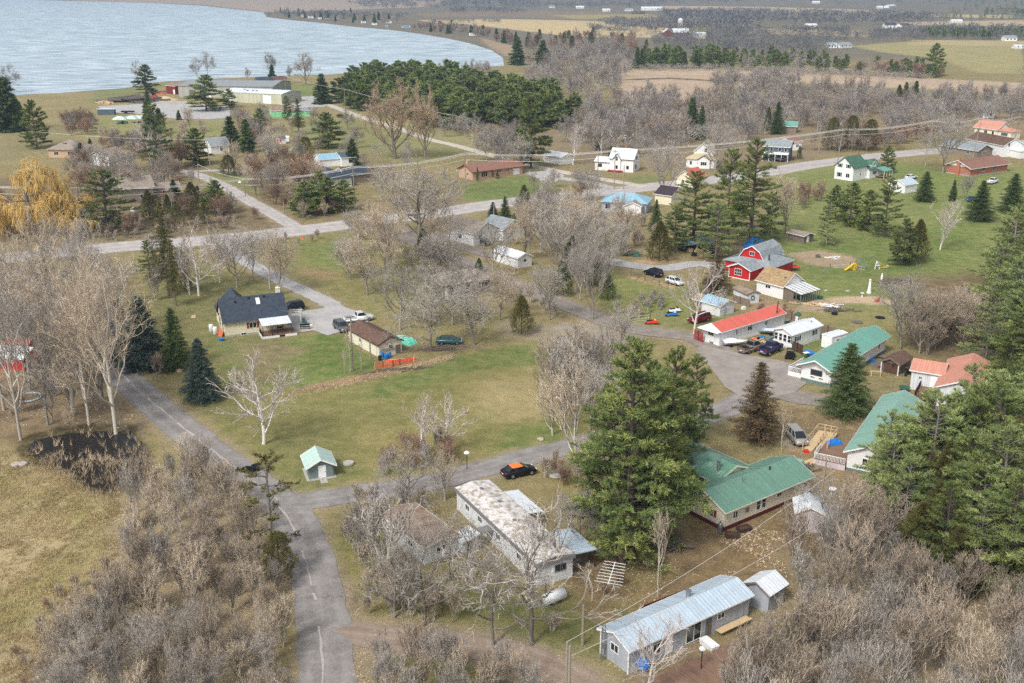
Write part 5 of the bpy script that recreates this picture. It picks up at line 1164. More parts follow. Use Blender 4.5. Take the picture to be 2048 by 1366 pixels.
h = House('lake_cabin', 'tan lakeside cabin with brown roof right of the green cottage', 'house', (549,170), (575,169), W=8); h.wing('tan_shingle', 'brown_shingle', 3, 2.0, ov=.5, og=.5); h.door('f', 2, 1, 2.1, .1, 'brown_wood')
h = House('hip_roof_bungalow', 'pale bungalow with beige hipped roof above the golden willow', 'house', (98,315), (158,316), W=11, L=12)
h.wing('pale_brick', 'taupe_shingle', 3.0, 2.6, ov=.6, style='hip'); h.window('f', 3, 1.6, 1.6, 1.2, 1).window('f', 8.5, 1.6, 2.2, 1.3, 2)
for u, v in ((4.5, 3.6), (6.5, 3.9), (5.4, 3.2)): h.vent(u, v, 4.6, .3, .25, 'black_metal', 'roof_vent')
h = House('pale_gable_house', 'white gabled house with grey roof beside the dark pine', 'house', (219,333), (178,330), W=-9, L=9); h.wing('white_siding', 'taupe_shingle', 3.2, 2.2, ov=.4, og=.4, ridge='v'); h.window('f', 2.5, 1.7, 1, 1, 0)
h = House('grey_roof_house', 'grey house with plain taupe roof behind the dark yard pine', 'house', (246,408), (288,404), W=9, L=9); h.wing('taupe_wall', 'taupe_shingle', 4.4, 2.6, ov=.4, og=.4, ridge='u'); h.window('f', 5.5, 1.8, .9, 1.2, 0)
h.wing('taupe_wall', 'taupe_shingle', 2.8, 1.6, u0=9.05, v0=1, L=8, W=7, ov=.4, og=.4)
h = House('white_cottage', 'white cottage with grey roof between two yard pines', 'house', (423,309), (446,307), W=8, L=7); h.wing('white_siding', 'grey_shingle', 3.2, 2.4, ov=.4, og=.4, ridge='u'); h.window('f', 4, 1.7, 1, 1.2, 0)
h = House('slate_ranch', 'sprawling ranch house with slate grey hipped roof behind roadside pines', 'house', (646,379), (592,360), (668,370), L=17, W=10)
h.wing('white_siding', 'grey_metal_roof' if False else 'slate_shingle', 3.0, 2.4, ov=.7, style='hip', trim='grey_shingle'); h.window('l', 3, 1.7, 1.6, 1.2, 1).window('f', 5, 1.7, 1.6, 1.2, 1).window('f', 11, 1.7, 1.2, 1.2, 1)
h.wing('taupe_wall', 'slate_shingle', 2.9, 1.8, u0=4, v0=10.02, L=8, W=9, ridge='v', ov=.5, og=.5)
h = House('blue_roof_cottage', 'small white cottage with sky blue roof above the slate ranch', 'house', (684,333), (697,332), W=9, L=5); h.wing('white_siding', 'blue_grey_siding', 3.0, 1.2, ov=.3, og=.3, ridge='u'); h.window('f', 3, 1.7, .9, 1.2, 0)
h.wing('white_siding', 'skyblue_metal', 2.6, 1.4, u0=-7.2, v0=2, L=7.1, W=7, ov=.3, og=.3)
h = House('tiny_blue_shed', 'tiny white garden shed with navy blue roof', 'shed', (557,288), (569,287.5), W=3, L=2.9); h.wing('white_siding', 'blue_grey_siding', 1.8, .9, ov=.2, og=.2)
h = House('tiny_white_shed', 'tiny white garden hut right of the navy roofed shed', 'shed', (571,283), (577,283), W=1.6, L=1.5); h.wing('white_siding', 'white_metal_roof', 1.6, .5, ov=.1, og=.1)
# left edge
h = House('red_left_house', 'red house with white metal roof at the left picture edge', 'house', (50,742), (0,737), W=-5, L=7)
h.wing('red_siding', 'white_metal_roof', 2.3, 1.0, ov=.4, og=.3); h.wing('red_siding', 'red_metal', 3.2, 1.0, u0=1.5, v0=2.5, L=4, W=4, ov=.2, og=.2)
# blue open lean-to
h = House('blue_lean_to', 'open lean-to with blue roof full of stored planks', 'shed', (1372,506), (1424,501), W=4)
h.wing('dark_wood', 'skyblue_metal', 1.5, .8, style='shed', ov=.5, og=.3, v0=2.4, W=1.6)
m = h.mb(); m.hexa([(-.3,-.3,1.9),(h.L+.3,-.3,1.9),(h.L+.3,2.5,2.4),(-.3,2.5,2.4),(-.3,-.3,1.96),(h.L+.3,-.3,1.96),(h.L+.3,2.5,2.46),(-.3,2.5,2.46)]); h.part('lean_roof', m, 'skyblue_metal')
h.posts('post', [(.04+i*(h.L-.2)/3, .16+i*(h.L-.2)/3, -.1, .02, 0, 1.9) for i in range(4)], 'dark_wood')
m = h.mb(); m.beam((2.2,-.5,.1), (3.4,.3,1.9), .5, .05); m.beam((4.2,-.5,.1), (5.2,.4,1.8), .4, .05); m.box(1.0, 2.0, .2, 1.2, 0, .9); h.part('plank', m, 'yellow_plastic' if False else 'new_wood')
# far farm
h = House('red_far_barn', 'dark red barn with white roof beside the silo', 'barn', (1346,74), (1378,74), W=16); h.wing('old_red', 'white_metal_roof', 5, 4, ov=.3, og=.3); h.wing('old_red', 'white_metal_roof', 5, 4, u0=-10, v0=6, L=10, W=12, ridge='v', ov=.3, og=.3)
h = House('white_far_barn', 'long low white barn right of the red barn', 'barn', (1383,76), (1412,76), W=12); h.wing('white_siding', 'white_metal_roof', 4, 2, ov=.3, og=.3)
so = empty('silo', G(1360, 63), 0, 'tall pale silo with domed top behind the red barn', 'silo')
m = MB(); m.cyl(0, 0, 0, 13, 3.2, 20); m.build('silo_body', M('concrete'), so, True); m = MB(); m.lathe(0, 0, [(3.3,13),(3.1,14.2),(2.3,15.4),(1.1,16.1),(.1,16.3)], 20); m.build('dome', M('white_metal_roof'), so, True)
FARB = [((1283,21),(1326,21),14,7,'white_metal_roof','long white far warehouse near the top of the fields'),((1560,33),(1582,33),12,6,'white_metal_roof','white far farmhouse left of the grey wood'),((1655,96),(1674,96),10,4.5,'blue_metal','pale long shed in front of the green field'),((1680,96),(1704,95),10,4.5,'white_metal_roof','white long shed right of the pale one'),((1612,54),(1634,54),10,4,'white_metal_roof','white far bungalow among grey trees'),((1770,56),(1793,56),12,6,'slate_shingle','white far house with dark steep roof'),((1803,54),(1822,53),10,4,'slate_shingle','low far shed right of the dark roofed house'),((2010,82),(2034,82),10,5,'grey_metal_roof','grey far farmhouse beside dark evergreens'),((2030,97),(2060,97),8,3,'white_metal_roof','low white far shed at the right field edge'),((1250,22),(1266,22),10,5,'white_metal_roof','white far house left of the long warehouse'),((1205,23),(1220,23),10,5,'white_metal_roof','white far house on the golden field edge'),((1098,16),(1110,16),10,6,'white_metal_roof','white far house left among the fields'),((1152,17),(1168,17),10,5,'white_metal_roof','white far house right among the fields'),((1405,32),(1414,32),10,5,'cream_wall','pale far house above the red barn'),((1755,17),(1766,17),12,5,'white_metal_roof','white far house in the hazy wood'),((1778,16),(1792,14),12,6,'white_metal_roof','bright white far house in the hazy wood'),((1626,7),(1640,7),14,6,'white_metal_roof','tiny white far barn on the highest field'),((1264,28),(1290,28),10,4,'dark_shingle','dark far cattle shed below the long warehouse'),((1904,45),(1925,45),10,4,'white_metal_roof','white far shed on the tan field')]
for i, (a, b, W_, hh, rf, lb) in enumerate(FARB):
    rf = 'grey_metal_roof' if (rf == 'white_metal_roof' and i % 2 and 'bright' not in lb) else rf
    h = House('far_farm_building', lb, 'building', a, b, W=W_); h.wing('white_siding' if 'dark far cattle' not in lb else 'dark_wood', rf, hh*.6, hh*.5, ov=.3, og=.3)
    for j in range(3): h.window('f', h.L*(.2+.3*j), 1.8, 1.4, 1.4, 0)
# ------------------------------------------------------------------ vehicles
def carmat(name, rgb, metal=.3, rough=.25):
    q = NB(name); q.b.inputs['Base Color'].default_value = (*s2l(rgb), 1); q.b.inputs['Metallic'].default_value = metal; q.b.inputs['Roughness'].default_value = rough
    n = q.noise(q.n('ShaderNodeTexCoord').outputs['Object'], 4, 4); q.l(q.ramp(n, [(.3, rough*.8), (.7, rough*1.8)]), q.b.inputs['Roughness']); MATS[(name,)] = q.m; return q.m
for n_, c_ in (('paint_navy', (26,34,52)), ('paint_black', (26,28,32)), ('paint_white', (232,234,236)), ('paint_silver', (168,166,160)), ('paint_grey', (96,102,106)), ('paint_red', (120,26,28)), ('paint_purple', (58,52,96)), ('paint_bronze', (118,108,98)), ('paint_blue', (40,92,140)), ('paint_teal', (60,110,112))): carmat(n_, c_)
def ring(x, zb, zt, w, wt):
    return [(x, -w, zb+.12), (x, -w*.92, zb), (x, w*.92, zb), (x, w, zb+.12), (x, w, (zb+zt)*.55), (x, wt, zt), (x, -wt, zt), (x, -w, (zb+zt)*.55)]
def loft(rings):
    m = MB(); k = len(rings[0])
    for r in rings: m.v += r
    for i in range(len(rings)-1):
        for j in range(k): m.f.append((i*k+j, i*k+(j+1) % k, (i+1)*k+(j+1) % k, (i+1)*k+j)); m.m.append(0)
    m.f.append(tuple(range(k))); m.f.append(tuple(range((len(rings)-1)*k, len(rings)*k))[::-1]); m.m += [0, 0]
    return m
def vehicle(kind, paint, rear, front, name, label, cat='car', lift=0, group=None, cargo=None):
    R = G(*rear); Fv = G(*front); c = (R+Fv)/2; d = Fv-R; ang = math.atan2(d.y, d.x)
    root = empty(name, (c.x, c.y, .12), ang, label, cat, group); P = M(paint)
    L, W, belt, roof, g0, g1, g2, g3 = {'suv': (4.8,.94,1.05,1.72,-2.3,-2.05,.35,1.15), 'sedan': (4.7,.91,.95,1.45,-1.9,-1.2,.3,1.2), 'van': (4.9,.97,1.05,1.78,-2.35,-2.1,.7,1.7), 'pickup': (5.6,.98,1.08,1.8,-.45,-.3,.9,1.55), 'hatch': (4.3,.9,1.0,1.55,-2.05,-1.75,.3,1.15)}[kind]
    h = L/2; gz = .28+lift; bt = belt+lift; rf = roof+lift; nose = .8 if kind != 'pickup' else .95
    if kind == 'pickup':
        rs_ = [ring(-h, gz+.1, bt-.38, W*.97, W*.93), ring(-.5, gz, bt-.38, W, W*.95), ring(-.48, gz, bt, W, W*.93), ring(1.5, gz, bt, W, W*.92), ring(h-.2, gz, bt-.1, W*.97, W*.86), ring(h, gz+.12, bt-.25, W*.9, W*.82)]
    else:
        rs_ = [ring(-h, gz+.15, bt-.1, W*.92, W*.82), ring(-h+.15, gz, bt, W*.98, W*.9), ring(g3-.05, gz, bt, W, W*.9), ring(h-.55, gz, bt-.14, W*.97, W*.84), ring(h-.12, gz, bt-.26, W*.92, W*.78), ring(h, gz+.15, bt-.42, W*.82, W*.7)]
    b = loft(rs_).build('body', P, root, True); bm_fix(b)
    if kind == 'pickup':
        m = MB(); z0, z1 = bt-.36, bt+.02
        m.box(-h+.03, -.5, -W*.93, -W*.84, z0-.02, z1); m.box(-h+.03, -.5, W*.84, W*.93, z0-.02, z1); m.box(-h, -h+.08, -W*.93, W*.93, z0-.3, z1); m.build('bed_wall', P, root)
        m = MB(); m.box(-h+.08, -.5, -W*.83, W*.83, z0-.01, z0+.02); m.build('bed_floor', M('rubber'), root)
    w1, w2 = W*.88, W*.7
    gl = MB(); gl.v = [(g0, -w1, bt-.02), (g0, w1, bt-.02), (g3, w1, bt-.02), (g3, -w1, bt-.02), (g1, -w2, rf-.05), (g1, w2, rf-.05), (g2, w2, rf-.05), (g2, -w2, rf-.05)]
    gl.f = [(4,5,6,7)[::-1], (0,1,5,4)[::-1], (1,2,6,5)[::-1], (2,3,7,6)[::-1], (3,0,4,7)[::-1]]; gl.m = [0]*5; bm_fix(gl.build('window', M('glass'), root))
    m = MB(); o = .03; m.hexa([(g1-o, -w2-o, rf-.06), (g2+o, -w2-o, rf-.06), (g2+o, w2+o, rf-.06), (g1-o, w2+o, rf-.06), (g1+.12, -w2+.06, rf), (g2-.15, -w2+.06, rf), (g2-.15, w2-.06, rf), (g1+.12, w2-.06, rf)]); m.build('roof', M(cargo) if cargo else P, root, False)
    m = MB()
    for sy in (-1, 1):
        for (xa, xb) in ((g0, g1), (g3, g2)): m.beam((xa, sy*w1, bt-.02), (xb, sy*w2, rf-.05), .09, .07)
        if kind != 'pickup':
            for t in (.36, .66): xx = g0+(g3-g0)*t; xt = g1+(g2-g1)*t; m.beam((xx, sy*(w1+.005), bt-.02), (xt, sy*(w2+.005), rf-.05), .08, .05)
    m.build('pillar', P, root)
    for sx in (-1, 1):
        for sy in (-1, 1):
            x = sx*(h-.95 if sx > 0 else h-1.0); r = .34+lift*.35; y = sy*(W-.1)
            t = MB(); t.tube([(x, y-.12, r), (x, y+.13, r)], r, 14); wo = t.build('wheel', M('rubber'), root); k = MB(); k.tube([(x, y+sy*.12, r), (x, y+sy*.16, r)], r*.58, 10); k.build('rim', M('rim'), wo)
    for sy in (-1, 1):
        m = MB(); m.box(h-.25, h+.01 if kind == 'pickup' else h-.08, sy*W*.72-.14, sy*W*.72+.14, bt-.36, bt-.2); m.build('headlight', M('headlight'), root)
        m = MB(); m.box(-h-.02, -h+.1, sy*W*.8-.09, sy*W*.8+.09, bt-.3, bt-.04); m.build('taillight', M('taillight'), root)
        m = MB(); m.box(g3-.5, g3-.3, sy*(W+.1)-.1, sy*(W+.1)+.1, bt, bt+.16); m.build('side_mirror', P, root)
    m = MB(); m.box(-h-.06, -h+.1, -W*.85, W*.85, gz+.05, gz+.25); m.build('rear_bumper', M('galv') if kind == 'pickup' else P, root)
    m = MB(); m.box(-h-.075, -h-.055, -.25, .25, gz+.3, gz+.42); m.build('number_plate', M('white_plastic'), root)
    return root
vehicle('suv', 'paint_navy', (606,617), (562,625), 'suv_car', 'dark navy suv parked at the end of the cream house')
vehicle('suv', 'paint_grey', (668,650), (700,672), 'suv_car', 'grey suv parked in front of the cream garage')
vehicle('pickup', 'paint_white', (700,645), (734,640), 'pickup_truck', 'white pickup truck half hidden behind the cream garage', 'truck')
vehicle('suv', 'paint_navy', (1325,557), (1288,546), 'suv_car', 'dark blue suv parked beside the white one')
vehicle('hatch', 'paint_white', (1333,564), (1366,574), 'small_suv', 'white compact suv parked beside the dark blue one')
vehicle('suv', 'paint_red', (1416,640), (1380,648), 'suv_car', 'dark red suv parked behind the red lattice')
vehicle('pickup', 'paint_bronze', (1480,709), (1524,695), 'pickup_truck', 'weathered bronze pickup truck left of the purple one', 'truck')
vehicle('pickup', 'paint_purple', (1518,716), (1562,697), 'pickup_truck', 'raised purple pickup truck on big tyres', 'truck', .28)
vehicle('van', 'paint_silver', (1577,866), (1608,899), 'minivan', 'silver minivan parked beside the wooden ramp', 'minivan')
vehicle('sedan', 'paint_black', (1012,956), (1064,945), 'sedan_car', 'dark sedan with an orange sheet over its roof', 'car', cargo='orange_cloth')
vehicle('sedan', 'paint_white', (812,432), (842,429), 'sedan_car', 'white car driving on the street behind bare trees')
vehicle('sedan', 'paint_white', (1808,360), (1835,356), 'sedan_car', 'white car parked above the pale blue garage')
vehicle('sedan', 'paint_white', (1780,372), (1796,368), 'sedan_car', 'white car beside the green farmhouse porch')
vehicle('sedan', 'paint_navy', (1566,324), (1544,322), 'sedan_car', 'dark blue car in front of the slate two storey house')
vehicle('sedan', 'paint_teal', (1972,278), (1994,276), 'sedan_car', 'teal car in front of the peach roof house')
vehicle('sedan', 'paint_navy', (528,174), (550,172), 'sedan_car', 'dark blue car in front of the lake cottages')
vehicle('sedan', 'paint_white', (652,200), (664,203), 'sedan_car', 'white car beside the dark spruce at the warehouse')
vehicle('sedan', 'paint_teal', (886,688), (912,688), 'old_car', 'old teal car abandoned under bare trees')
vehicle('sedan', 'paint_blue', (1936,404), (1958,402), 'sedan_car', 'bright blue car between two right hand spruces')
vehicle('sedan', 'paint_black', (675,234), (688,236), 'sedan_car', 'black car on the pale farm track')
vehicle('sedan', 'paint_white', (2, 262), (22, 262), 'sedan_car', 'white car at the far left picture edge')
vehicle('pickup', 'paint_white', (1968,372), (2000,362), 'pickup_truck', 'white pickup truck below the red brick ranch', 'truck')
vehicle('sedan', 'paint_black', (975,492), (957,485), 'sedan_car', 'black car beside the grey gable house')
vehicle('sedan', 'paint_black', (2035,300), (2018,302), 'sedan_car', 'black car by the brown roof hall')
vehicle('suv', 'paint_white', (1247,281), (1262,277), 'camper_van', 'white camper van standing in brown scrub', 'van')
# ------------------------------------------------------------------ small things
def put(name, px, py, label, cat, parts, rz=0, z=0, group=None, sc=1):
    """parts: list of (part name, material, MB)"""
    p = G(px, py); o = empty(name, (p.x, p.y, z), math.radians(rz), label, cat, group); o.scale = (sc,)*3
    for nm, mt, m in parts: m.build(nm, M(mt), o, nm in ('tank', 'barrel', 'hull', 'cover', 'ball', 'dish', 'statue_body'))
    return o
def one(name, px, py, label, cat, mt, m, rz=0, z=0, group=None, smooth=False):
    p = G(px, py); o = m.build(name, M(mt), None, smooth); o.location = (p.x, p.y, z); o.rotation_euler.z = math.radians(rz); return tag(o, label, cat, group)
def tank(r, h): return MB().lathe(0, 0, [(r*.7,0),(r,.08),(r,h*.85),(r*.8,h*.95),(r*.25,h)], 16)
def barrel(): return MB().lathe(0, 0, [(.27,0),(.3,.1),(.29,.3),(.31,.45),(.29,.6),(.3,.85),(.27,.9),(.05,.91)], 14)
for (px, py, lb) in ((423,664,'left white propane tank at the cream house gable'), (431,669,'right white propane tank at the cream house gable')):
    put('propane_tank', px, py, lb, 'gas tank', [('tank', 'white_plastic', tank(.42, 1.55)), ('valve', 'galv', MB().cyl(0,0,1.5,1.7,.12,8))])
put('gas_cylinder', 1439.5, 1068, 'slim grey gas cylinder at the corner of the beige bungalow', 'gas tank', [('tank', 'galv', tank(.28, 1.5)), ('valve', 'black_metal', MB().cyl(0,0,1.45,1.65,.08,8))])
def sheet(rx, ry, hh, seed, n=10):      # draped lumpy cover
    r = random.Random(seed); m = MB(); N = n
    for i in range(N+1):
        for j in range(N+1):
            u, v = i/N*2-1, j/N*2-1; e = max(abs(u), abs(v)); z = hh*(1-e**3)*(.75+.25*r.random())+.02; m.v.append((u*rx*(1+.05*r.random()), v*ry*(1+.05*r.random()), z))
    for i in range(N):
        for j in range(N): a = i*(N+1)+j; m.f.append((a, a+N+1, a+N+2, a+1)); m.m.append(0)
    return m
one('orange_tarp', 440, 672, 'orange tarp leaning on the corner of the cream house', 'tarp', 'orange_net', MB().hexa([(-1,-.1,0),(1,-.1,0),(1,.1,0),(-1,.1,0),(-1,.3,1.3),(1,.3,.9),(1,.4,.9),(-1,.4,1.3)]), -60)
one('blue_tub', 443, 681, 'small round blue tub in the lawn by the cream house', 'tub', 'blue_plastic', MB().lathe(0,0,[(.4,0),(.5,.35),(.52,.4),(.44,.36),(.4,.1)],14))
# arbour
m1 = MB()
for y in (-.5, .5):
    for x in (-1.0, 1.0): m1.box(x-.06, x+.06, y-.06, y+.06, 0, 2.2)
lt = MB()
for x in (-1.0, 1.0):
    for i in range(8): lt.box(x-.02, x+.02, -.5, .5, .15+i*.26, .2+i*.26)
    lt.box(x-.02, x+.02, -.2, -.15, 0, 2.1); lt.box(x-.02, x+.02, .15, .2, 0, 2.1)
tp = MB().box(-1.3,1.3,-.65,-.58,2.2,2.34).box(-1.3,1.3,.58,.65,2.2,2.34)
for i in range(9): tp.box(-1.2+i*.29, -1.14+i*.29, -.75, .75, 2.34, 2.42)
put('garden_arbour', 592, 644, 'white lattice garden arbour between the patio and the navy suv', 'arbour', [('post', 'white_trim', m1), ('lattice', 'white_trim', lt), ('top', 'white_trim', tp)], 0)
def chair(): 
    s_ = MB().box(-.3,.3,-.3,.3,.3,.36); b_ = MB().hexa([(-.3,.26,.3),(.3,.26,.3),(.3,.32,.3),(-.3,.32,.3),(-.28,.45,1.0),(.28,.45,1.0),(.28,.5,1.0),(-.28,.5,1.0)])
    a_ = MB().box(-.42,-.3,-.35,.35,.52,.56).box(.3,.42,-.35,.35,.52,.56)
    return [('seat','green_plastic',s_),('backrest','green_plastic',b_),('armrest','green_plastic',a_)]+[('leg','green_plastic',MB().box(x-.04,x+.04,y-.04,y+.04,0,.54 if y < 0 else .4)) for x in (-.34,.34) for y in (-.3,.28)]
put('garden_chair', 609, 648, 'dark green slatted chair on the grey patio', 'chair', chair(), 30, .12)
put('garden_bench', 610, 659, 'black garden bench on the patio edge', 'bench', [('seat','black_metal',MB().box(-.9,.9,-.25,.25,.42,.5)),('backrest','black_metal',MB().box(-.9,.9,.22,.28,.6,.95)),('leg','black_metal',MB().box(-.85,-.78,-.22,.28,0,.95)),('leg','black_metal',MB().box(.78,.85,-.22,.28,0,.95))], 8, .12)
put('patio_grill', 620, 652, 'small white planter box at the right end of the patio', 'planter', [('box','white_plastic',MB().box(-.5,.5,-.2,.2,.02,.4)),('soil','dark_wood',MB().box(-.45,.45,-.15,.15,.38,.42))], 10, .12)
put('garden_table', 561, 666, 'dark table with chairs under the white awning', 'table', [('tabletop','black_metal',MB().box(-.6,.6,-.6,.6,.7,.75))]+[('leg','black_metal',MB().box(x-.03,x+.03,y-.03,y+.03,0,.7)) for x in (-.5,.5) for y in (-.5,.5)], 10, .42)
for i, (px, py, lb) in enumerate(((765,715,'left blue barrel beside the cream garage'), (772,718,'middle blue barrel beside the cream garage'), (779,715,'right blue barrel beside the cream garage'))):
    one('barrel', px, py, lb, 'barrel', 'blue_plastic', barrel(), 0, 0, None, True)
one('black_bin', 760, 721, 'black bin in front of the blue barrels', 'bin', 'black_metal', MB().lathe(0,0,[(.28,0),(.33,.8),(.35,.85),(.05,.9)],12))
def canoe(L=4.6, W=.42): 
    m = MB(); n = 12
    for i in range(n+1):
        t = i/n*2-1; w_ = W*(1-abs(t)**2.2)+.02; z = .18*abs(t)**3
        m.v += [(t*L/2, -w_, .0+z*0), (t*L/2, -w_*.75, .3+z*.4), (t*L/2, 0, .42-z*.8), (t*L/2, w_*.75, .3+z*.4), (t*L/2, w_, 0)]
    for i in range(n):
        for j in range(4): a = i*5+j; m.f.append((a, a+5, a+6, a+1)); m.m.append(0)
    return m
put('canoe', 803, 722, 'upturned red canoe beside the orange snow fence', 'canoe', [('hull','red_plastic',canoe(5.2,.5)), ('keel','white_trim',MB().box(-2.3,2.3,-.02,.02,.40,.44))], 14)
def net(name, pts, hh, label, mt='orange_net', post='new_wood', cat='fence', cell=.35, solid=False, group=None):
    P = [G(*p) for p in pts]; o = empty(name, P[0], 0, label, cat, group); m = MB(); k = MB(); B = P[0]
    for a, b in zip(P[:-1], P[1:]):
        a = a-B; b = b-B; d = b-a; n = max(1, int(d.length/2.2)); r_ = Vector((-d.y, d.x, 0)).normalized()*.015
        if solid: m.hexa([a-r_, b-r_, b+r_, a+r_, a-r_+Vector((0,0,hh)), b-r_+Vector((0,0,hh)), b+r_+Vector((0,0,hh)), a+r_+Vector((0,0,hh))])
        else:
            for i in range(int(hh/cell)+1): z = .05+i*cell; m.beam(a+Vector((0,0,z)), b+Vector((0,0,z)), .03, .14 if cell < .3 else .07)
            if cell < .3:
                for i in range(int(d.length/.35)+1): p = a+d*(i*.35/d.length); m.box(p.x-.02, p.x+.02, p.y-.02, p.y+.02, .05, hh)
        for i in range(n+1):
            p = a+d*i/n; q_ = MB().box(p.x-.05, p.x+.05, p.y-.05, p.y+.05, 0, hh+.12); q_.build('post', M(post), o)
    m.build('fence_panel' if solid else 'rail', M(mt), o); return o
net('snow_fence', [(750,738),(766,735),(786,733),(800,730),(828,724)], 1.0, 'sagging orange plastic snow fence below the cream garage', cell=.22)
one('boat_tarp', 806, 684, 'mint green tarp draped over a boat behind the garage', 'tarp', 'teal_tarp', sheet(2.6,1.15,1.3,4), -35)
# rail fence and posts by the park road
net('rail_fence', [(1262,552),(1290,562),(1318,571),(1336,578)], 1.0, 'low weathered wooden rail fence in front of the parked suvs', 'weather_wood', 'weather_wood', cell=.45)
net('wire_fence', [(1236,650),(1262,644),(1300,640),(1335,628)], 1.1, 'thin wire fence with grey posts above the dirt lane', 'wire', 'pole_wood', cell=.5)
net('board_fence', [(1466,603),(1480,608),(1499,614)], 1.5, 'grey board fence right of the blue roof shed', 'fence_wood', 'weather_wood', solid=True)
net('board_fence', [(1571,636),(1583,640),(1597,645)], 1.5, 'short grey board fence behind the red roof end', 'fence_wood', 'weather_wood', solid=True)
net('board_fence', [(1634,662),(1655,668),(1680,676),(1698,680)], 1.6, 'long grey board fence behind the white park home', 'fence_wood', 'weather_wood', solid=True)
net('privacy_fence', [(1584,700),(1594,704),(1604,709)], 1.7, 'brown wooden privacy fence beside the park home', 'brown_wood', 'brown_wood', solid=True)
net('red_lattice_fence', [(1388,679),(1396,682),(1405,686)], 1.9, 'dark red lattice fence at the end of the red roof home', 'red_lattice', 'red_lattice', cell=.22)
net('guard_rail', [(240,850),(262,872),(284,894),(305,918)], .7, 'grey guard rail beside the lane above the pond', 'galv', 'pole_wood', cell=.5)
net('yard_fence', [(1640,548),(1660,536),(1700,533),(1730,540)], .9, 'thin wire fence behind the yellow slides', 'wire', 'pole_wood', cell=.5)
# boats and machines
def boat(mt='white_plastic', cov=True):
    m = MB(); n = 10
    for i in range(n+1):
        t = i/n; w_ = .85*(1-max(0, t-.45)**2*3.2); m.v += [(-2.2+4.4*t, -w_, .9), (-2.2+4.4*t, -w_*.75, .5), (-2.2+4.4*t, 0, .35+.25*t*t), (-2.2+4.4*t, w_*.75, .5), (-2.2+4.4*t, w_, .9)]
    for i in range(n):
        for j in range(4): a = i*5+j; m.f.append((a, a+1, a+6, a+5)); m.m.append(0)
    m.f.append((0,5*0+1,2,3,4)[::-1]); m.m.append(0)
    tr = MB().box(-2.0,2.6,-.05,.05,.28,.36).box(-1.1,-1.0,-.9,.9,.28,.36)
    ps = [('hull', mt, m), ('trailer_frame', 'galv', tr), ('wheel','rubber',MB().tube([(-1.05,-.95,.3),(-1.05,-.8,.3)],.3,12)), ('wheel','rubber',MB().tube([(-1.05,.8,.3),(-1.05,.95,.3)],.3,12))]
    if cov:
        c = MB(); 
        for i in range(n+1):
            t = i/n; w_ = .9*(1-max(0, t-.45)**2*3.2); hh = .95+.45*math.sin(min(1, t*1.5)*math.pi); c.v += [(-2.25+4.5*t, -w_, .88), (-2.25+4.5*t, -w_*.5, hh), (-2.25+4.5*t, w_*.5, hh), (-2.25+4.5*t, w_, .88)]
        for i in range(n):
            for j in range(3): a = i*4+j; c.f.append((a, a+4, a+5, a+1)); c.m.append(0)
        ps.append(('cover', 'white_plastic', c))
    return ps
put('boat_on_trailer', 1470, 691, 'small boat under a white cover on its trailer', 'boat', boat(), 10)
put('boat_on_trailer', 1562, 650, 'silver boat hull behind the dark pole', 'boat', boat('galv', False), 25)
put('boat_on_trailer', 1529, 668, 'pale blue boat left of the four windowed home', 'boat', boat('blue_metal', False), 170)
put('fuel_tank', 1108, 1206, 'white horizontal fuel tank in the grass behind bare trees', 'tank', [('tank','white_plastic',MB().tube([(-1.3,0,.8),(-1.25,0,.8),(1.25,0,.8),(1.3,0,.8)],[.3,.6,.6,.3],14)),('leg','galv',MB().box(-.9,-.8,-.4,.4,0,.4)),('leg','galv',MB().box(.8,.9,-.4,.4,0,.4))], 35)
def sled(a, b):
    return [('body', a, MB().hexa([(-1.1,-.35,.25),(1.3,-.4,.25),(1.3,.4,.25),(-1.1,.35,.25),(-1.0,-.22,.6),(.9,-.3,.75),(.9,.3,.75),(-1.0,.22,.6)])), ('seat','rubber',MB().box(-1.0,.1,-.2,.2,.6,.8)), ('windscreen', b, MB().hexa([(.5,-.25,.72),(.9,-.25,.72),(.9,.25,.72),(.5,.25,.72),(.35,-.15,1.1),(.5,-.15,1.1),(.5,.15,1.1),(.35,.15,1.1)])), ('ski','black_metal',MB().box(.3,1.6,-.6,-.45,.02,.1)), ('ski','black_metal',MB().box(.3,1.6,.45,.6,.02,.1)), ('track','rubber',MB().box(-1.3,.2,-.2,.2,.02,.28))]
put('snowmobile', 1304, 648, 'red snowmobile on the grass beside the park road', 'snowmobile', sled('red_plastic','yellow_plastic'), 10)
put('snowmobile', 1343, 632, 'blue snowmobile nearest the white one on the grass', 'snowmobile', sled('blue_plastic','white_plastic'), 15)
put('snowmobile', 1349, 624, 'white snowmobile behind the blue one on the grass', 'snowmobile', sled('white_plastic','black_metal'), 20)
def buggy(mt):
    ps = [('body', mt, MB().hexa([(-1.2,-.6,.4),(1.2,-.6,.4),(1.2,.6,.4),(-1.2,.6,.4),(-1.2,-.55,.9),(1.1,-.45,.85),(1.1,.45,.85),(-1.2,.55,.9)])), ('seat','rubber',MB().box(-.5,.1,-.5,.5,.88,1.25))]
    fr = MB()
    for y in (-.6,.6): fr.beam((.6,y,.85),(.2,y,1.75),.06); fr.beam((-.8,y,.9),(-.6,y,1.75),.06); fr.beam((.2,y,1.75),(-.6,y,1.75),.06)
    ps += [('roll_cage','black_metal',fr), ('roof',mt,MB().box(-.65,.25,-.65,.65,1.76,1.82))]
    return ps+[('wheel','rubber',MB().tube([(x,y-.14,.34),(x,y+.14,.34)],.34,12)) for x in (-.85,.85) for y in (-.65,.65)]
put('utility_buggy', 1580, 716, 'black off road buggy right of the purple pickup', 'buggy', buggy('paint_black'), 70)
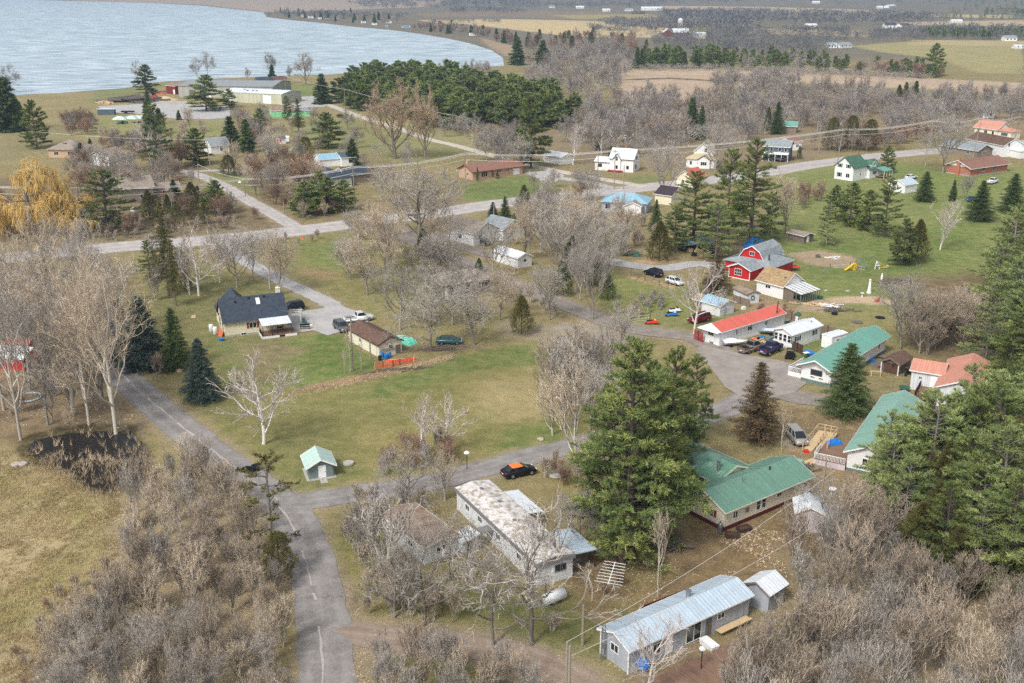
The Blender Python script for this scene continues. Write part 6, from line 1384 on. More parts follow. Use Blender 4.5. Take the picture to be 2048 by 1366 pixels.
def mower(mt): return [('body',mt,MB().hexa([(-.2,-.3,.35),(.9,-.3,.35),(.9,.3,.35),(-.2,.3,.35),(-.1,-.25,.8),(.8,-.2,.75),(.8,.2,.75),(-.1,.25,.8)])),('seat','rubber',MB().box(-.6,-.2,-.22,.22,.55,.95)),('mower_deck',mt,MB().box(-.4,.4,-.55,.55,.15,.28))]+[('wheel','rubber',MB().tube([(x,y-.1,r),(x,y+.1,r)],r,12)) for x,r in ((-.5,.28),(.75,.2)) for y in (-.4,.4)]
put('riding_mower', 1797, 794, 'red riding mower in front of the salmon roof house', 'mower', mower('red_plastic'), 20)
put('riding_mower', 1512, 684, 'orange riding mower behind the bronze pickup', 'mower', mower('orange_net'), 160)
put('motorcycle', 1812, 750, 'covered motorcycle beside the brown double door shed', 'motorcycle', [('body','black_metal',MB().hexa([(-.9,-.2,.5),(.7,-.2,.5),(.7,.2,.5),(-.9,.2,.5),(-.8,-.12,.9),(.4,-.15,1.0),(.4,.15,1.0),(-.8,.12,.9)])),('wheel','rubber',MB().tube([(-.8,-.07,.33),(-.8,.07,.33)],.33,12)),('wheel','rubber',MB().tube([(.85,-.07,.33),(.85,.07,.33)],.33,12)),('handlebar','galv',MB().beam((.55,-.4,1.1),(.55,.4,1.1),.04))], 60)
sh = MB()
for x in (-.7,.7): sh.beam((x,-.35,0),(x,0,.8),.08); sh.beam((x,.35,0),(x,0,.8),.08)
put('sawhorse', 1751, 752, 'pale wooden sawhorse left of the brown double doors', 'sawhorse', [('frame','new_wood',sh),('beam','new_wood',MB().box(-.95,.95,-.06,.06,.78,.9))], -10)
put('patio_table', 1808, 783, 'green plastic table beside the red riding mower', 'table', [('tabletop','green_plastic',MB().lathe(0,0,[(.9,.72),(.95,.76),(.1,.77)],8)),('leg','green_plastic',MB().box(-.5,-.44,-.04,.04,0,.72)),('leg','green_plastic',MB().box(.44,.5,-.04,.04,0,.72))])
one('barrel', 1846, 774, 'bright blue barrel on the deck by the salmon roof house', 'barrel', 'blue_plastic', barrel(), 0, .9, None, True)
one('blue_bin', 1744, 724, 'blue plastic tub at the wall of the teal roof home', 'tub', 'blue_plastic', MB().box(-.5,.5,-.35,.35,.0,.5))
one('garden_pool', 1617, 716, 'round bright blue paddling pool on the white railed deck', 'pool', 'tarp_blue', MB().lathe(0,0,[(.9,0),(.95,.3),(.98,.34),(.88,.3),(.86,.2),(.1,.18)],18), 0, .82)
put('deck_table', 1611, 722, 'white table with dark chairs on the white railed deck', 'table', [('tabletop','white_plastic',MB().box(-.5,.5,-.35,.35,.68,.73))]+[('leg','black_metal',MB().box(x-.03,x+.03,y-.03,y+.03,0,.68)) for x in (-.4,.4) for y in (-.3,.3)], 20, .82)
one('blue_tarp', 1668, 898, 'crumpled blue tarp lying on the deck beside the ramp', 'tarp', 'tarp_blue', sheet(1.0,.7,.7,8,8), 20, .88)
one('blue_tarp_heap', 1511, 497, 'large heap under a bright blue tarp behind the red barn house', 'tarp', 'tarp_blue', sheet(2.6,2.2,2.9,3,8), 10)
# planters
for px, py, lb in ((1464,1074,'left wooden planter box below the beige bungalow'), (1488,1061,'right wooden planter box below the beige bungalow')):
    b_ = MB(); b_.box(-.8,.8,-.5,-.42,0,.5).box(-.8,.8,.42,.5,0,.5).box(-.8,-.72,-.42,.42,0,.5).box(.72,.8,-.42,.42,0,.5)
    put('planter_box', px, py, lb, 'planter', [('box','dark_wood',b_),('soil','brown_wood',MB().box(-.71,.71,-.41,.41,.05,.38))], -8 if px < 1480 else 25)
for px, py, lb, s_ in ((697,929,'old tyre planter right of the pump shed',.7), (1113,951,'stone ring planter with a red shrub beside the orange topped sedan',1.0)):
    one('planter_ring', px, py, lb, 'planter', 'concrete', MB().lathe(0,0,[(s_,0),(s_*1.1,.12),(s_*1.05,.35),(s_*.75,.36),(s_*.7,.1),(.05,.1)],18))
one('tyre', 32, 932, 'left old tyre in the dry grass beside the pond', 'tyre', 'stone', MB().lathe(0,0,[(.45,0),(.6,.1),(.6,.35),(.45,.45),(.3,.4),(.3,.05)],16))
one('tyre', 46, 931, 'right old tyre in the dry grass beside the pond', 'tyre', 'stone', MB().lathe(0,0,[(.45,0),(.6,.1),(.6,.35),(.45,.45),(.3,.4),(.3,.05)],16))
one('tree_stump', 388, 634, 'pale cut tree stump in the lawn left of the cream house', 'stump', 'new_wood', MB().lathe(0,0,[(.6,0),(.5,.1),(.46,.3),(.02,.31)],12))
def rock(s_, seed):
    r = random.Random(seed); m = MB(); n = 8; rings_ = [(1,.0),(1.08,.3),(.8,.65),(.35,.85)]
    for k_, z in rings_:
        for i in range(n): a = i*2*math.pi/n; q_ = s_*k_*r.uniform(.8,1.15); m.v.append((q_*math.cos(a), q_*math.sin(a)*.8, z*s_*.8*r.uniform(.9,1.1)))
    for i in range(3):
        for j in range(n): m.f.append((i*n+j, i*n+(j+1)%n, (i+1)*n+(j+1)%n, (i+1)*n+j)); m.m.append(0)
    m.f.append(tuple(range(3*n,4*n))); m.m.append(0); return m
one('boulder', 360, 742, 'pinkish boulder at the foot of the dark spruce', 'boulder', 'pinkish_stone', rock(.75,1))
one('boulder', 1294, 1126, 'pink boulder on brown leaves below the big pines', 'boulder', 'pinkish_stone', rock(.5,2))
for i, (px, py) in enumerate(((1081,879),(1258,673),(1652,582),(1734,672),(1666,487),(1695,583))): one('flat_stone', px, py, 'flat pale stone number of the lawn' if False else ['flat pale stone in the meadow below the pale patch','pale stone at the edge of the park road','pale stone beside the greenhouse porch','pale stone slab in the dry back lawn','small stone pile beyond the sand patch','pale stone beside the garden bed'][i], 'stone', 'stone', rock(.45 if i else .5, 10+i))
# timber pile, junk, playground
def heap(n, rx, ry, hh, seed, L=(1,3), t=(.05,.2)):
    r = random.Random(seed); m = MB()
    for i in range(n):
        x, y = r.gauss(0, rx*.45), r.gauss(0, ry*.45); z = r.uniform(.03, hh)*max(.15, 1-abs(x)/rx*.6); a = r.uniform(0, 3.14) if r.random() < .4 else r.gauss(.2, .25); l_ = r.uniform(*L)/2
        m.beam((x-l_*math.cos(a), y-l_*math.sin(a), z), (x+l_*math.cos(a), y+l_*math.sin(a), z+r.uniform(-.1,.25)), r.uniform(*t), r.uniform(*t))
    return m
one('timber_pile', 1790, 566, 'long stack of weathered planks on the back lawn', 'timber pile', 'weather_wood', heap(40,3.2,1.3,.9,5,(3,6)), 12)
one('junk_pile', 1650, 612, 'pile of white boards and junk beside the glass porch', 'junk pile', 'white_plastic', heap(26,2.6,1.6,.6,6,(.6,2)), -20)
one('junk_pile', 1672, 621, 'scattered dark scrap boards right of the glass porch', 'junk pile', 'scrap', heap(34,3.4,1.8,.5,7,(.8,2.4)), -10)
one('plank_pile', 1625, 610, 'low pile of pale planks lying under the glass porch', 'junk pile', 'new_wood', heap(24,3.5,1.2,.3,8,(1,3)), -15)
one('plank_pile', 1668, 516, 'few white planks lying on the bare sand patch', 'junk pile', 'white_plastic', heap(9,1.6,1.2,.25,9,(1,2.6)), -10)
one('brush_pile', 1636, 515, 'dark green tub and brush on the bare sand patch', 'junk pile', 'green_plastic', heap(10,.9,.7,.7,10,(.4,1)), -10)
one('brush_pile', 1262, 511, 'grey brush pile with green tarp left of the dark cedar', 'brush pile', 'scrap', heap(70,2.6,1.4,1.3,11,(1,2.6),(.04,.1)))
one('green_tarp', 1273, 512, 'small green tarp on the end of the brush pile', 'tarp', 'green_plastic', sheet(.9,.8,1.1,5,6))
one('firewood_heap', 795, 741, 'fallen branches along the hedge line below the garage', 'brush pile', 'weather_wood', heap(60,6,.8,.5,12,(.8,2.4),(.04,.1)), 14)
one('firewood_heap', 875, 700, 'fallen grey branches under the two middle bare trees', 'brush pile', 'weather_wood', heap(90,7,1.2,.6,13,(.8,2.4),(.04,.12)), 10)
one('lumber_pile', 1516, 690, 'pale planks stacked behind the two pickups', 'junk pile', 'new_wood', heap(26,2.2,1.4,.8,14,(1,3),(.08,.25)), 30)
one('leaf_junk', 1600, 940, 'dark scrap and bins beside the white deck', 'junk pile', 'scrap', heap(30,2.0,1.0,.7,15,(.4,1.4)), 10)
one('log_pile', 270, 203, 'big pile of grey and brown scrap timber in the yard', 'junk pile', 'scrap', heap(150,14,6,3.0,16,(3,8),(.4,1.1)))
one('log_pile', 208, 208, 'small pale log heap left of the gravel yard', 'junk pile', 'new_wood', heap(30,4,3,1.4,17,(2,5),(.3,.8)))
one('lumber_stack', 345, 208, 'long low stack of pale concrete slabs in the gravel yard', 'slab stack', 'concrete', MB().box(-9,9,-1.5,1.5,0,1.0).box(-7,8,-1.0,1.0,1.0,1.5))
one('sand_heap', 330, 200, 'low tan sand heap in front of the grey warehouse', 'sand heap', 'new_wood', MB().lathe(0,0,[(7,0),(5,.8),(2.5,1.7),(.2,2.1)],16))
put('excavator', 307, 199, 'red digger beside the scrap timber pile', 'digger', [('body','red_plastic',MB().box(-2.2,2,-1.2,1.2,1,2.4)),('cab','glass',MB().box(-.4,1.2,-1,1,2.4,3.8)),('track','rubber',MB().box(-2.6,2.6,-1.6,-.9,0,1.0)),('track','rubber',MB().box(-2.6,2.6,.9,1.6,0,1.0)),('arm','red_plastic',MB().beam((1.8,0,2.2),(5.5,0,4.2),.5).beam((5.5,0,4.2),(7,0,1),.4))])
put('storage_container', 214, 229, 'dark blue storage container on the yard grass', 'container', [('body','blue_grey_siding',MB().box(-4,4,-1.3,1.3,.1,2.6)),('roof','white_metal_roof',MB().box(-4.3,4.3,-1.5,1.5,2.62,2.75))])
put('pickup_box', 256, 227, 'small dark flatbed trailer in the yard', 'trailer', [('bed','black_metal',MB().box(-3,3,-1.1,1.1,.7,1.3)),('wheel','rubber',MB().tube([(-1,-1.2,.4),(-1,-.95,.4)],.4,12)),('wheel','rubber',MB().tube([(-1,.95,.4),(-1,1.2,.4)],.4,12))])
for i, (px, lb) in enumerate(((240,'left'),(262,'middle'),(280,'right'))): one('covered_stack', px, 239-i, lb+' stack under pale green sheets in the yard', 'stack', 'palegreen_metal', sheet(3.4,1.4,1.7,20+i,6))
one('farm_machine', 245, 248, 'small green farm implement on the yard grass', 'farm machine', 'green_plastic', heap(16,2.5,1.2,1.5,21,(1,2.4),(.15,.5)))
one('farm_machine', 275, 246, 'dark harrow implement on the yard grass', 'farm machine', 'black_metal', heap(14,2.8,1.0,.9,22,(1,2.4),(.1,.3)))
sf = MB()
for x in (-2.4, 2.4): sf.beam((x,-1,0),(x,0,2.4),.1); sf.beam((x,1,0),(x,0,2.4),.1)
sf.beam((-2.4,0,2.4),(2.4,0,2.4),.1)
def slide(m, x, s_):
    return m.hexa([(x,-.3,1.5),(x+.1*s_,.3,1.5),(x+2.3*s_,.3,.15),(x+2.3*s_,-.3,.15),(x,-.3,1.56),(x+.1*s_,.3,1.56),(x+2.3*s_,.3,.21),(x+2.3*s_,-.3,.21)]).box(min(x,x+2.3*s_),max(x,x+2.3*s_),-.36,-.3,.2,.4)
put('swing_set', 1733, 537, 'playground swing set with yellow slide and white side frame', 'swing set', [('frame','galv',sf),('slide','yellow_plastic',slide(MB(),2.4,1)),('side_frame','white_plastic',MB().beam((1.6,-.8,0),(2.1,-.3,1.8),.12).beam((2.7,-.8,0),(2.2,-.3,1.8),.12).box(1.6,2.8,-.8,-.7,.8,.95))]+[('swing','blue_plastic',MB().box(x-.22,x+.22,-.12,.12,.5,.56).box(x-.22,x-.2,-.01,.01,.5,2.4).box(x+.2,x+.22,-.01,.01,.5,2.4)) for x in (-1.4,-.2)], 4)
put('toy_slide', 1707, 540, 'separate small yellow toy slide on the lawn', 'slide', [('slide','yellow_plastic',slide(MB(),0,1)),('ladder','yellow_plastic',MB().box(-.5,-.4,-.3,.3,0,1.5).box(-.1,0,-.3,.3,0,1.5))], 200)
put('garden_lighthouse', 1738, 586, 'tall white ornamental lighthouse standing on the lawn', 'ornament', [('tower','white_plastic',MB().lathe(0,0,[(.5,0),(.36,.8),(.22,2.4),(.2,2.45)],8)),('lamp_room','cream_wall',MB().lathe(0,0,[(.2,2.45),(.2,2.8),(.3,2.82),(.02,3.1)],8))])
put('bird_bath', 1724, 594, 'white bird bath on the garden bed edge', 'bird bath', [('bowl','white_plastic',MB().lathe(0,0,[(.1,.7),(.35,.8),(.4,.88),(.3,.85),(.02,.82)],12)),('pedestal','white_plastic',MB().lathe(0,0,[(.22,0),(.1,.15),(.08,.7)],10))])
put('garden_chair', 1754, 604, 'small red garden chair on the oval gravel bed', 'chair', [(a, 'red_plastic', c) for a, b, c in chair()], 200)
put('garden_statue', 1763, 561, 'slim white garden statue left of the timber stack', 'statue', [('statue_body','white_plastic',MB().lathe(0,0,[(.3,0),(.28,.1),(.18,.3),(.26,.9),(.2,1.2),(.08,1.35),(.13,1.45),(.12,1.6),(.02,1.68)],12)),('plinth','stone',MB().box(-.35,.35,-.35,.35,-.02,.05))])
put('bird_house', 1772, 556, 'bird house on a thin pole behind the timber stack', 'bird house', [('pole','pole_wood',MB().cyl(0,0,0,2.6,.05,6)),('house_box','new_wood',MB().box(-.18,.18,-.18,.18,2.6,2.95))])
put('picnic_canopy', 1583, 541, 'low orange red canopy table beside the red barn house', 'canopy', [('canopy_top','red_plastic',MB().hexa([(-1.7,-1,.95),(1.7,-1,.95),(1.7,1,.95),(-1.7,1,.95),(-1.5,-.2,1.15),(1.5,-.2,1.15),(1.5,.2,1.15),(-1.5,.2,1.15)]))]+[('leg','galv',MB().box(x-.04,x+.04,y-.04,y+.04,0,.95)) for x in (-1.5,1.5) for y in (-.8,.8)], 20)
put('water_tower_toy', 1595, 643, 'green topped white well house behind the red roof home', 'ornament', [('body','white_plastic',MB().lathe(0,0,[(.5,0),(.5,1.3)],10)),('roof','green_plastic',MB().lathe(0,0,[(.65,1.3),(.55,1.6),(.02,2.0)],10))])
one('tyre', 1669, 629, 'dark blue tyre lying on the dry back lawn', 'tyre', 'rubber', MB().lathe(0,0,[(.45,0),(.6,.1),(.6,.35),(.45,.45),(.3,.4),(.3,.05)],16))
one('fire_pit', 1760, 636, 'round dark fire pit in the dry back lawn', 'fire pit', 'rubber', MB().lathe(0,0,[(.9,0),(.95,.16),(.8,.18),(.75,.03),(.02,.03)],18))
one('fire_pit', 1715, 645, 'burnt brown fire ring left of the dark pit', 'fire pit', 'scrap', MB().lathe(0,0,[(1.0,0),(1.05,.12),(.85,.13),(.8,.03),(.02,.03)],18))
one('manhole_lid', 1598, 924, 'round green lid beside the silver minivan', 'lid', 'sage_metal', MB().lathe(0,0,[(.6,0),(.6,.3),(.1,.36)],16))
put('bird_bath', 1662, 992, 'white bird bath behind the lilac shed', 'bird bath', [('bowl','white_plastic',MB().lathe(0,0,[(.12,.8),(.55,.95),(.6,1.05),(.02,1.0)],12)),('pedestal','white_plastic',MB().cyl(0,0,0,.8,.14,8))])
one('white_tub', 1418, 1294, 'white plastic bath tub beside the blue roof home deck', 'tub', 'white_plastic', MB().hexa([(-.9,-.4,0),(.9,-.4,0),(.9,.4,0),(-.9,.4,0),(-1,-.5,.6),(1,-.5,.6),(1,.5,.6),(-1,.5,.6)]), 120)
one('blue_ball_tank', 1286, 1340, 'round blue rain barrel under the white birch', 'barrel', 'tarp_blue', MB().lathe(0,0,[(.3,0),(.6,.3),(.65,.7),(.5,1.1),(.1,1.25)],16), 0, 0, None, True)
one('brown_deck', 1400, 1340, 'brown wooden deck in front of the blue roof home', 'deck', 'deck_wood', MB().box(-6.5,5.5,-3.2,1.3,.1,.25), 35)
one('red_bench', 1304, 1318, 'small red bench on the brown deck', 'bench', 'red_plastic', MB().box(-.7,.7,-.2,.2,.35,.42).box(-.6,-.5,-.2,.2,0,.35).box(.5,.6,-.2,.2,0,.35).box(-.7,.7,.17,.22,.55,.9), 10, .25)
one('back_ramp', 1350, 1206, 'dark red wooden ramp behind the blue roof home', 'ramp', 'maroon', MB().hexa([(-4,-.6,.1),(4,-.6,.4),(4,.6,.4),(-4,.6,.1),(-4,-.6,.16),(4,-.6,.48),(4,.6,.48),(-4,.6,.16)]).box(-4,4,.56,.62,.3,.7), 33)
# lamps
def lamp(px, py, hh, label, r=.32): return put('garden_lamp', px, py, label, 'lamp post', [('pole','black_metal',MB().cyl(0,0,0,hh,.05,8)),('lamp_shade','white_plastic',MB().lathe(0,0,[(.12,hh),(r,hh+.1),(r*1.05,hh+.2),(r*.6,hh+.36),(.04,hh+.4)],14))])
lamp(1402, 1342, 2.3, 'white globe garden lamp on the brown deck')
lamp(934, 938, 2.2, 'white topped garden lamp beside the orange topped sedan', .38)
# yagi antenna
ya = MB(); ya.beam((0,-1.6,2.4),(0,1.6,3.2),.07)
el = MB()
for i in range(8): t = i/7; y = -1.5+3*t; l_ = 1.5-.35*t; el.beam((-l_,y,2.43+.75*t),(l_,y,2.43+.75*t),.04)
put('tv_antenna', 1222, 1192, 'big fishbone television antenna on a short mast', 'antenna', [('mast','galv',MB().cyl(0,0,0,2.8,.04,8)),('boom','white_plastic',ya),('element','white_trim',el),('motor','stone',MB().cyl(0,-.9,1.9,2.4,.22,8))], -18)
# flag
def flag(px, py):
    p = G(px, py); o = empty('flag_pole', p, 0, 'flag with red bars and a maple leaf on a thin pole', 'flag')
    MB().cyl(0,0,0,6.4,.06,8).build('pole', M('white_trim'), o); MB().box(.05,.75,-.02,.02,4.6,6.1).box(2.25,2.95,-.02,.02,4.6,6.1).build('flag_bar', M('red_plastic'), o); MB().box(.75,2.25,-.015,.015,4.6,6.1).build('flag_field', M('white_plastic'), o)
    lf = [(0,.62),(.1,.4),(.22,.46),(.16,.16),(.34,.3),(.38,.2),(.55,.22),(.48,.06),(.55,0),(.26,-.22),(.3,-.34),(.03,-.3),(.03,-.58)]; pts = lf+[(-x, y) for x, y in lf[::-1][:-1]]
    m = MB(); m.prism([(1.5+a, 5.33+b) for a, b in pts], -.03, .03, 'y'); bm_fix(m.build('maple_leaf', M('red_plastic'), o))
flag(549, 310)
one('light_boat', 578, 300, 'pale blue upturned boat beside the flag', 'boat', 'skyblue_metal', canoe(5.5,.8), 55)
put('road_sign', 593, 425, 'orange diamond warning sign beside the street', 'sign', [('post','pole_wood',MB().box(-.05,.05,-.05,.05,0,1.8)),('sign_board','yellow_plastic',MB().hexa([(0,-.03,1.7),(.5,-.03,2.2),(.5,.03,2.2),(0,.03,1.7),(-.5,-.03,2.2),(0,-.03,2.7),(0,.03,2.7),(-.5,.03,2.2)]))])
put('yard_sign', 944, 358, 'white sign board in front of the brick ranch house', 'sign', [('sign_board','white_plastic',MB().box(-1.1,1.1,-.05,.05,.5,1.7)),('post','white_trim',MB().box(-1.1,-1.0,-.06,.06,0,1.75)),('post','white_trim',MB().box(1.0,1.1,-.06,.06,0,1.75))], 5)
put('mailbox', 480, 372, 'small white sign box on a post by the side road', 'mailbox', [('box','white_plastic',MB().box(-.4,.4,-.3,.3,1.0,1.7)),('post','pole_wood',MB().box(-.05,.05,-.05,.05,0,1))])
one('orange_cone', 606, 478, 'orange traffic cone in the grass by the street', 'cone', 'orange_net', MB().lathe(0,0,[(.35,0),(.3,.06),(.05,.75)],10))
one('white_appliance', 266, 422, 'white air conditioner box beside the taupe house', 'appliance', 'white_plastic', MB().box(-.5,.5,-.4,.4,0,1.0).box(-.4,.4,-.42,-.4,.2,.8))
ringm = MB().tube([(1.9*math.cos(t), 1.9*math.sin(t), .15) for t in [i*math.pi/10 for i in range(21)]], .16, 6, False)
one('pool_ring', 58, 796, 'pale blue deflated pool ring on brown ground', 'pool', 'blue_metal', ringm)
one('wreck_heap', 500, 942, 'dark scrap heap under the thin pine by the lane', 'junk pile', 'black_metal', heap(30,1.4,1.0,.9,30,(.4,1.4),(.05,.3)))
one('dark_scrap', 1350, 1095, 'dark scrap and bikes under the big pines', 'junk pile', 'scrap', heap(40,2.4,1.4,.9,31,(.5,1.6),(.05,.25)))
# camping trailers along the far shore
for i, (px, py, W_, lb) in enumerate(((578,31,5,'leftmost white camper on the far shore'),(606,34,6,'second white camper on the far shore'),(622,37,9,'long white camper on the far shore'),(640,39,6,'white camper right of the long one on the far shore'),(655,41,6,'white camper near the rusty roof on the far shore'),(727,47,7,'white camper above the far shore bend'),(749,51,7,'white motor boat camper near the water'),(774,56,4,'small blue and white boat shed at the waterline'),(778,47,8,'white camper in the field above the boat shed'),(812,57,12,'long pale blue house by the far shore'),(672,41,8,'rusty roofed cabin on the far shore'),(946,72,9,'white cottage among spruces on the far shore'))):
    p = G(px, py); o = empty('camper', p, 0, lb, 'camper'); mt = 'rust_metal' if 'rusty' in lb else ('skyblue_metal' if 'blue' in lb else 'white_plastic')
    MB().box(-W_/2,W_/2,-1.4,1.4,.6,3.2).build('camper_body', M(mt), o); MB().box(-W_/2-.1,W_/2+.1,-1.5,1.5,3.2,3.4).build('roof', M('white_metal_roof'), o); MB().box(-W_*.3,W_*.3,-1.45,-1.4,1.8,2.6).build('window', M('glass'), o)
    if 'camper' not in lb: o.name = 'shore_building'; tag(o, None, 'building')
for px, py, nm, ct, mt_, bx, lb in ((1500,703,'crate','crate','new_wood',(-.5,.5,-.4,.4,0,.5),'pale crate behind the bronze pickup'),(1523,678,'crate','crate','blue_plastic',(-.6,.6,-.4,.4,0,.45),'blue crate beside the blue boat'),(1540,684,'deck_box','box','teal_skirt',(-.8,.8,-.4,.4,0,.9),'green grey deck box at the corner of the park home'),(1535,697,'pallet','pallet','weather_wood',(-1.2,1.2,-.8,.8,0,.2),'wooden pallet between the pickups and the park home'),
 (1487,618,'crate','crate','white_plastic',(-.4,.4,-.3,.3,0,.5),'white box in the corner by the wreath shed'),(1640,598,'crate','crate','green_plastic',(-.4,.4,-.4,.4,0,.6),'green box at the end of the glass porch'),(1755,731,'pallet','pallet','weather_wood',(-1.3,1.3,-.7,.7,0,.25),'wooden platform left of the brown door shed'),(1822,748,'crate','crate','black_metal',(-.5,.5,-.4,.4,0,.7),'black bin right of the covered motorcycle'),
 (1612,905,'crate','crate','red_plastic',(-.3,.3,-.3,.3,0,.4),'small red box behind the silver minivan'),(1625,925,'pallet','pallet','new_wood',(-1,1,-.7,.7,0,.2),'pale pallet between minivan and deck'),(1456,608,'crate','crate','scrap',(-.7,.7,-.5,.5,0,.6),'dark box between the two small sheds'),(1388,512,'crate','crate','black_metal',(-.5,.5,-.5,.5,0,.8),'black box under the blue lean-to roof'),
 (1426,508,'cart','cart','black_metal',(-.7,.7,-.4,.4,.2,.9),'dark cart at the right end of the lean-to'),(1100,470,'crate','crate','blue_plastic',(-.4,.4,-.4,.4,0,.6),'blue box among bare trees by the street'),(1168,452,'pallet','pallet','white_plastic',(-1.5,1.5,-.8,.8,0,.4),'white panel lying behind the blue hipped roof')):
    one(nm, px, py, lb, ct, mt_, MB().box(*bx).box(bx[0]+.05, bx[1]-.05, bx[2]+.05, bx[3]-.05, bx[5], bx[5]+.04), (px*7) % 60)
# ------------------------------------------------------------------ poles and wires
PO = {}
def pole(key, px, py, ty, label, lean=(0, 0), lampx=False, mt='pole_wood', arm=True, box_=False):
    b = G(px, py); H = max(3, top_h(px, py, ty)); o = empty('utility_pole', b, 0, label, 'utility pole')
    MB().tube([(0,0,-.2),(lean[0],lean[1],H)], [.17,.11], 8).build('pole', M(mt), o)
    if arm: MB().box(lean[0]-.9,lean[0]+.9,lean[1]-.06,lean[1]+.06,H-.55,H-.43).build('crossarm', M(mt), o)
    if box_: MB().cyl(.28, -.1, H-2.6, H-1.7, .25, 10).build('transformer', M('galv'), o)
    PO[key] = Vector((b.x+lean[0], b.y+lean[1], H)); return o
pole('a0',-260,430,350,'utility pole far left beyond the picture edge'); pole('a1',165,455,375,'utility pole beside the dark yard pine at left',arm=False); pole('a2',491,393,357,'utility pole beside the side road mouth')
pole('a3',711,413,333,'utility pole with transformer by the slate ranch house',(-.3,0),box_=True); pole('a4',931,386,306,'utility pole in front of the brick ranch house'); pole('a5',1228,378,300,'utility pole with transformer before the white farmhouse',box_=True); pole('a6',1247,378,330,'short pole beside the white farmhouse pole',arm=False)
pole('a7',1637,308,277,'short utility pole behind the green farmhouse'); pole('a8',1674,330,258,'tall utility pole left of the green farmhouse gable',(.9,0)); pole('a9',1855,303,240,'utility pole under the big bare trees',(.8,0)); pole('a10',1945,318,236,'utility pole beside the brown roof hall',(1.3,0)); pole('a11',2028,287,232,'utility pole right of the peach roof house',(.8,0))
pole('b1',1785,294,262,'utility pole across the street with a leaning top',(1.0,0)); pole('c1',77,297,263,'utility pole in the field above the golden willow',(-.5,0),arm=False); pole('c2',422,342,280,'tall pale pole beside the white cottage',(-.6,0),arm=False); pole('c3',398,362,328,'utility pole at the side road corner'); pole('c4',568,426,404,'short pole by the street corner',arm=False)
pole('d1',572,191,152,'pole with white transformers by the lake cottage',box_=True); pole('d2',691,232,178,'utility pole with crossarm at the grove edge'); pole('d3',934,268,236,'thin pole beside the pale farm track',arm=False); pole('d4',998,310,273,'thin pole by the grey thicket',arm=False); pole('d5',1195,364,298,'pole left of the white farmhouse',arm=False); pole('d6',988,439,407,'short pole beside two small spruces',arm=False)
pole('e1',706,742,635,'thin pale pole in the lawn beside the garage',arm=False); pole('e2',741,718,682,'short grey post against the garage wall',arm=False); pole('e3',1549,657,603,'dark pole rising between the red and white roofs',(.3,0),mt='dark_pole',arm=False); pole('e4',1641,1000,920,'grey pole behind the green roof bungalow',(.25,0),arm=False)
pole('f1',1131,1470,1283,'left of two tall poles at the bottom edge',arm=False); pole('f2',1136,1478,1292,'right of two tall poles at the bottom edge',arm=False); pole('e5',1165,1290,1210,'thin pole hidden in the bare trees',arm=False)
def wire(name, a, b, sag, label, dz=0, off=0, r=.02):
    a = a+Vector((off, 0, dz)); b = b+Vector((off, 0, dz)); n = 14
    pts = [a.lerp(b, i/n)-Vector((0, 0, sag*4*(i/n)*(1-i/n))) for i in range(n+1)]; o = MB().tube(pts, r, 4, False).build(name, M('wire')); return tag(o, label, 'cable', 'overhead cables')
seq = ['a0','a1','a2','a3','a4','a5','a8','a9','a10','a11']
GEN = 'thin overhead cable strung between the utility poles along the street'
for a, b in zip(seq[:-1], seq[1:]):
    for off, dz in ((-.8,-.35),(.8,-.35),(0,0),(0,-2.0)): wire('overhead_cable', PO[a], PO[b], 1.0, GEN, dz, off, .06)
for a, b in (('c1','c2'),('c3','a2'),('d1','d2'),('d2','d3'),('d3','d4'),('b1','a9')): wire('overhead_cable', PO[a], PO[b], .8, 'thin overhead cable away from the street line', 0, 0, .05)
wire('overhead_cable', PO['f1'], Vector((*G(1700,1010)[:2], 7)), 1.2, 'two pale cables from the bottom poles over the brown yard', 0, 0, .028); wire('overhead_cable', PO['f1'], Vector((*G(1760,1040)[:2], 7)), 1.2, 'two pale cables from the bottom poles over the brown yard', -1.6, 0, .028)
# ------------------------------------------------------------------ trees and shrubs where they stand
S = single
# --- the big pines in the middle
S('pine1',1262,1118,672,'white_pine','tallest pine of the big middle clump, pointed top at left',wide=1.0)
S('pine2',1215,1060,770,'white_pine','leftmost pine of the big middle clump with drooping boughs',wide=.95)
S('pine2',1338,975,690,'white_pine','pine at the right rear of the big middle clump',wide=.92)
S('pine1',1318,1085,752,'white_pine','front right pine of the big middle clump',wide=.8)
S('pine2',1292,1010,712,'white_pine','pine in the centre rear of the big middle clump')
S('pine3',1388,880,706,'white_pine','small pine at the right rear foot of the middle clump',wide=.8)
S('pine3',1250,1128,905,'white_pine','low pine at the front of the middle clump')
# --- spruces near
S('spruce1',352,738,614,'dark_spruce','dark spruce with boulder left of the pale spruce','tree',1.0)
S('bluespruce',405,800,674,'blue_spruce','blue green spruce in front of the cream house','tree',1.0)
S('bluespruce',290,735,590,'blue_spruce','large bluish spruce behind the tall bare poplars','tree',1.15)
S('bluespruce',245,715,596,'blue_spruce','bluish spruce at the left behind bare poplars','tree',1.0)
S('spruce2',1690,830,684,'yard_spruce','broad dark spruce before the teal roof home','tree',1.35)
S('browncone',1512,882,722,'brown_larch','brown ragged conifer beside the gravel yard','tree',1.3)
S('cedar1',1043,668,588,'cedar','dark lone cedar in the middle meadow edge','tree',1.2)
S('oldspruce',338,592,396,'old_spruce','tall ragged spruce standing left of white birches','tree')
S('oldspruce',352,612,478,'old_spruce','thin ragged spruce with pale trunk below the tall one','tree',.9)
S('darkcedar',372,578,540,'low_spruce','low dark spruce bush between the birches','shrub',1.6)
S('pine3',300,560,478,'yard_pine','small bright pine left of the ragged spruce','tree')
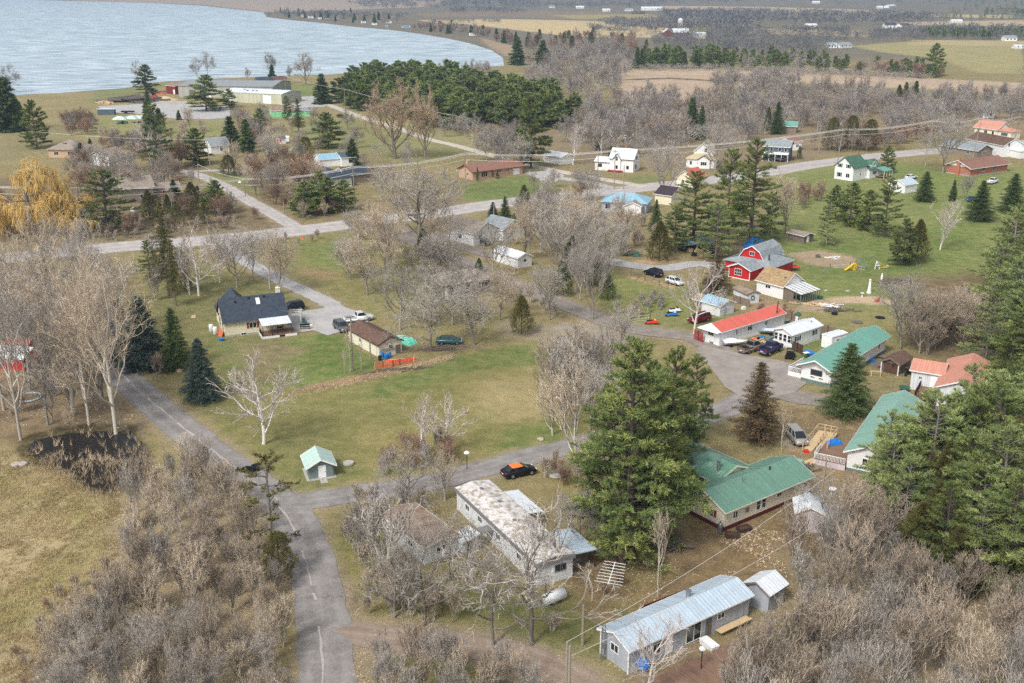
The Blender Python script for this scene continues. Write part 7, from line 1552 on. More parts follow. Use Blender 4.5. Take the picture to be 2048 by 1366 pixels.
# --- thin pine by the lane (bottom)
S('thinpine',545,1130,895,'thin_pine','thin half bare pine beside the lane bend','tree',1.2)
S('cedar2',560,1160,1060,'juniper','dark juniper at the foot of the thin pine','shrub')
# --- upper left conifers
for i, (k, x, y, t, lb, wd) in enumerate((('yardpine',75,296,196,'tall dark pine above the golden willow',.8),('darkcedar',40,262,195,'dark cedar left of the tall field pine',1.1),('farspruce',20,262,150,'tall spruce at the left edge above the willow',1.1),('farspruce',2,262,160,'dark spruce cut by the left picture edge',1.2),
  ('pine3',215,462,335,'broad dark pine behind the street at left',1.25),('pine3',318,345,205,'tall narrow pine left of the side road',.7),('farspruce',300,292,200,'slim spruce left of the narrow pine',.6),('darkcedar',322,268,215,'small spruce behind the narrow pine',.9),('yardpine',392,330,254,'broad pine left of the white cottage',1.1),
  ('farspruce',463,300,230,'dark spruce right of the white cottage',1.1),('yardpine',413,222,147,'big round pine in the gravel turning circle',1.3),('yardpine',458,215,176,'smaller pine right of the turning circle pine',1.2),('yardpine',293,186,127,'round pine on the lake shore left of the red barn',1.1),('farspruce',358,240,219,'little spruce in the grass below the gravel yard',1.0),
  ('farspruce',545,167,128,'dark spruce between the lake cottages',1.0),('farspruce',645,208,145,'dense dark spruce left of the pine grove',1.1),('yardpine',657,296,222,'round pine above the blue roof cottage',1.2),('cedar2',612,318,272,'orange brown cedar left of the round pine',1.0),('cedar2',458,352,308,'brown cedar on the lawn by the side road',1.0),
  ('farspruce',706,330,275,'small dark spruce right of the blue roof cottage',1.0),('farspruce',350,408,357,'small spruce left of the side road mouth',1.0),('cedar1',385,420,362,'green cedar group left of the side road mouth',1.1),('bluespruce',440,418,372,'dark spruce beside the side road mouth',1.0),('cedar1',300,440,378,'yellow green cedar behind the street verge',1.0),
  ('yardpine',612,430,360,'spreading low pine by the street below the slate ranch',1.3),('yardpine',655,425,352,'second low pine by the street below the slate ranch',1.2),('yardpine',690,420,358,'third low pine by the street below the slate ranch',1.1),('cedar1',165,332,284,'young pine between the two pale houses',1.0),('darkcedar',182,304,276,'dark spruce behind the white gabled house',.9),
  ('yardpine',575,240,190,'small pine in front of the mint shed',.6),('farspruce',495,305,236,'dark spruce above the white cottage',1.0),('oldspruce',598,270,195,'bare ragged spruce before the mint shed',1.0))):
    S(k, x, y, t, 'conifer', lb, 'tree', wd*1.25)
# --- street conifers, right
for k, x, y, t, lb, wd in (('yardpine',1062,336,188,'big dark spruce shaped pine beside the brick ranch',.85),('spruce1',1010,441,392,'dark green spruce beside the short pole',1.1),('bluespruce',986,436,403,'bluish spruce left of the dark green one',1.2),('darkcedar',1028,462,425,'narrow dark cedar by the grey gable house',1.0),('cedar1',1048,430,368,'dark cedar beside the street at the bare trees',1.1),
  ('pine2',1385,500,338,'great broad pine left of the pair beside the street',1.25),('pine1',1500,495,272,'tallest pine of the street clump with twin tops',.95),('pine3',1455,470,292,'slender pine behind the tallest street pine',.8),('palepine',1430,520,400,'pale yellowish pine in front of the street clump',1.2),('pine3',1350,505,408,'low pine at the left foot of the broad pine',1.1),('palepine',1540,480,380,'pale pine at the right foot of the street clump',.9),
  ('spruce1',1311,462,398,'bright green spruce right of the blue hipped roof',.9),('cedar1',1318,522,440,'yellow brown cedar below the bright green spruce',1.3),('yardpine',1700,452,362,'dark pine pair member nearest the pale tree',1.1),('yardpine',1670,440,368,'broad dark pine at the left of the lawn pines',1.1),('palepine',1652,492,404,'young pale pine on the lawn edge',.8),('yardpine',1735,462,378,'dark spreading pine in the middle of the lawn pines',1.0),
  ('pine3',1768,475,352,'tall pine with bare lower trunk on the lawn',.9),('yardpine',1803,531,434,'dark pine beside the swing set',1.0),('cedar1',1832,525,436,'brown green cedar right of the swing set pine',1.1),('spruce2',1848,403,342,'broad spruce beside the pale blue garage',1.4),('farspruce',1905,402,358,'narrow spruce on the far lawn',.8),('spruce1',1958,441,360,'dark pointed spruce near the blue car',1.4),('spruce2',2022,425,346,'wide spruce at the right picture edge',1.4),
  ('yardpine',1774,346,290,'flat topped pine beside the green farmhouse',1.0),('spruce1',1553,268,202,'dark spruce above the green roof cottage',1.0),('darkcedar',1535,262,212,'narrow spruce left of the dark spruce',.8),('farspruce',1382,272,192,'tall spruce in the grey woods',1.0),('farspruce',1402,280,210,'second spruce in the grey woods',.8),('darkcedar',1598,318,290,'small spruce right of the slate house',.9),
  ('cedar2',1663,300,232,'brown cedar across the street, left one',.9),('cedar2',1700,298,228,'brown cedar across the street, middle one',.9),('cedar2',1738,300,236,'brown cedar across the street, right one',1.0),('farspruce',1808,214,162,'dark spruce at the edge of the reeds, left',.9),('farspruce',1828,215,160,'dark spruce at the edge of the reeds, right',.9),('cedar1',1795,215,168,'olive cedar beside the reed edge spruces',1.0),
  ('yardpine',1868,152,84,'big leaning pine in front of the green field',1.1),('farspruce',1035,130,72,'large dark pine by the bay end',1.5),('farspruce',1085,136,78,'forked dark pine right of the bay end',1.4),('darkcedar',1144,540,470,'dark conifer under the bare trees by the lane',1.5),('darkcedar',1180,572,500,'dark conifer nearer the lane under bare trees',1.6),('darkcedar',1125,590,520,'dark conifer left under the bare trees',1.5),
  ('darkcedar',1215,600,545,'low dark conifer beside the lane fence',1.5),('darkcedar',848,520,455,'dark cedar under the great pale tree',1.4),('spruce1',300,250,176,'pointed spruce left of the gravel yard pole',.7),('browncone',885,505,480,'small brown bush by the white house drive',1.3),('darkcedar',958,545,515,'small dark bush by the outbuilding',1.4),
  ('farspruce',1222,335,290,'small spruce left of the white farmhouse roof',1.0),('farspruce',1197,300,262,'small spruce in the thicket',1.0),('cedar1',912,357,318,'narrow columnar cedar in front of the brick ranch',.35) if False else ('darkcedar',955,364,332,'narrow columnar cedar in front of the brick ranch',.45),('darkcedar',995,358,343,'round clipped shrub in front of the brick ranch',1.3),('cedar2',1352,640,560,'brown yew behind the blue roof shed',1.0) if False else ('browncone',1432,585,508,'large brown thorny bush left of the red barn house',1.7)):
    S(k, x, y, t, 'conifer', lb, 'tree', wd)
# --- notable bare trees
for k, x, y, t, nm, lb, wd in (('birch2',528,888,686,'white_birch','large white birch in front of the cream house lawn',1.15),('birch2',895,905,775,'pale_tree','bare pale tree at the edge of the meadow',1.0),('birch1',840,915,790,'white_birch','white birch left of the bare meadow tree',1.0),('slim1',1316,1195,990,'slim_birch','thin white birch on the brown yard',.8),('birch1',1388,668,512,'white_birch','white birch leaning over the red suv',1.0),
  ('birch2',398,592,440,'white_birch','left white birch behind the cream house',1.0),('birch2',440,565,445,'white_birch','right white birch behind the cream house',.9),('birch1',1146,330,246,'white_birch','white birch beside the plain white garage',1.0),('tall2',540,578,436,'bare_broadleaf','bare maple behind the cream house chimney',1.2),('tall2',506,562,450,'bare_broadleaf','bare maple left of the chimney maple',1.1),
  ('spread3',862,700,520,'bare_oak','twisted bare tree left of the middle pair',1.25),('spread3',950,690,530,'bare_oak','twisted bare tree right of the middle pair',1.15),('spread2',735,590,452,'bare_broadleaf','dark multi stemmed tree beside the house drive',1.4),('spread1',838,500,296,'great_maple','great pale bare tree beside the street',1.35),('spread2',800,470,330,'bare_broadleaf','bare tree left behind the great pale tree',1.0),
  ('spread1',1128,555,362,'great_maple','great bare tree over the dirt lane',1.0),('spread1',1186,640,440,'bare_broadleaf','tall bare tree standing at the dirt lane fence',.75),('tall2',1160,600,470,'bare_poplar','slim bare tree left of the lane fence tree',1.0),('spread2',1050,520,380,'bare_broadleaf','bare tree above the white outbuilding',.9),('spread1',1275,418,300,'bare_broadleaf','bare tree between the farmhouses',.9) if False else ('spread1',1328,400,262,'bare_broadleaf','large bare tree between the two farmhouses',1.0),
  ('vase1',790,318,142,'vase_tree','huge tan vase shaped bare tree before the grove',1.15),('vase1',850,318,152,'vase_tree','smaller tan vase shaped tree right of the huge one',.6),('spread1',1430,345,222,'great_maple','broad grey bare tree behind the cream farmhouse',1.1),('spread1',1885,345,205,'great_maple','great bare maple shading the street bend',1.1),('tall2',1850,335,250,'bare_broadleaf','bare tree left of the great street maple',1.0),
  ('spread2',1570,470,330,'bare_broadleaf','bare tree with pale trunk right of the pines',.9),('birch1',1880,500,396,'white_tree','white barked bare tree on the right lawn',1.2),('spread1',1930,400,338,'bare_broadleaf','bare tree in front of the red brick ranch',.9),('far_round',415,152,98,'shore_tree','bare tree on the lake shore behind the warehouse',1.0),('far_round',395,156,110,'shore_tree','leaning bare tree behind the grey warehouse',.9),
  ('far_round2',612,170,96,'shore_tree','round reddish bare tree on the lake shore',1.0),('far_tall',545,160,100,'shore_tree','ragged bare tree left of the round shore tree',1.0),('far_tall',580,166,128,'shore_tree','little bare tree between the shore trees',.9),('far_round',22,185,122,'shore_tree','round bare tree on the shore at the left edge',1.1),('far_tall',497,166,132,'shore_tree','small tan tree left of the lake cottage',1.0),('far_round',275,165,115,'shore_tree','faint bare tree behind the round shore pine',.8),
  ('sparse1',985,1290,1060,'bare_oak','spreading bare tree in front of the littered roof',1.15),('sparse1',1062,1290,985,'bare_oak','tall spreading bare tree left of the fuel tank',1.1),('sparse1',850,1250,1030,'bare_oak','spreading bare tree over the rusty trailer',1.3),('wood1',770,1150,950,'bare_broadleaf','bare tree left of the rusty trailer',1.2),('spread3',812,1020,870,'bare_broadleaf','bare tree above the junction',1.1),
  ('wood2',890,1000,880,'bare_broadleaf','bare tree at the far end of the littered roof',1.1),('spread2',1180,1010,850,'bare_broadleaf','bare tree left of the big pines',.9),('wood2',1150,930,680,'bare_broadleaf','tall faint bare tree beside the big pines',.85),('wood2',1105,870,720,'bare_poplar','slim bare tree in the meadow left of the pines',1.0),('spread1',1160,1100,960,'bare_broadleaf','bare tree behind the carport',1.1),
  ('slim1',700,745,650,'sapling','young bare tree in the lawn beside the thin pole',1.0),('slim1',722,740,672,'sapling','sapling against the garage wall',.9),('slim1',690,748,690,'sapling','small sapling left of the thin pole',.9),('slim1',1563,905,800,'sapling','pair of thin birch stems beside the minivan',.9),('birch1',1290,1400,1220,'white_birch','white birch in front of the blue roof home',1.1),('spread3',1650,1060,930,'bare_broadleaf','bare tree leaning over the lilac shed',1.0),
  ('spread2',1740,700,585,'bare_broadleaf','bare brown tree left of the right hand thicket',.8) if False else ('spread1',1800,700,520,'bare_broadleaf','tall grey bare tree at the right hand wood edge',1.0),('spread2',1870,700,560,'bare_broadleaf','broad tan bare tree behind the salmon roof',1.1),('spread2',1838,708,560,'bare_broadleaf','broad tan bare tree behind the brown shed',1.2),('spread2',1930,700,560,'bare_broadleaf','bare tree against the right hand pines',1.0),
  ('willow',70,470,318,'golden_willow','golden weeping willow at the left edge',1.45),('willow',130,462,330,'golden_willow','right half of the golden willows',1.1),('far_round2',270,400,312,'bare_broadleaf','spreading bare tree left of the narrow pine',1.0),('spread1',560,400,300,'bare_broadleaf','reddish bare tree above the side road',.9),('spread2',470,350,272,'bare_broadleaf','pale grey bare tree by the side road',.9),
  ('birch1',305,345,235,'white_birch','white birch left of the narrow pine',.7),('slim1',770,318,260,'bare_tree','slim bare tree before the farm track',1.0)):
    S(k, x, y, t, nm, lb, 'tree', wd)  # most of these are simply bare trees, species not identified
# --- tall poplars at the left, each told by its neighbours
for k, x, y, t, lb, wd in (('tall1',232,868,500,'tall pale poplar beside the lane above the guard rail',1.0),('tall1',146,830,470,'tall poplar second from the guard rail poplar',.95),('tall2',42,880,540,'tall poplar at the left edge of the dark pond',1.0),('tall2',96,850,560,'tall poplar behind the dark pond',.9),('tall1',178,850,560,'tall forked poplar right of the second one',.8),
  ('tall2',8,820,500,'tall poplar cut by the left picture edge',1.0),('tall1',60,780,470,'tall poplar behind the red left house',.9),('tall2',115,760,430,'tall grey poplar behind the others',.9),('tall1',195,770,520,'poplar beside the lane at the bend',.9),('tall2',20,700,440,'grey poplar above the red left house',1.0),('tall1',85,640,410,'tall poplar close below the street',.9),('tall2',160,640,440,'grey poplar close below the street',.9)):
    S(k, x, y, t, 'bare_poplar', lb, 'tree', wd)
C = cluster
# --- thickets in the foreground
C(['brush1','wood2','wood3','wood1'],[(400,930),(470,960),(560,1040),(585,1150),(575,1366),(570,1560),(330,1600),(120,1560),(90,1366),(150,1250),(240,1180),(260,1040),(300,960)],112,(4,8),'thicket_tree','small bare tree of the dense brown thicket left of the lane','trees of the brown thicket left of the lane')
C(['spread1','spread3','birch1'],[(170,1300),(560,1300),(560,1560),(100,1560)],12,(5,8),'pale_thicket_tree','pale barked tree rising from the thicket at the bottom left','pale trees in the bottom left thicket')
C(['brush2','redbrush'],[(30,1300),(100,1210),(230,1120),(260,1200),(120,1366),(40,1500)],26,(1.2,2.4),'low_bush','low dark brown bush along the edge of the left field','low bushes at the left field edge',cat='shrub')
C(['brush1','brush3','wood2','wood3','wood1'],[(700,1420),(740,1310),(860,1320),(960,1320),(1060,1350),(1130,1420),(1150,1560),(760,1600)],46,(3.5,6.5),'thicket_tree','bare tree of the thicket below the dirt track','trees of the thicket below the dirt track')
C(['brush1','brush3','spread2'],[(740,1180),(880,1220),(960,1270),(860,1280),(730,1250)],16,(2.5,5),'thicket_tree','low bare tree between the rusty trailer and the dirt track','low trees above the dirt track')
C(['brush1','brush3','brush2'],[(700,1000),(780,985),(850,985),(860,1010),(800,1040),(760,1050),(730,1080)],12,(2.5,5),'thicket_tree','bare tree behind the rusty trailer by the junction','bare trees behind the rusty trailer')
C(['brush1','brush3'],[(680,1050),(760,1090),(840,1160),(780,1200),(720,1140)],14,(2,4.5),'thicket_tree','bare bush left of the rusty trailer','bare bushes left of the rusty trailer')
C(['wood1','wood2','wood3'],[(1590,1130),(1700,1090),(1780,1110),(1860,1210),(2100,1240),(2250,1290),(2250,1600),(1480,1600),(1450,1366),(1560,1290)],82,(6,10.5),'grey_thicket_tree','bare tree of the dense grey wood at the bottom right','trees of the grey wood at the bottom right')
C(['brush1','brush3'],[(1480,1290),(1600,1240),(1640,1300),(1560,1500),(1400,1500)],22,(2.5,5),'thicket_tree','thin bare bush beside the brown deck','bare bushes beside the brown deck')
C(['spread1','spread2'],[(1640,1080),(1760,1040),(1780,1110),(1660,1140)],8,(5,7),'bare_tree','bare tree right of the lilac shed','bare trees right of the lilac shed')
# --- right-hand pines
C(['palepine','pine2','palepine','cedar1'],[(1830,1000),(1900,930),(2100,900),(2200,960),(2200,1160),(2000,1160),(1880,1100)],26,(10,17),'wood_pine','pine of the dark wood at the right below the sage roof','pines of the right hand wood, lower part')
C(['pine2','palepine','pine3'],[(1760,1010),(1850,960),(1900,1000),(1860,1100),(1790,1080)],9,(8,12),'wood_pine','pale green pine right of the sage roof house','pale pines beside the sage roof')
C(['palepine','pine2','palepine'],[(1945,910),(2000,870),(2100,800),(2200,800),(2200,900),(1900,930)],16,(9,14),'wood_pine','pine of the dark wood right of the salmon roof','pines of the right hand wood, middle part')
C(['palepine','pine2'],[(1960,640),(2040,600),(2200,600),(2200,780),(2010,740)],14,(11,17),'wood_pine','tall pine of the wood at the right picture edge','pines of the right hand wood, upper part')
C(['cedar1','browncone','palepine'],[(1780,960),(1830,900),(1860,940),(1820,1020)],6,(5,8),'wood_cedar','brownish cedar at the lower end of the sage roof','cedars by the sage roof')
C(['spread2','wood3','brush2'],[(1810,690),(1880,650),(2000,660),(2040,720),(1950,700),(1850,716),(1820,712)],20,(6,10),'brown_bare_tree','bare brown tree between the salmon roof and the pines','bare trees behind the salmon roof')  # brown bare trees and brush, species not identified
C(['spread1','spread2'],[(2010,560),(2120,520),(2150,600),(2030,610)],6,(7,10),'bare_tree','bare tree above the right edge pines','bare trees above the right edge pines')
# --- middle
C(['brush3','brush1','spread1'],[(1090,700),(1180,690),(1230,740),(1200,860),(1150,880),(1110,800)],20,(4,8.5),'meadow_bare_tree','faint grey bare tree at the right side of the meadow','grey trees at the right side of the meadow')  # grey bare trees and brush of unknown species
C(['redbrush','brush3'],[(800,900),(900,890),(930,930),(840,960),(760,960)],12,(2.5,4.5),'bare_bush','reddish bare bush below the meadow','reddish bushes below the meadow',cat='shrub')
C(['brush1','brush3','redbrush'],[(1060,930),(1190,900),(1220,960),(1180,990),(1090,980)],16,(2,4),'bare_bush','bare bush between the sedan and the big pines','bushes between the sedan and the big pines',cat='shrub')
C(['brush3','brush1'],[(1200,640),(1310,600),(1330,618),(1290,636),(1230,650)],16,(2,3.5),'hedge_sapling','thin sapling of the hedge along the lane fence','saplings along the lane fence',cat='shrub',road=.3)
C(['brush1','brush3','spread2'],[(960,560),(1090,575),(1160,620),(1100,640),(980,600),(940,575)],14,(2.5,5),'bare_tree','bare bush beside the dirt lane near the hipped bungalow','bare bushes beside the hipped bungalow')
C(['brush1','spread1','brush3'],[(790,520),(870,500),(960,545),(880,570),(800,560)],18,(3,6),'bare_tree','bare tree between the hipped bungalow and the drive','bare trees above the hipped bungalow')
C(['spread2','spread1','tall2','brush1'],[(1000,470),(1120,450),(1240,470),(1240,540),(1150,560),(1060,520)],26,(5,9),'wood_bare_tree','bare tree of the loose wood left of the brush pile','loose wood left of the brush pile')  # loose bare trees and brush, no particular species
C(['brush3','brush1','brush2'],[(1180,440),(1300,445),(1320,480),(1250,500),(1180,480)],20,(2.5,4.5),'bare_bush','pale bare shrub in front of the blue hipped roof','shrubs in front of the blue hipped roof',cat='shrub')
C(['spread2','spread3'],[(720,480),(790,470),(860,440),(880,480),(800,520),(740,520)],9,(6,10),'bare_tree','bare tree beside the great pale street tree','bare trees around the great pale tree')
C(['brush2','redbrush','brush1'],[(560,480),(600,470),(640,475),(620,490),(570,495)],5,(1.5,3),'bare_bush','low bush on the verge below the street','bushes below the street',cat='shrub')
# --- left middle
C(['brush1','brush3','brush2','spread2'],[(0,560),(130,560),(170,640),(180,740),(230,830),(150,870),(60,850),(-60,850),(-60,560)],40,(3,7),'undergrowth_tree','bare undergrowth tree among the tall left poplars','undergrowth among the left poplars',one=False)
C(['brush1','brush2'],[(180,600),(260,640),(340,760),(300,770),(220,700)],14,(2.5,6),'bare_tree','bare bush on the lane verge below the blue spruces','bushes below the blue spruces')
C(['redbrush','brush2','brush1'],[(60,470),(300,460),(470,448),(460,470),(300,480),(60,495)],40,(2,4.5),'bare_bush','reddish bare bush along the upper verge of the street','reddish bushes along the street',cat='shrub',road=.5)
C(['brush3','redbrush','spread2'],[(0,400),(180,400),(280,440),(460,430),(470,450),(300,465),(0,480)],34,(3,6),'strip_tree','bare tree in the strip between the willow and the street','strip of trees above the street at left')
C(['brush1','spread1','brush3'],[(130,340),(240,330),(330,360),(320,400),(200,380)],22,(4,8),'street_bare_tree','bare grey tree around the taupe roofed house','bare trees around the taupe roofed house')  # plain bare trees round the house, species unknown
C(['redbrush','far_red'],[(500,330),(620,320),(640,360),(560,380),(520,370)],10,(5,8),'red_bush','reddish bare tree left of the slate ranch roof','reddish trees left of the slate ranch')
C(['brush2','redbrush','spread2'],[(560,420),(600,385),(640,395),(720,440),(680,450),(600,445)],16,(3,6),'bare_tree','bare tree mixed with the low street pines','bare trees among the low street pines')
C(['spread2','brush3'],[(330,270),(400,262),(440,290),(400,320),(340,300)],14,(5,8),'bare_tree','bare grey tree between the yard pines at left','bare trees between the left yard pines',one=True)
C(['far_round','far_red'],[(470,240),(540,240),(560,280),(500,300),(470,280)],14,(7,11),'bare_tree','bare dark tree in front of the mint shed','bare trees in front of the mint shed',one=True)
C(['redbrush','far_red','far_round'],[(118,260),(180,245),(200,250),(190,268),(130,275)],9,(7,11),'bare_tree','dark bare tree of the small clump in the left field','clump of dark trees in the left field',one=True)
C(['far_red'],[(200,290),(300,290),(330,320),(240,330)],12,(5,8),'bare_tree','bare tree behind the hedge above the taupe house','bare trees behind the taupe house',one=True)
C(['cedar1','darkcedar','cedar2'],[(280,425),(400,400),(450,425),(440,445),(300,460)],9,(4,6.5),'hedge_cedar','green cedar of the hedge beside the street at left','cedars of the street hedge at left')
# --- more big bare crowns through the middle
for k, x, y, t, nm, lb, wd in (('spread1',800,660,500,'bare_broadleaf','grey bare crown left of the taupe bungalow',1.3),('spread1',905,650,500,'bare_broadleaf','grey bare crown in front of the taupe bungalow wall',1.3),('spread2',1000,640,520,'bare_broadleaf','bare crown right of the taupe bungalow',1.2),('spread1',985,555,430,'bare_broadleaf','bare tree before the long white outbuilding',1.0),
 ('spread2',770,545,390,'bare_broadleaf','bare tree above the dark multi stemmed tree',1.2),('spread1',1085,500,345,'great_maple','great pale bare tree right of the grey gable house',1.2),('spread2',1160,520,372,'bare_broadleaf','tall tan bare tree in the loose middle wood',1.2),('spread1',1210,560,400,'bare_broadleaf','grey bare tree above the dark lane conifers',1.1),('spread1',1100,640,500,'bare_broadleaf','grey bare tree below the dirt lane fork',1.0),
 ('wood1',1125,810,640,'bare_broadleaf','faint grey crown in the meadow corner',1.3),('spread1',1180,860,700,'bare_broadleaf','grey crown against the left side of the big pines',1.1),('spread1',475,575,430,'bare_broadleaf','bare maple between birches and chimney maples',1.2),('spread2',560,590,450,'bare_broadleaf','bare maple right behind the cream chimney',1.0),('sparse1',900,505,410,'bare_broadleaf','thin bare tree on the corner of the grey gable house',.9),
 ('spread1',700,560,450,'bare_broadleaf','bare tree left of the dark multi stemmed tree',1.0),('spread2',1250,500,400,'bare_broadleaf','bare tree below the blue hipped roof',1.1),('spread2',640,400,310,'bare_broadleaf','reddish bare tree behind the slate ranch pines',1.1),('spread1',1040,345,262,'bare_broadleaf','grey bare tree right of the brick ranch chimney',1.1)):
    S(k, x, y, t, nm, lb, 'tree', wd)  # big bare crowns, mostly of unidentified species
C(['spread1','spread2','tall2'],[(70,540),(130,540),(240,620),(250,800),(160,850),(90,850)],10,(12,18),'bare_poplar','tall pale tree of the bare stand left of the lane','bare stand left of the lane')
C(['wood1','wood2','spread1'],[(330,480),(470,500),(440,560),(330,620),(270,560)],9,(6,10),'bare_tree','bare tree around the ragged spruce','bare trees around the ragged spruce')
C(['far_round','far_round2','far_red'],[(120,340),(240,310),(340,300),(380,330),(320,400),(180,410)],26,(7,12),'street_bare_tree','bare grey tree beyond the street at upper left','bare trees beyond the street at upper left',one=True)  # light far bare trees, species unknown
C(['far_round','far_round2'],[(520,300),(600,240),(700,260),(740,300),(700,330),(560,330)],16,(6,10),'bare_tree','bare tree between mint shed and slate ranch','bare trees between mint shed and slate ranch',one=True)
C(['far_round2','far_round','far_red'],[(1060,380),(1160,366),(1240,380),(1180,400),(1080,410)],7,(4,7),'bare_tree','small bare tree on the street verge','small bare trees on the street verge',one=True)
for k, x, y, t, lb, wd in (('palepine',1775,1040,838,'pale green pine in front of the lower sage roof',1.0),('palepine',1828,1005,800,'pale pine over the middle of the sage roof',1.1),('pine1',1890,985,790,'tall pine right of the sage roof',1.0),('palepine',1805,1090,905,'low pale pine below the sage roof',1.0),('pine2',1915,1075,850,'pine at the left edge of the lower right wood',1.0),
 ('pine1',1975,1010,760,'tall yellowish pine in the right wood',1.1),('palepine',1905,900,800,'low pale pine in front of the salmon roof',.9),('pine2',2010,900,720,'pine behind the yellowish pine',1.1),('palepine',2040,1100,860,'pale pine at the lower right picture edge',1.2),('pine1',2035,800,600,'tall pine at the right picture edge',1.2),('palepine',1985,690,530,'pale pine high in the right hand wood',1.1),
 ('pine2',2030,640,470,'dark pine at the top of the right hand wood',1.1),('cedar1',1865,1110,960,'yellow brown cedar in the lower right wood',1.2),('browncone',1845,1050,900,'brown dead conifer in the right wood',.8)):
    S(k, x, y, t, 'wood_pine', lb, 'tree', wd)
for k, x, y, t, lb, wd in (('pine1',1880,1165,960,'dark pine above the bottom right wood, leftmost',1.0),('palepine',1945,1180,985,'olive pine above the bottom right wood, second',1.1),('pine2',2005,1190,940,'dark pine above the bottom right wood, third',1.1),('palepine',2060,1215,960,'olive pine above the bottom right wood at the edge',1.1),
 ('pine2',1930,1120,900,'pine filling the middle of the lower right wood',1.0),('pine1',2070,1140,880,'tall pine at the lower right edge',1.1),('cedar1',1830,1150,1000,'brown green cedar above the bottom right wood',1.3),('palepine',2050,960,740,'olive pine at the right picture edge',1.2),('pine2',2010,800,640,'pine behind the salmon roof corner',1.0),
 ('cedar1',1905,1185,1050,'low cedar among the lower right pines',1.4),('sparse1',935,1180,1010,'thin bare tree beside the middle of the littered roof',1.1)):
    S(k, x, y, t, 'wood_pine' if 'bare' not in lb else 'bare_broadleaf', lb, 'tree', wd)
for k, x, y, t, lb, wd in (('palepine',1768,985,815,'pale pine covering the near end of the sage roof',.9),('palepine',2012,570,410,'olive pine on the right picture edge below the wide spruce',1.1),('pine2',2045,520,372,'dark pine at the right picture edge by the lawn',1.1),('palepine',1985,625,480,'olive pine above the right edge wood',1.1)):
    S(k, x, y, t, 'wood_pine', lb, 'tree', wd)
S('far_red',600,394,296,'red_maple','broad reddish bare tree left of the slate ranch','tree',1.3)
C(['spread1','spread2','tall2'],[(100,330),(240,270),(420,250),(560,300),(560,350),(420,330),(300,400),(180,420)],18,(8,13),'yard_bare_tree','tall grey bare yard tree among the upper left houses','yard trees among the upper left houses')  # yard trees here and below are bare trees of unknown species
C(['spread1','spread2'],[(850,500),(900,520),(960,560),(880,580),(840,550)],4,(9,13),'yard_bare_tree','tall bare tree between the street bend and the taupe bungalow','trees between bend and taupe bungalow')
C(['spread1','spread2','tall2'],[(1060,410),(1180,400),(1240,470),(1250,560),(1180,590),(1100,540)],14,(9,13),'yard_bare_tree','tall bare tree above the dirt lane','tall trees above the dirt lane')
C(['spread1','spread2'],[(620,480),(720,470),(800,500),(780,570),(680,560)],5,(8,12),'yard_bare_tree','bare tree in the field beside the house drive','bare trees beside the house drive')
C(['spread2','tall2'],[(700,270),(860,330),(900,380),(760,430),(700,380)],9,(8,13),'yard_bare_tree','bare tree between the vase shaped trees and the street','bare trees below the vase shaped trees')
for k, x, y, t, lb, wd in (('sparse1',900,1150,1010,'thin bare tree between the rusty and the littered roof',1.0),('sparse1',790,1235,1060,'thin bare tree below the rusty roof',1.1),('sparse1',1110,1150,980,'thin bare tree at the carport side of the littered roof',.9),('wood1',720,1120,980,'slim bare tree at the lane side of the rusty roof',1.0),
 ('wood2',1085,800,655,'slim grey bare tree in the meadow right half',1.0),('wood1',1195,780,640,'slim grey bare tree behind the big pines',1.0),('wood2',1150,760,630,'slim tan bare tree below the gravel strip',1.0),('spread1',1240,700,590,'bare tree over the park road bend',1.0)):
    S(k, x, y, t, 'bare_broadleaf', lb, 'tree', wd)  # slim bare trees, species not identified
C(['wood1','wood2','brush2','redbrush','cedar1'],[(335,352),(425,376),(480,412),(530,440),(400,442),(290,425),(290,370)],24,(3.5,8),'verge_tree','small tree of the verge left of the side road','verge trees left of the side road')
C(['wood3','redbrush','spread2'],[(500,350),(560,384),(600,425),(575,428),(520,398),(470,366)],12,(4,9),'verge_tree','bare tree right of the side road','bare trees right of the side road')
for k, x, y, t, lb, wd in (('yardpine',432,428,358,'round pine at the left of the side road mouth',1.3),('yardpine',640,408,340,'pine hiding the wall of the slate ranch',1.3),('palepine',1968,742,600,'olive pine above the salmon roof corner',1.1),('palepine',2035,725,560,'olive pine at the right picture edge above the salmon roof',1.2),('pine2',2048,905,720,'dark pine at the right picture edge beside the sage roof',1.1),('palepine',1935,860,720,'olive pine right beside the salmon roof eave',.8),('yardpine',520,262,215,'small pine left of the mint shed',1.2)):
    S(k, x, y, t, 'conifer', lb, 'tree', wd)
# --- pine grove
C(['grove1','grove2'],[(668,205),(690,185),(720,160),(800,158),(900,165),(980,190),(1060,200),(1140,215),(1165,240),(1120,262),(1030,262),(960,250),(900,262),(840,255),(760,235),(700,215)],240,(11,15),'grove_pine','pine of the dense dark grove beside the lake','pines of the lake grove',mind=3.6,one=True,wide=(1.3,1.6))
C(['far_tall','far_round'],[(880,262),(960,262),(1060,270),(1060,300),(960,290),(880,275)],22,(6,10),'grove_edge_tree','grey bare tree along the lower edge of the pine grove','bare trees below the pine grove',one=True)
C(['far_round','far_tall','far_round2'],[(960,300),(1050,295),(1050,330),(1000,340),(970,330)],16,(8,12),'bare_tree','grey bare tree of the clump left of the dark spruce shaped pine','grey clump left of the dark pine',one=True)
C(['far_tall','far_round'],[(860,150),(960,148),(990,165),(900,160)],10,(10,15),'bare_tree','bare tree rising behind the pine grove','bare trees behind the grove',one=True)
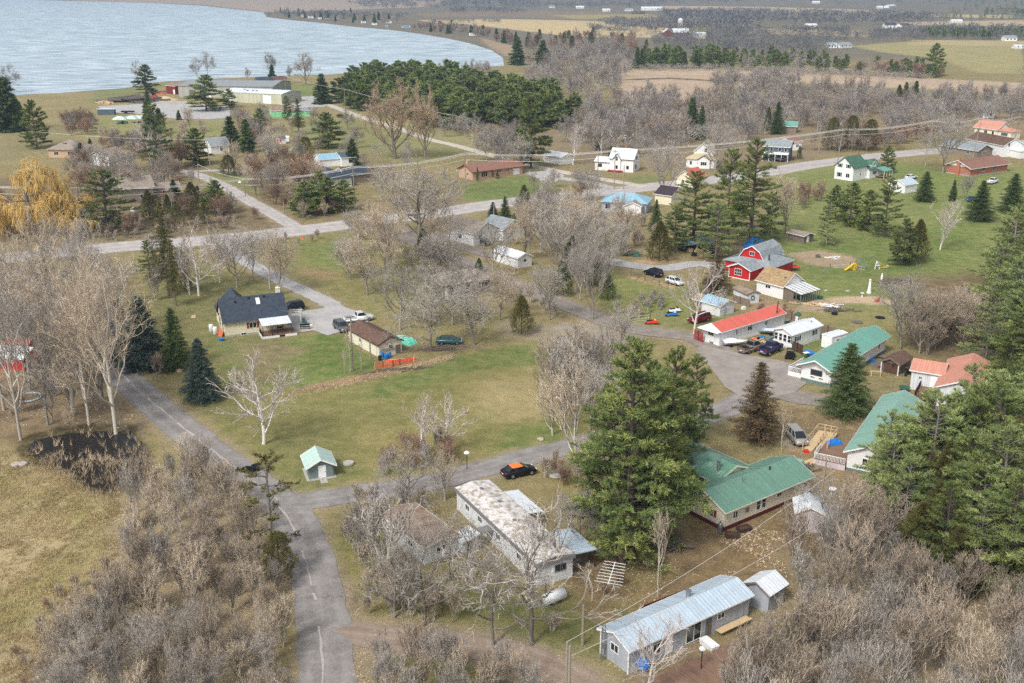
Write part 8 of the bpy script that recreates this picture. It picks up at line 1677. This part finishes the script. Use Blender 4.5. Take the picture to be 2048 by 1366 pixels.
# --- grey woods, right
C(['far_round','far_round2','far_tall'],[(1160,260),(1180,215),(1260,205),(1400,212),(1420,245),(1380,300),(1300,320),(1200,315),(1130,290)],70,(9,15),'grey_wood_tree','grey bare tree of the wood above the white farmhouse','grey wood above the white farmhouse',one=True)
C(['far_round','far_tall','far_round2'],[(1410,240),(1430,205),(1520,190),(1640,190),(1760,200),(1770,230),(1680,280),(1600,255),(1530,275),(1470,300),(1420,300)],85,(10,15),'grey_wood_tree','grey bare tree of the wood below the reed marsh','grey wood below the reed marsh',one=True)
C(['far_round','far_round2','far_tall'],[(1780,208),(1900,200),(2060,205),(2200,215),(2200,250),(2000,240),(1960,250),(1900,260),(1780,275),(1760,240)],65,(10,14),'grey_wood_tree','grey bare tree of the wood at the right below the green field','grey wood at the upper right',one=True)
C(['far_red','far_round2'],[(1600,300),(1680,290),(1800,285),(1900,268),(1905,280),(1800,300),(1680,308)],26,(6,10),'street_bare_tree','brownish bare tree along the far side of the street','bare trees along the far side of the street',one=True)  # brownish bare trees beyond the street, species unknown
C(['far_round','far_tall'],[(1420,178),(1520,172),(1600,176),(1600,186),(1500,186),(1430,190)],26,(11,15),'marsh_edge_tree','bare tree standing in a row across the reed marsh','bare trees across the reed marsh',one=True)
C(['far_round','far_tall','far_round2'],[(1050,175),(1060,130),(1160,112),(1260,110),(1270,135),(1240,165),(1230,190),(1170,205),(1100,200)],72,(11,16),'grey_wood_tree','grey bare tree of the wood between grove and marsh','grey wood between grove and marsh',one=True)
C(['grove2','grove1','farspruce'],[(1270,137),(1290,126),(1430,124),(1440,138)],34,(12,17),'belt_pine','pine of the dark belt on the far side of the marsh','pines of the belt beyond the marsh',one=True,wide=(.9,1.2))
C(['grove2','far_round','grove1'],[(1440,138),(1440,122),(1560,124),(1700,132),(1700,147),(1560,143)],54,(9,14),'belt_tree','tree of the mixed belt beyond the marsh','mixed belt beyond the marsh',one=True)
C(['far_round','grove1','far_red','far_round2'],[(1710,150),(1720,138),(1800,140),(1880,150),(1880,158),(1800,157)],30,(8,12),'belt_tree','tree of the purple grey belt before the green field','belt before the green field',one=True)
C(['brush2','far_red'],[(1560,395),(1640,380),(1650,400),(1600,420)],8,(3,6),'bare_tree','bare bush near the pale trunk tree by the pines','bushes near the street pines')
C(['brush3','brush1'],[(1370,600),(1400,575),(1470,590),(1460,610),(1400,620)],9,(2,3.5),'bare_bush','bare bush behind the blue roof shed','bushes behind the blue roof shed',cat='shrub')
C(['redbrush'],[(1500,620),(1570,615),(1590,640),(1560,650)],8,(1.2,2.2),'low_bush','low reddish bush behind the red metal roof','low bushes behind the red roof',cat='shrub')
C(['redbrush','brush1'],[(1200,1120),(1260,1110),(1240,1200),(1180,1200)],6,(1.2,2.4),'low_bush','low bush below the big pines','low bushes below the big pines',cat='shrub')
S('redbrush',1113,950,912,'planted_shrub','purple red shrub growing in the stone ring planter','shrub')
S('brush1',1105,1262,1215,'round_bush','round brown bush left of the fuel tank','shrub',1.6)
C(['far_round','farspruce','far_round2'],[(528,34),(560,24),(700,30),(820,40),(800,52),(700,46),(600,36)],58,(8,15),'shore_tree','tree of the wooded point on the far shore','trees of the wooded point',one=True)
C(['farspruce','far_round2','far_red'],[(825,60),(900,68),(960,76),(1030,92),(1040,80),(960,64),(860,52)],64,(8,14),'shore_tree','tree along the right hand far shore','trees along the far shore at right',one=True)
C(['far_round','far_round2','far_red','farcedar'],[(1040,100),(1060,80),(1160,74),(1280,82),(1300,100),(1240,108),(1120,108)],60,(9,13),'far_tree','tree of the brown wood below the golden field','brown wood below the golden field',one=True)
# --- far woods that nobody could count
mass('far_woodland','hazy grey brown woods and hedgerows spread over the far farmland','woodland',[
 ([(-400,-33),(3000,-33),(3000,-5),(900,-12),(500,-18),(-400,-20)],1100,(12,20),'b'), ([(1500,-30),(3000,-30),(3000,30),(1900,25),(1500,6)],900,(12,18),'b'), ([(1900,-10),(2600,-10),(2600,45),(1900,30)],260,(10,16),'c'),
 ([(900,-14),(1500,-14),(1500,8),(1300,10),(900,4)],420,(10,18),'b'), ([(700,12),(760,0),(1050,2),(1080,14),(900,20),(720,20)],150,(12,18),'b'), ([(900,20),(1010,20),(1060,28),(900,28)],50,(8,12),'b'),
 ([(1000,10),(1330,8),(1320,14),(1010,18)],110,(8,14),'b'), ([(1190,48),(1300,44),(1500,50),(1520,64),(1330,68),(1230,60)],170,(9,14),'b'), ([(1320,28),(1500,26),(1760,32),(1900,40),(1880,50),(1700,52),(1500,48),(1340,40)],330,(10,15),'b'),
 ([(1400,72),(1500,70),(1640,78),(1700,90),(1640,112),(1420,112),(1300,100),(1310,84)],210,(9,14),'b'), ([(1640,78),(1760,70),(1850,72),(1860,84),(1740,86)],70,(8,12),'b'), ([(1800,58),(1860,60),(2300,66),(2300,82),(2000,80),(1840,76)],170,(8,13),'b'),
 ([(1840,70),(2060,74),(2060,80),(1840,78)],46,(8,12),'c'), ([(1800,36),(2300,40),(2300,46),(1800,42)],60,(8,12),'c'), ([(1560,62),(1700,66),(1700,70),(1560,67)],40,(8,11),'b'), ([(1980,26),(2300,28),(2300,36),(1960,32)],70,(10,14),'c'),
 ([(560,28),(820,34),(820,40),(560,34)],60,(8,13),'b'), ([(860,44),(1000,44),(1010,48),(860,48)],24,(5,8),'b'), ([(1180,56),(1300,72),(1290,78),(1180,62)],24,(6,10),'b'), ([(2048,110),(2400,110),(2400,190),(2048,186)],90,(8,13),'b')], seed=5)
mass('undergrowth','grey bare undergrowth filling the woods above the street','undergrowth',[([(1160,260),(1180,215),(1260,205),(1400,212),(1420,245),(1380,300),(1300,320),(1200,315),(1130,290)],170,(4,8),'b'),([(1410,240),(1430,205),(1520,190),(1640,190),(1760,200),(1770,230),(1680,280),(1600,255),(1530,275),(1470,300),(1420,300)],220,(4,9),'b'),
 ([(1780,208),(1900,200),(2060,205),(2300,215),(2300,250),(2000,240),(1960,250),(1900,260),(1780,275),(1760,240)],170,(4,9),'b'),([(1050,175),(1060,130),(1160,112),(1260,110),(1270,135),(1240,165),(1230,190),(1170,205),(1100,200)],240,(5,10),'b'),([(1270,140),(1430,138),(1700,148),(1880,159),(1800,160),(1430,142),(1270,143)],200,(3,6),'b')],seed=9,tm='twig_far')
mass('edge_wood','wood that carries on beyond the right picture edge','woodland',[([(2150,560),(2700,560),(3000,1300),(2350,1200),(2230,900)],130,(9,15),'c'),([(2150,560),(2700,560),(3000,1300),(2350,1250),(2230,900)],120,(7,12),'b'),([(2200,240),(2900,250),(2800,420),(2300,430)],90,(7,12),'b')],seed=12,tm='twig_grey')
# --- reeds, tall dry grass
def reeds(name, label, pp, n, hr, matk, seed, L=None):
    rs = np.random.RandomState(seed); q = poly_px(pp); lo = q.min(0); hi = q.max(0); P = rs.uniform(lo, hi, (n*4, 2)); P = P[pip(P, q)]
    dens = vnoise(P, 1.7, seed); P = P[dens > rs.rand(len(P))*.8][:n]; k = 7; C_ = np.repeat(np.c_[P, np.zeros(len(P))], k, 0); C_[:, :2] += rs.randn(len(C_), 2)*.12; D_ = nrm(np.c_[rs.randn(len(C_), 2)*.42, np.ones(len(C_))])
    tb = TB(); v = np.clip(np.repeat(vnoise(P, 3, seed+1), k)*.7+rs.rand(len(C_))*.4, 0, 1); blades(tb, C_, D_, rs.uniform(*hr, len(C_)), np.full(len(C_), .05 if hr[1] > 1 else .04), np.stack([v, v], 1), rs)
    me = tb.mesh(name); me.materials.append(TM[matk]); o = bpy.data.objects.new(name, me); COL.objects.link(o); tag(o, label, 'grass', kind='stuff')
reeds('pond_reeds', 'dry tan reeds standing in the dark pond', [(55,935),(110,905),(190,915),(285,890),(300,950),(225,1000),(180,990),(120,955)], 330, (.5,1.2), 'reed', 3)
reeds('burnt_reeds', 'sparse tan reeds between black burnt patches by the lane', [(60,905),(90,868),(200,856),(280,880),(190,925),(100,925)], 45, (.6,1.5), 'reed', 7)
reeds('dry_grass', 'tall dry grass of the left field', [(-60,900),(60,905),(180,985),(250,1010),(235,1110),(130,1220),(60,1366),(-60,1500)], 9000, (.2,.55), 'drygrass', 4)
reeds('verge_grass', 'dry brown grass along the hedge line', [(560,792),(640,770),(760,745),(850,725),(905,706),(905,718),(760,758),(640,785)], 2200, (.2,.6), 'reed', 6)
def litter(name, label, specs, matk, seed):
    rs = np.random.RandomState(seed); tb = TB()
    for pp, n, sz in specs:
        q = poly_px(pp); lo = q.min(0); hi = q.max(0); P = rs.uniform(lo, hi, (n*4, 2)); P = P[pip(P, q)]; P = P[vnoise(P, 2.2, seed) > .42][:n]; m_ = len(P)
        a = rs.rand(m_)*6.28; D_ = np.c_[np.cos(a), np.sin(a), rs.uniform(0, .3, m_)]; v = rs.rand(m_); blades(tb, np.c_[P, np.full(m_, .03)], D_, rs.uniform(.5, 1.3, m_)*sz, np.full(m_, sz*.7), np.stack([v, v], 1), rs)
    me = tb.mesh(name); me.materials.append(TM[matk]); o = bpy.data.objects.new(name, me); COL.objects.link(o); tag(o, label, 'leaf litter', kind='stuff')
litter('leaf_litter', 'fallen tan leaves and twigs scattered over the yards and wood floors', [([(1440,1080),(1560,1030),(1640,1010),(1650,1070),(1560,1130),(1450,1150)], 1500, .22), ([(1200,1080),(1400,1080),(1500,1200),(1300,1230),(1190,1180)], 900, .18),
 ([(240,980),(420,920),(560,1000),(585,1150),(590,1366),(560,1560),(0,1560),(60,1300),(200,1150)], 5000, .22), ([(700,1250),(1240,1330),(1240,1500),(700,1560)], 2500, .22), ([(1560,1100),(2100,1000),(2200,1500),(1450,1500)], 4000, .22),
 ([(0,540),(140,540),(190,700),(300,860),(0,860)], 2500, .25), ([(640,765),(900,708),(905,722),(640,780)], 700, .2), ([(700,980),(1200,1000),(1180,1200),(740,1200)], 1600, .2), ([(1560,830),(1820,830),(1780,940),(1580,940)], 700, .18)], 'reed', 8)
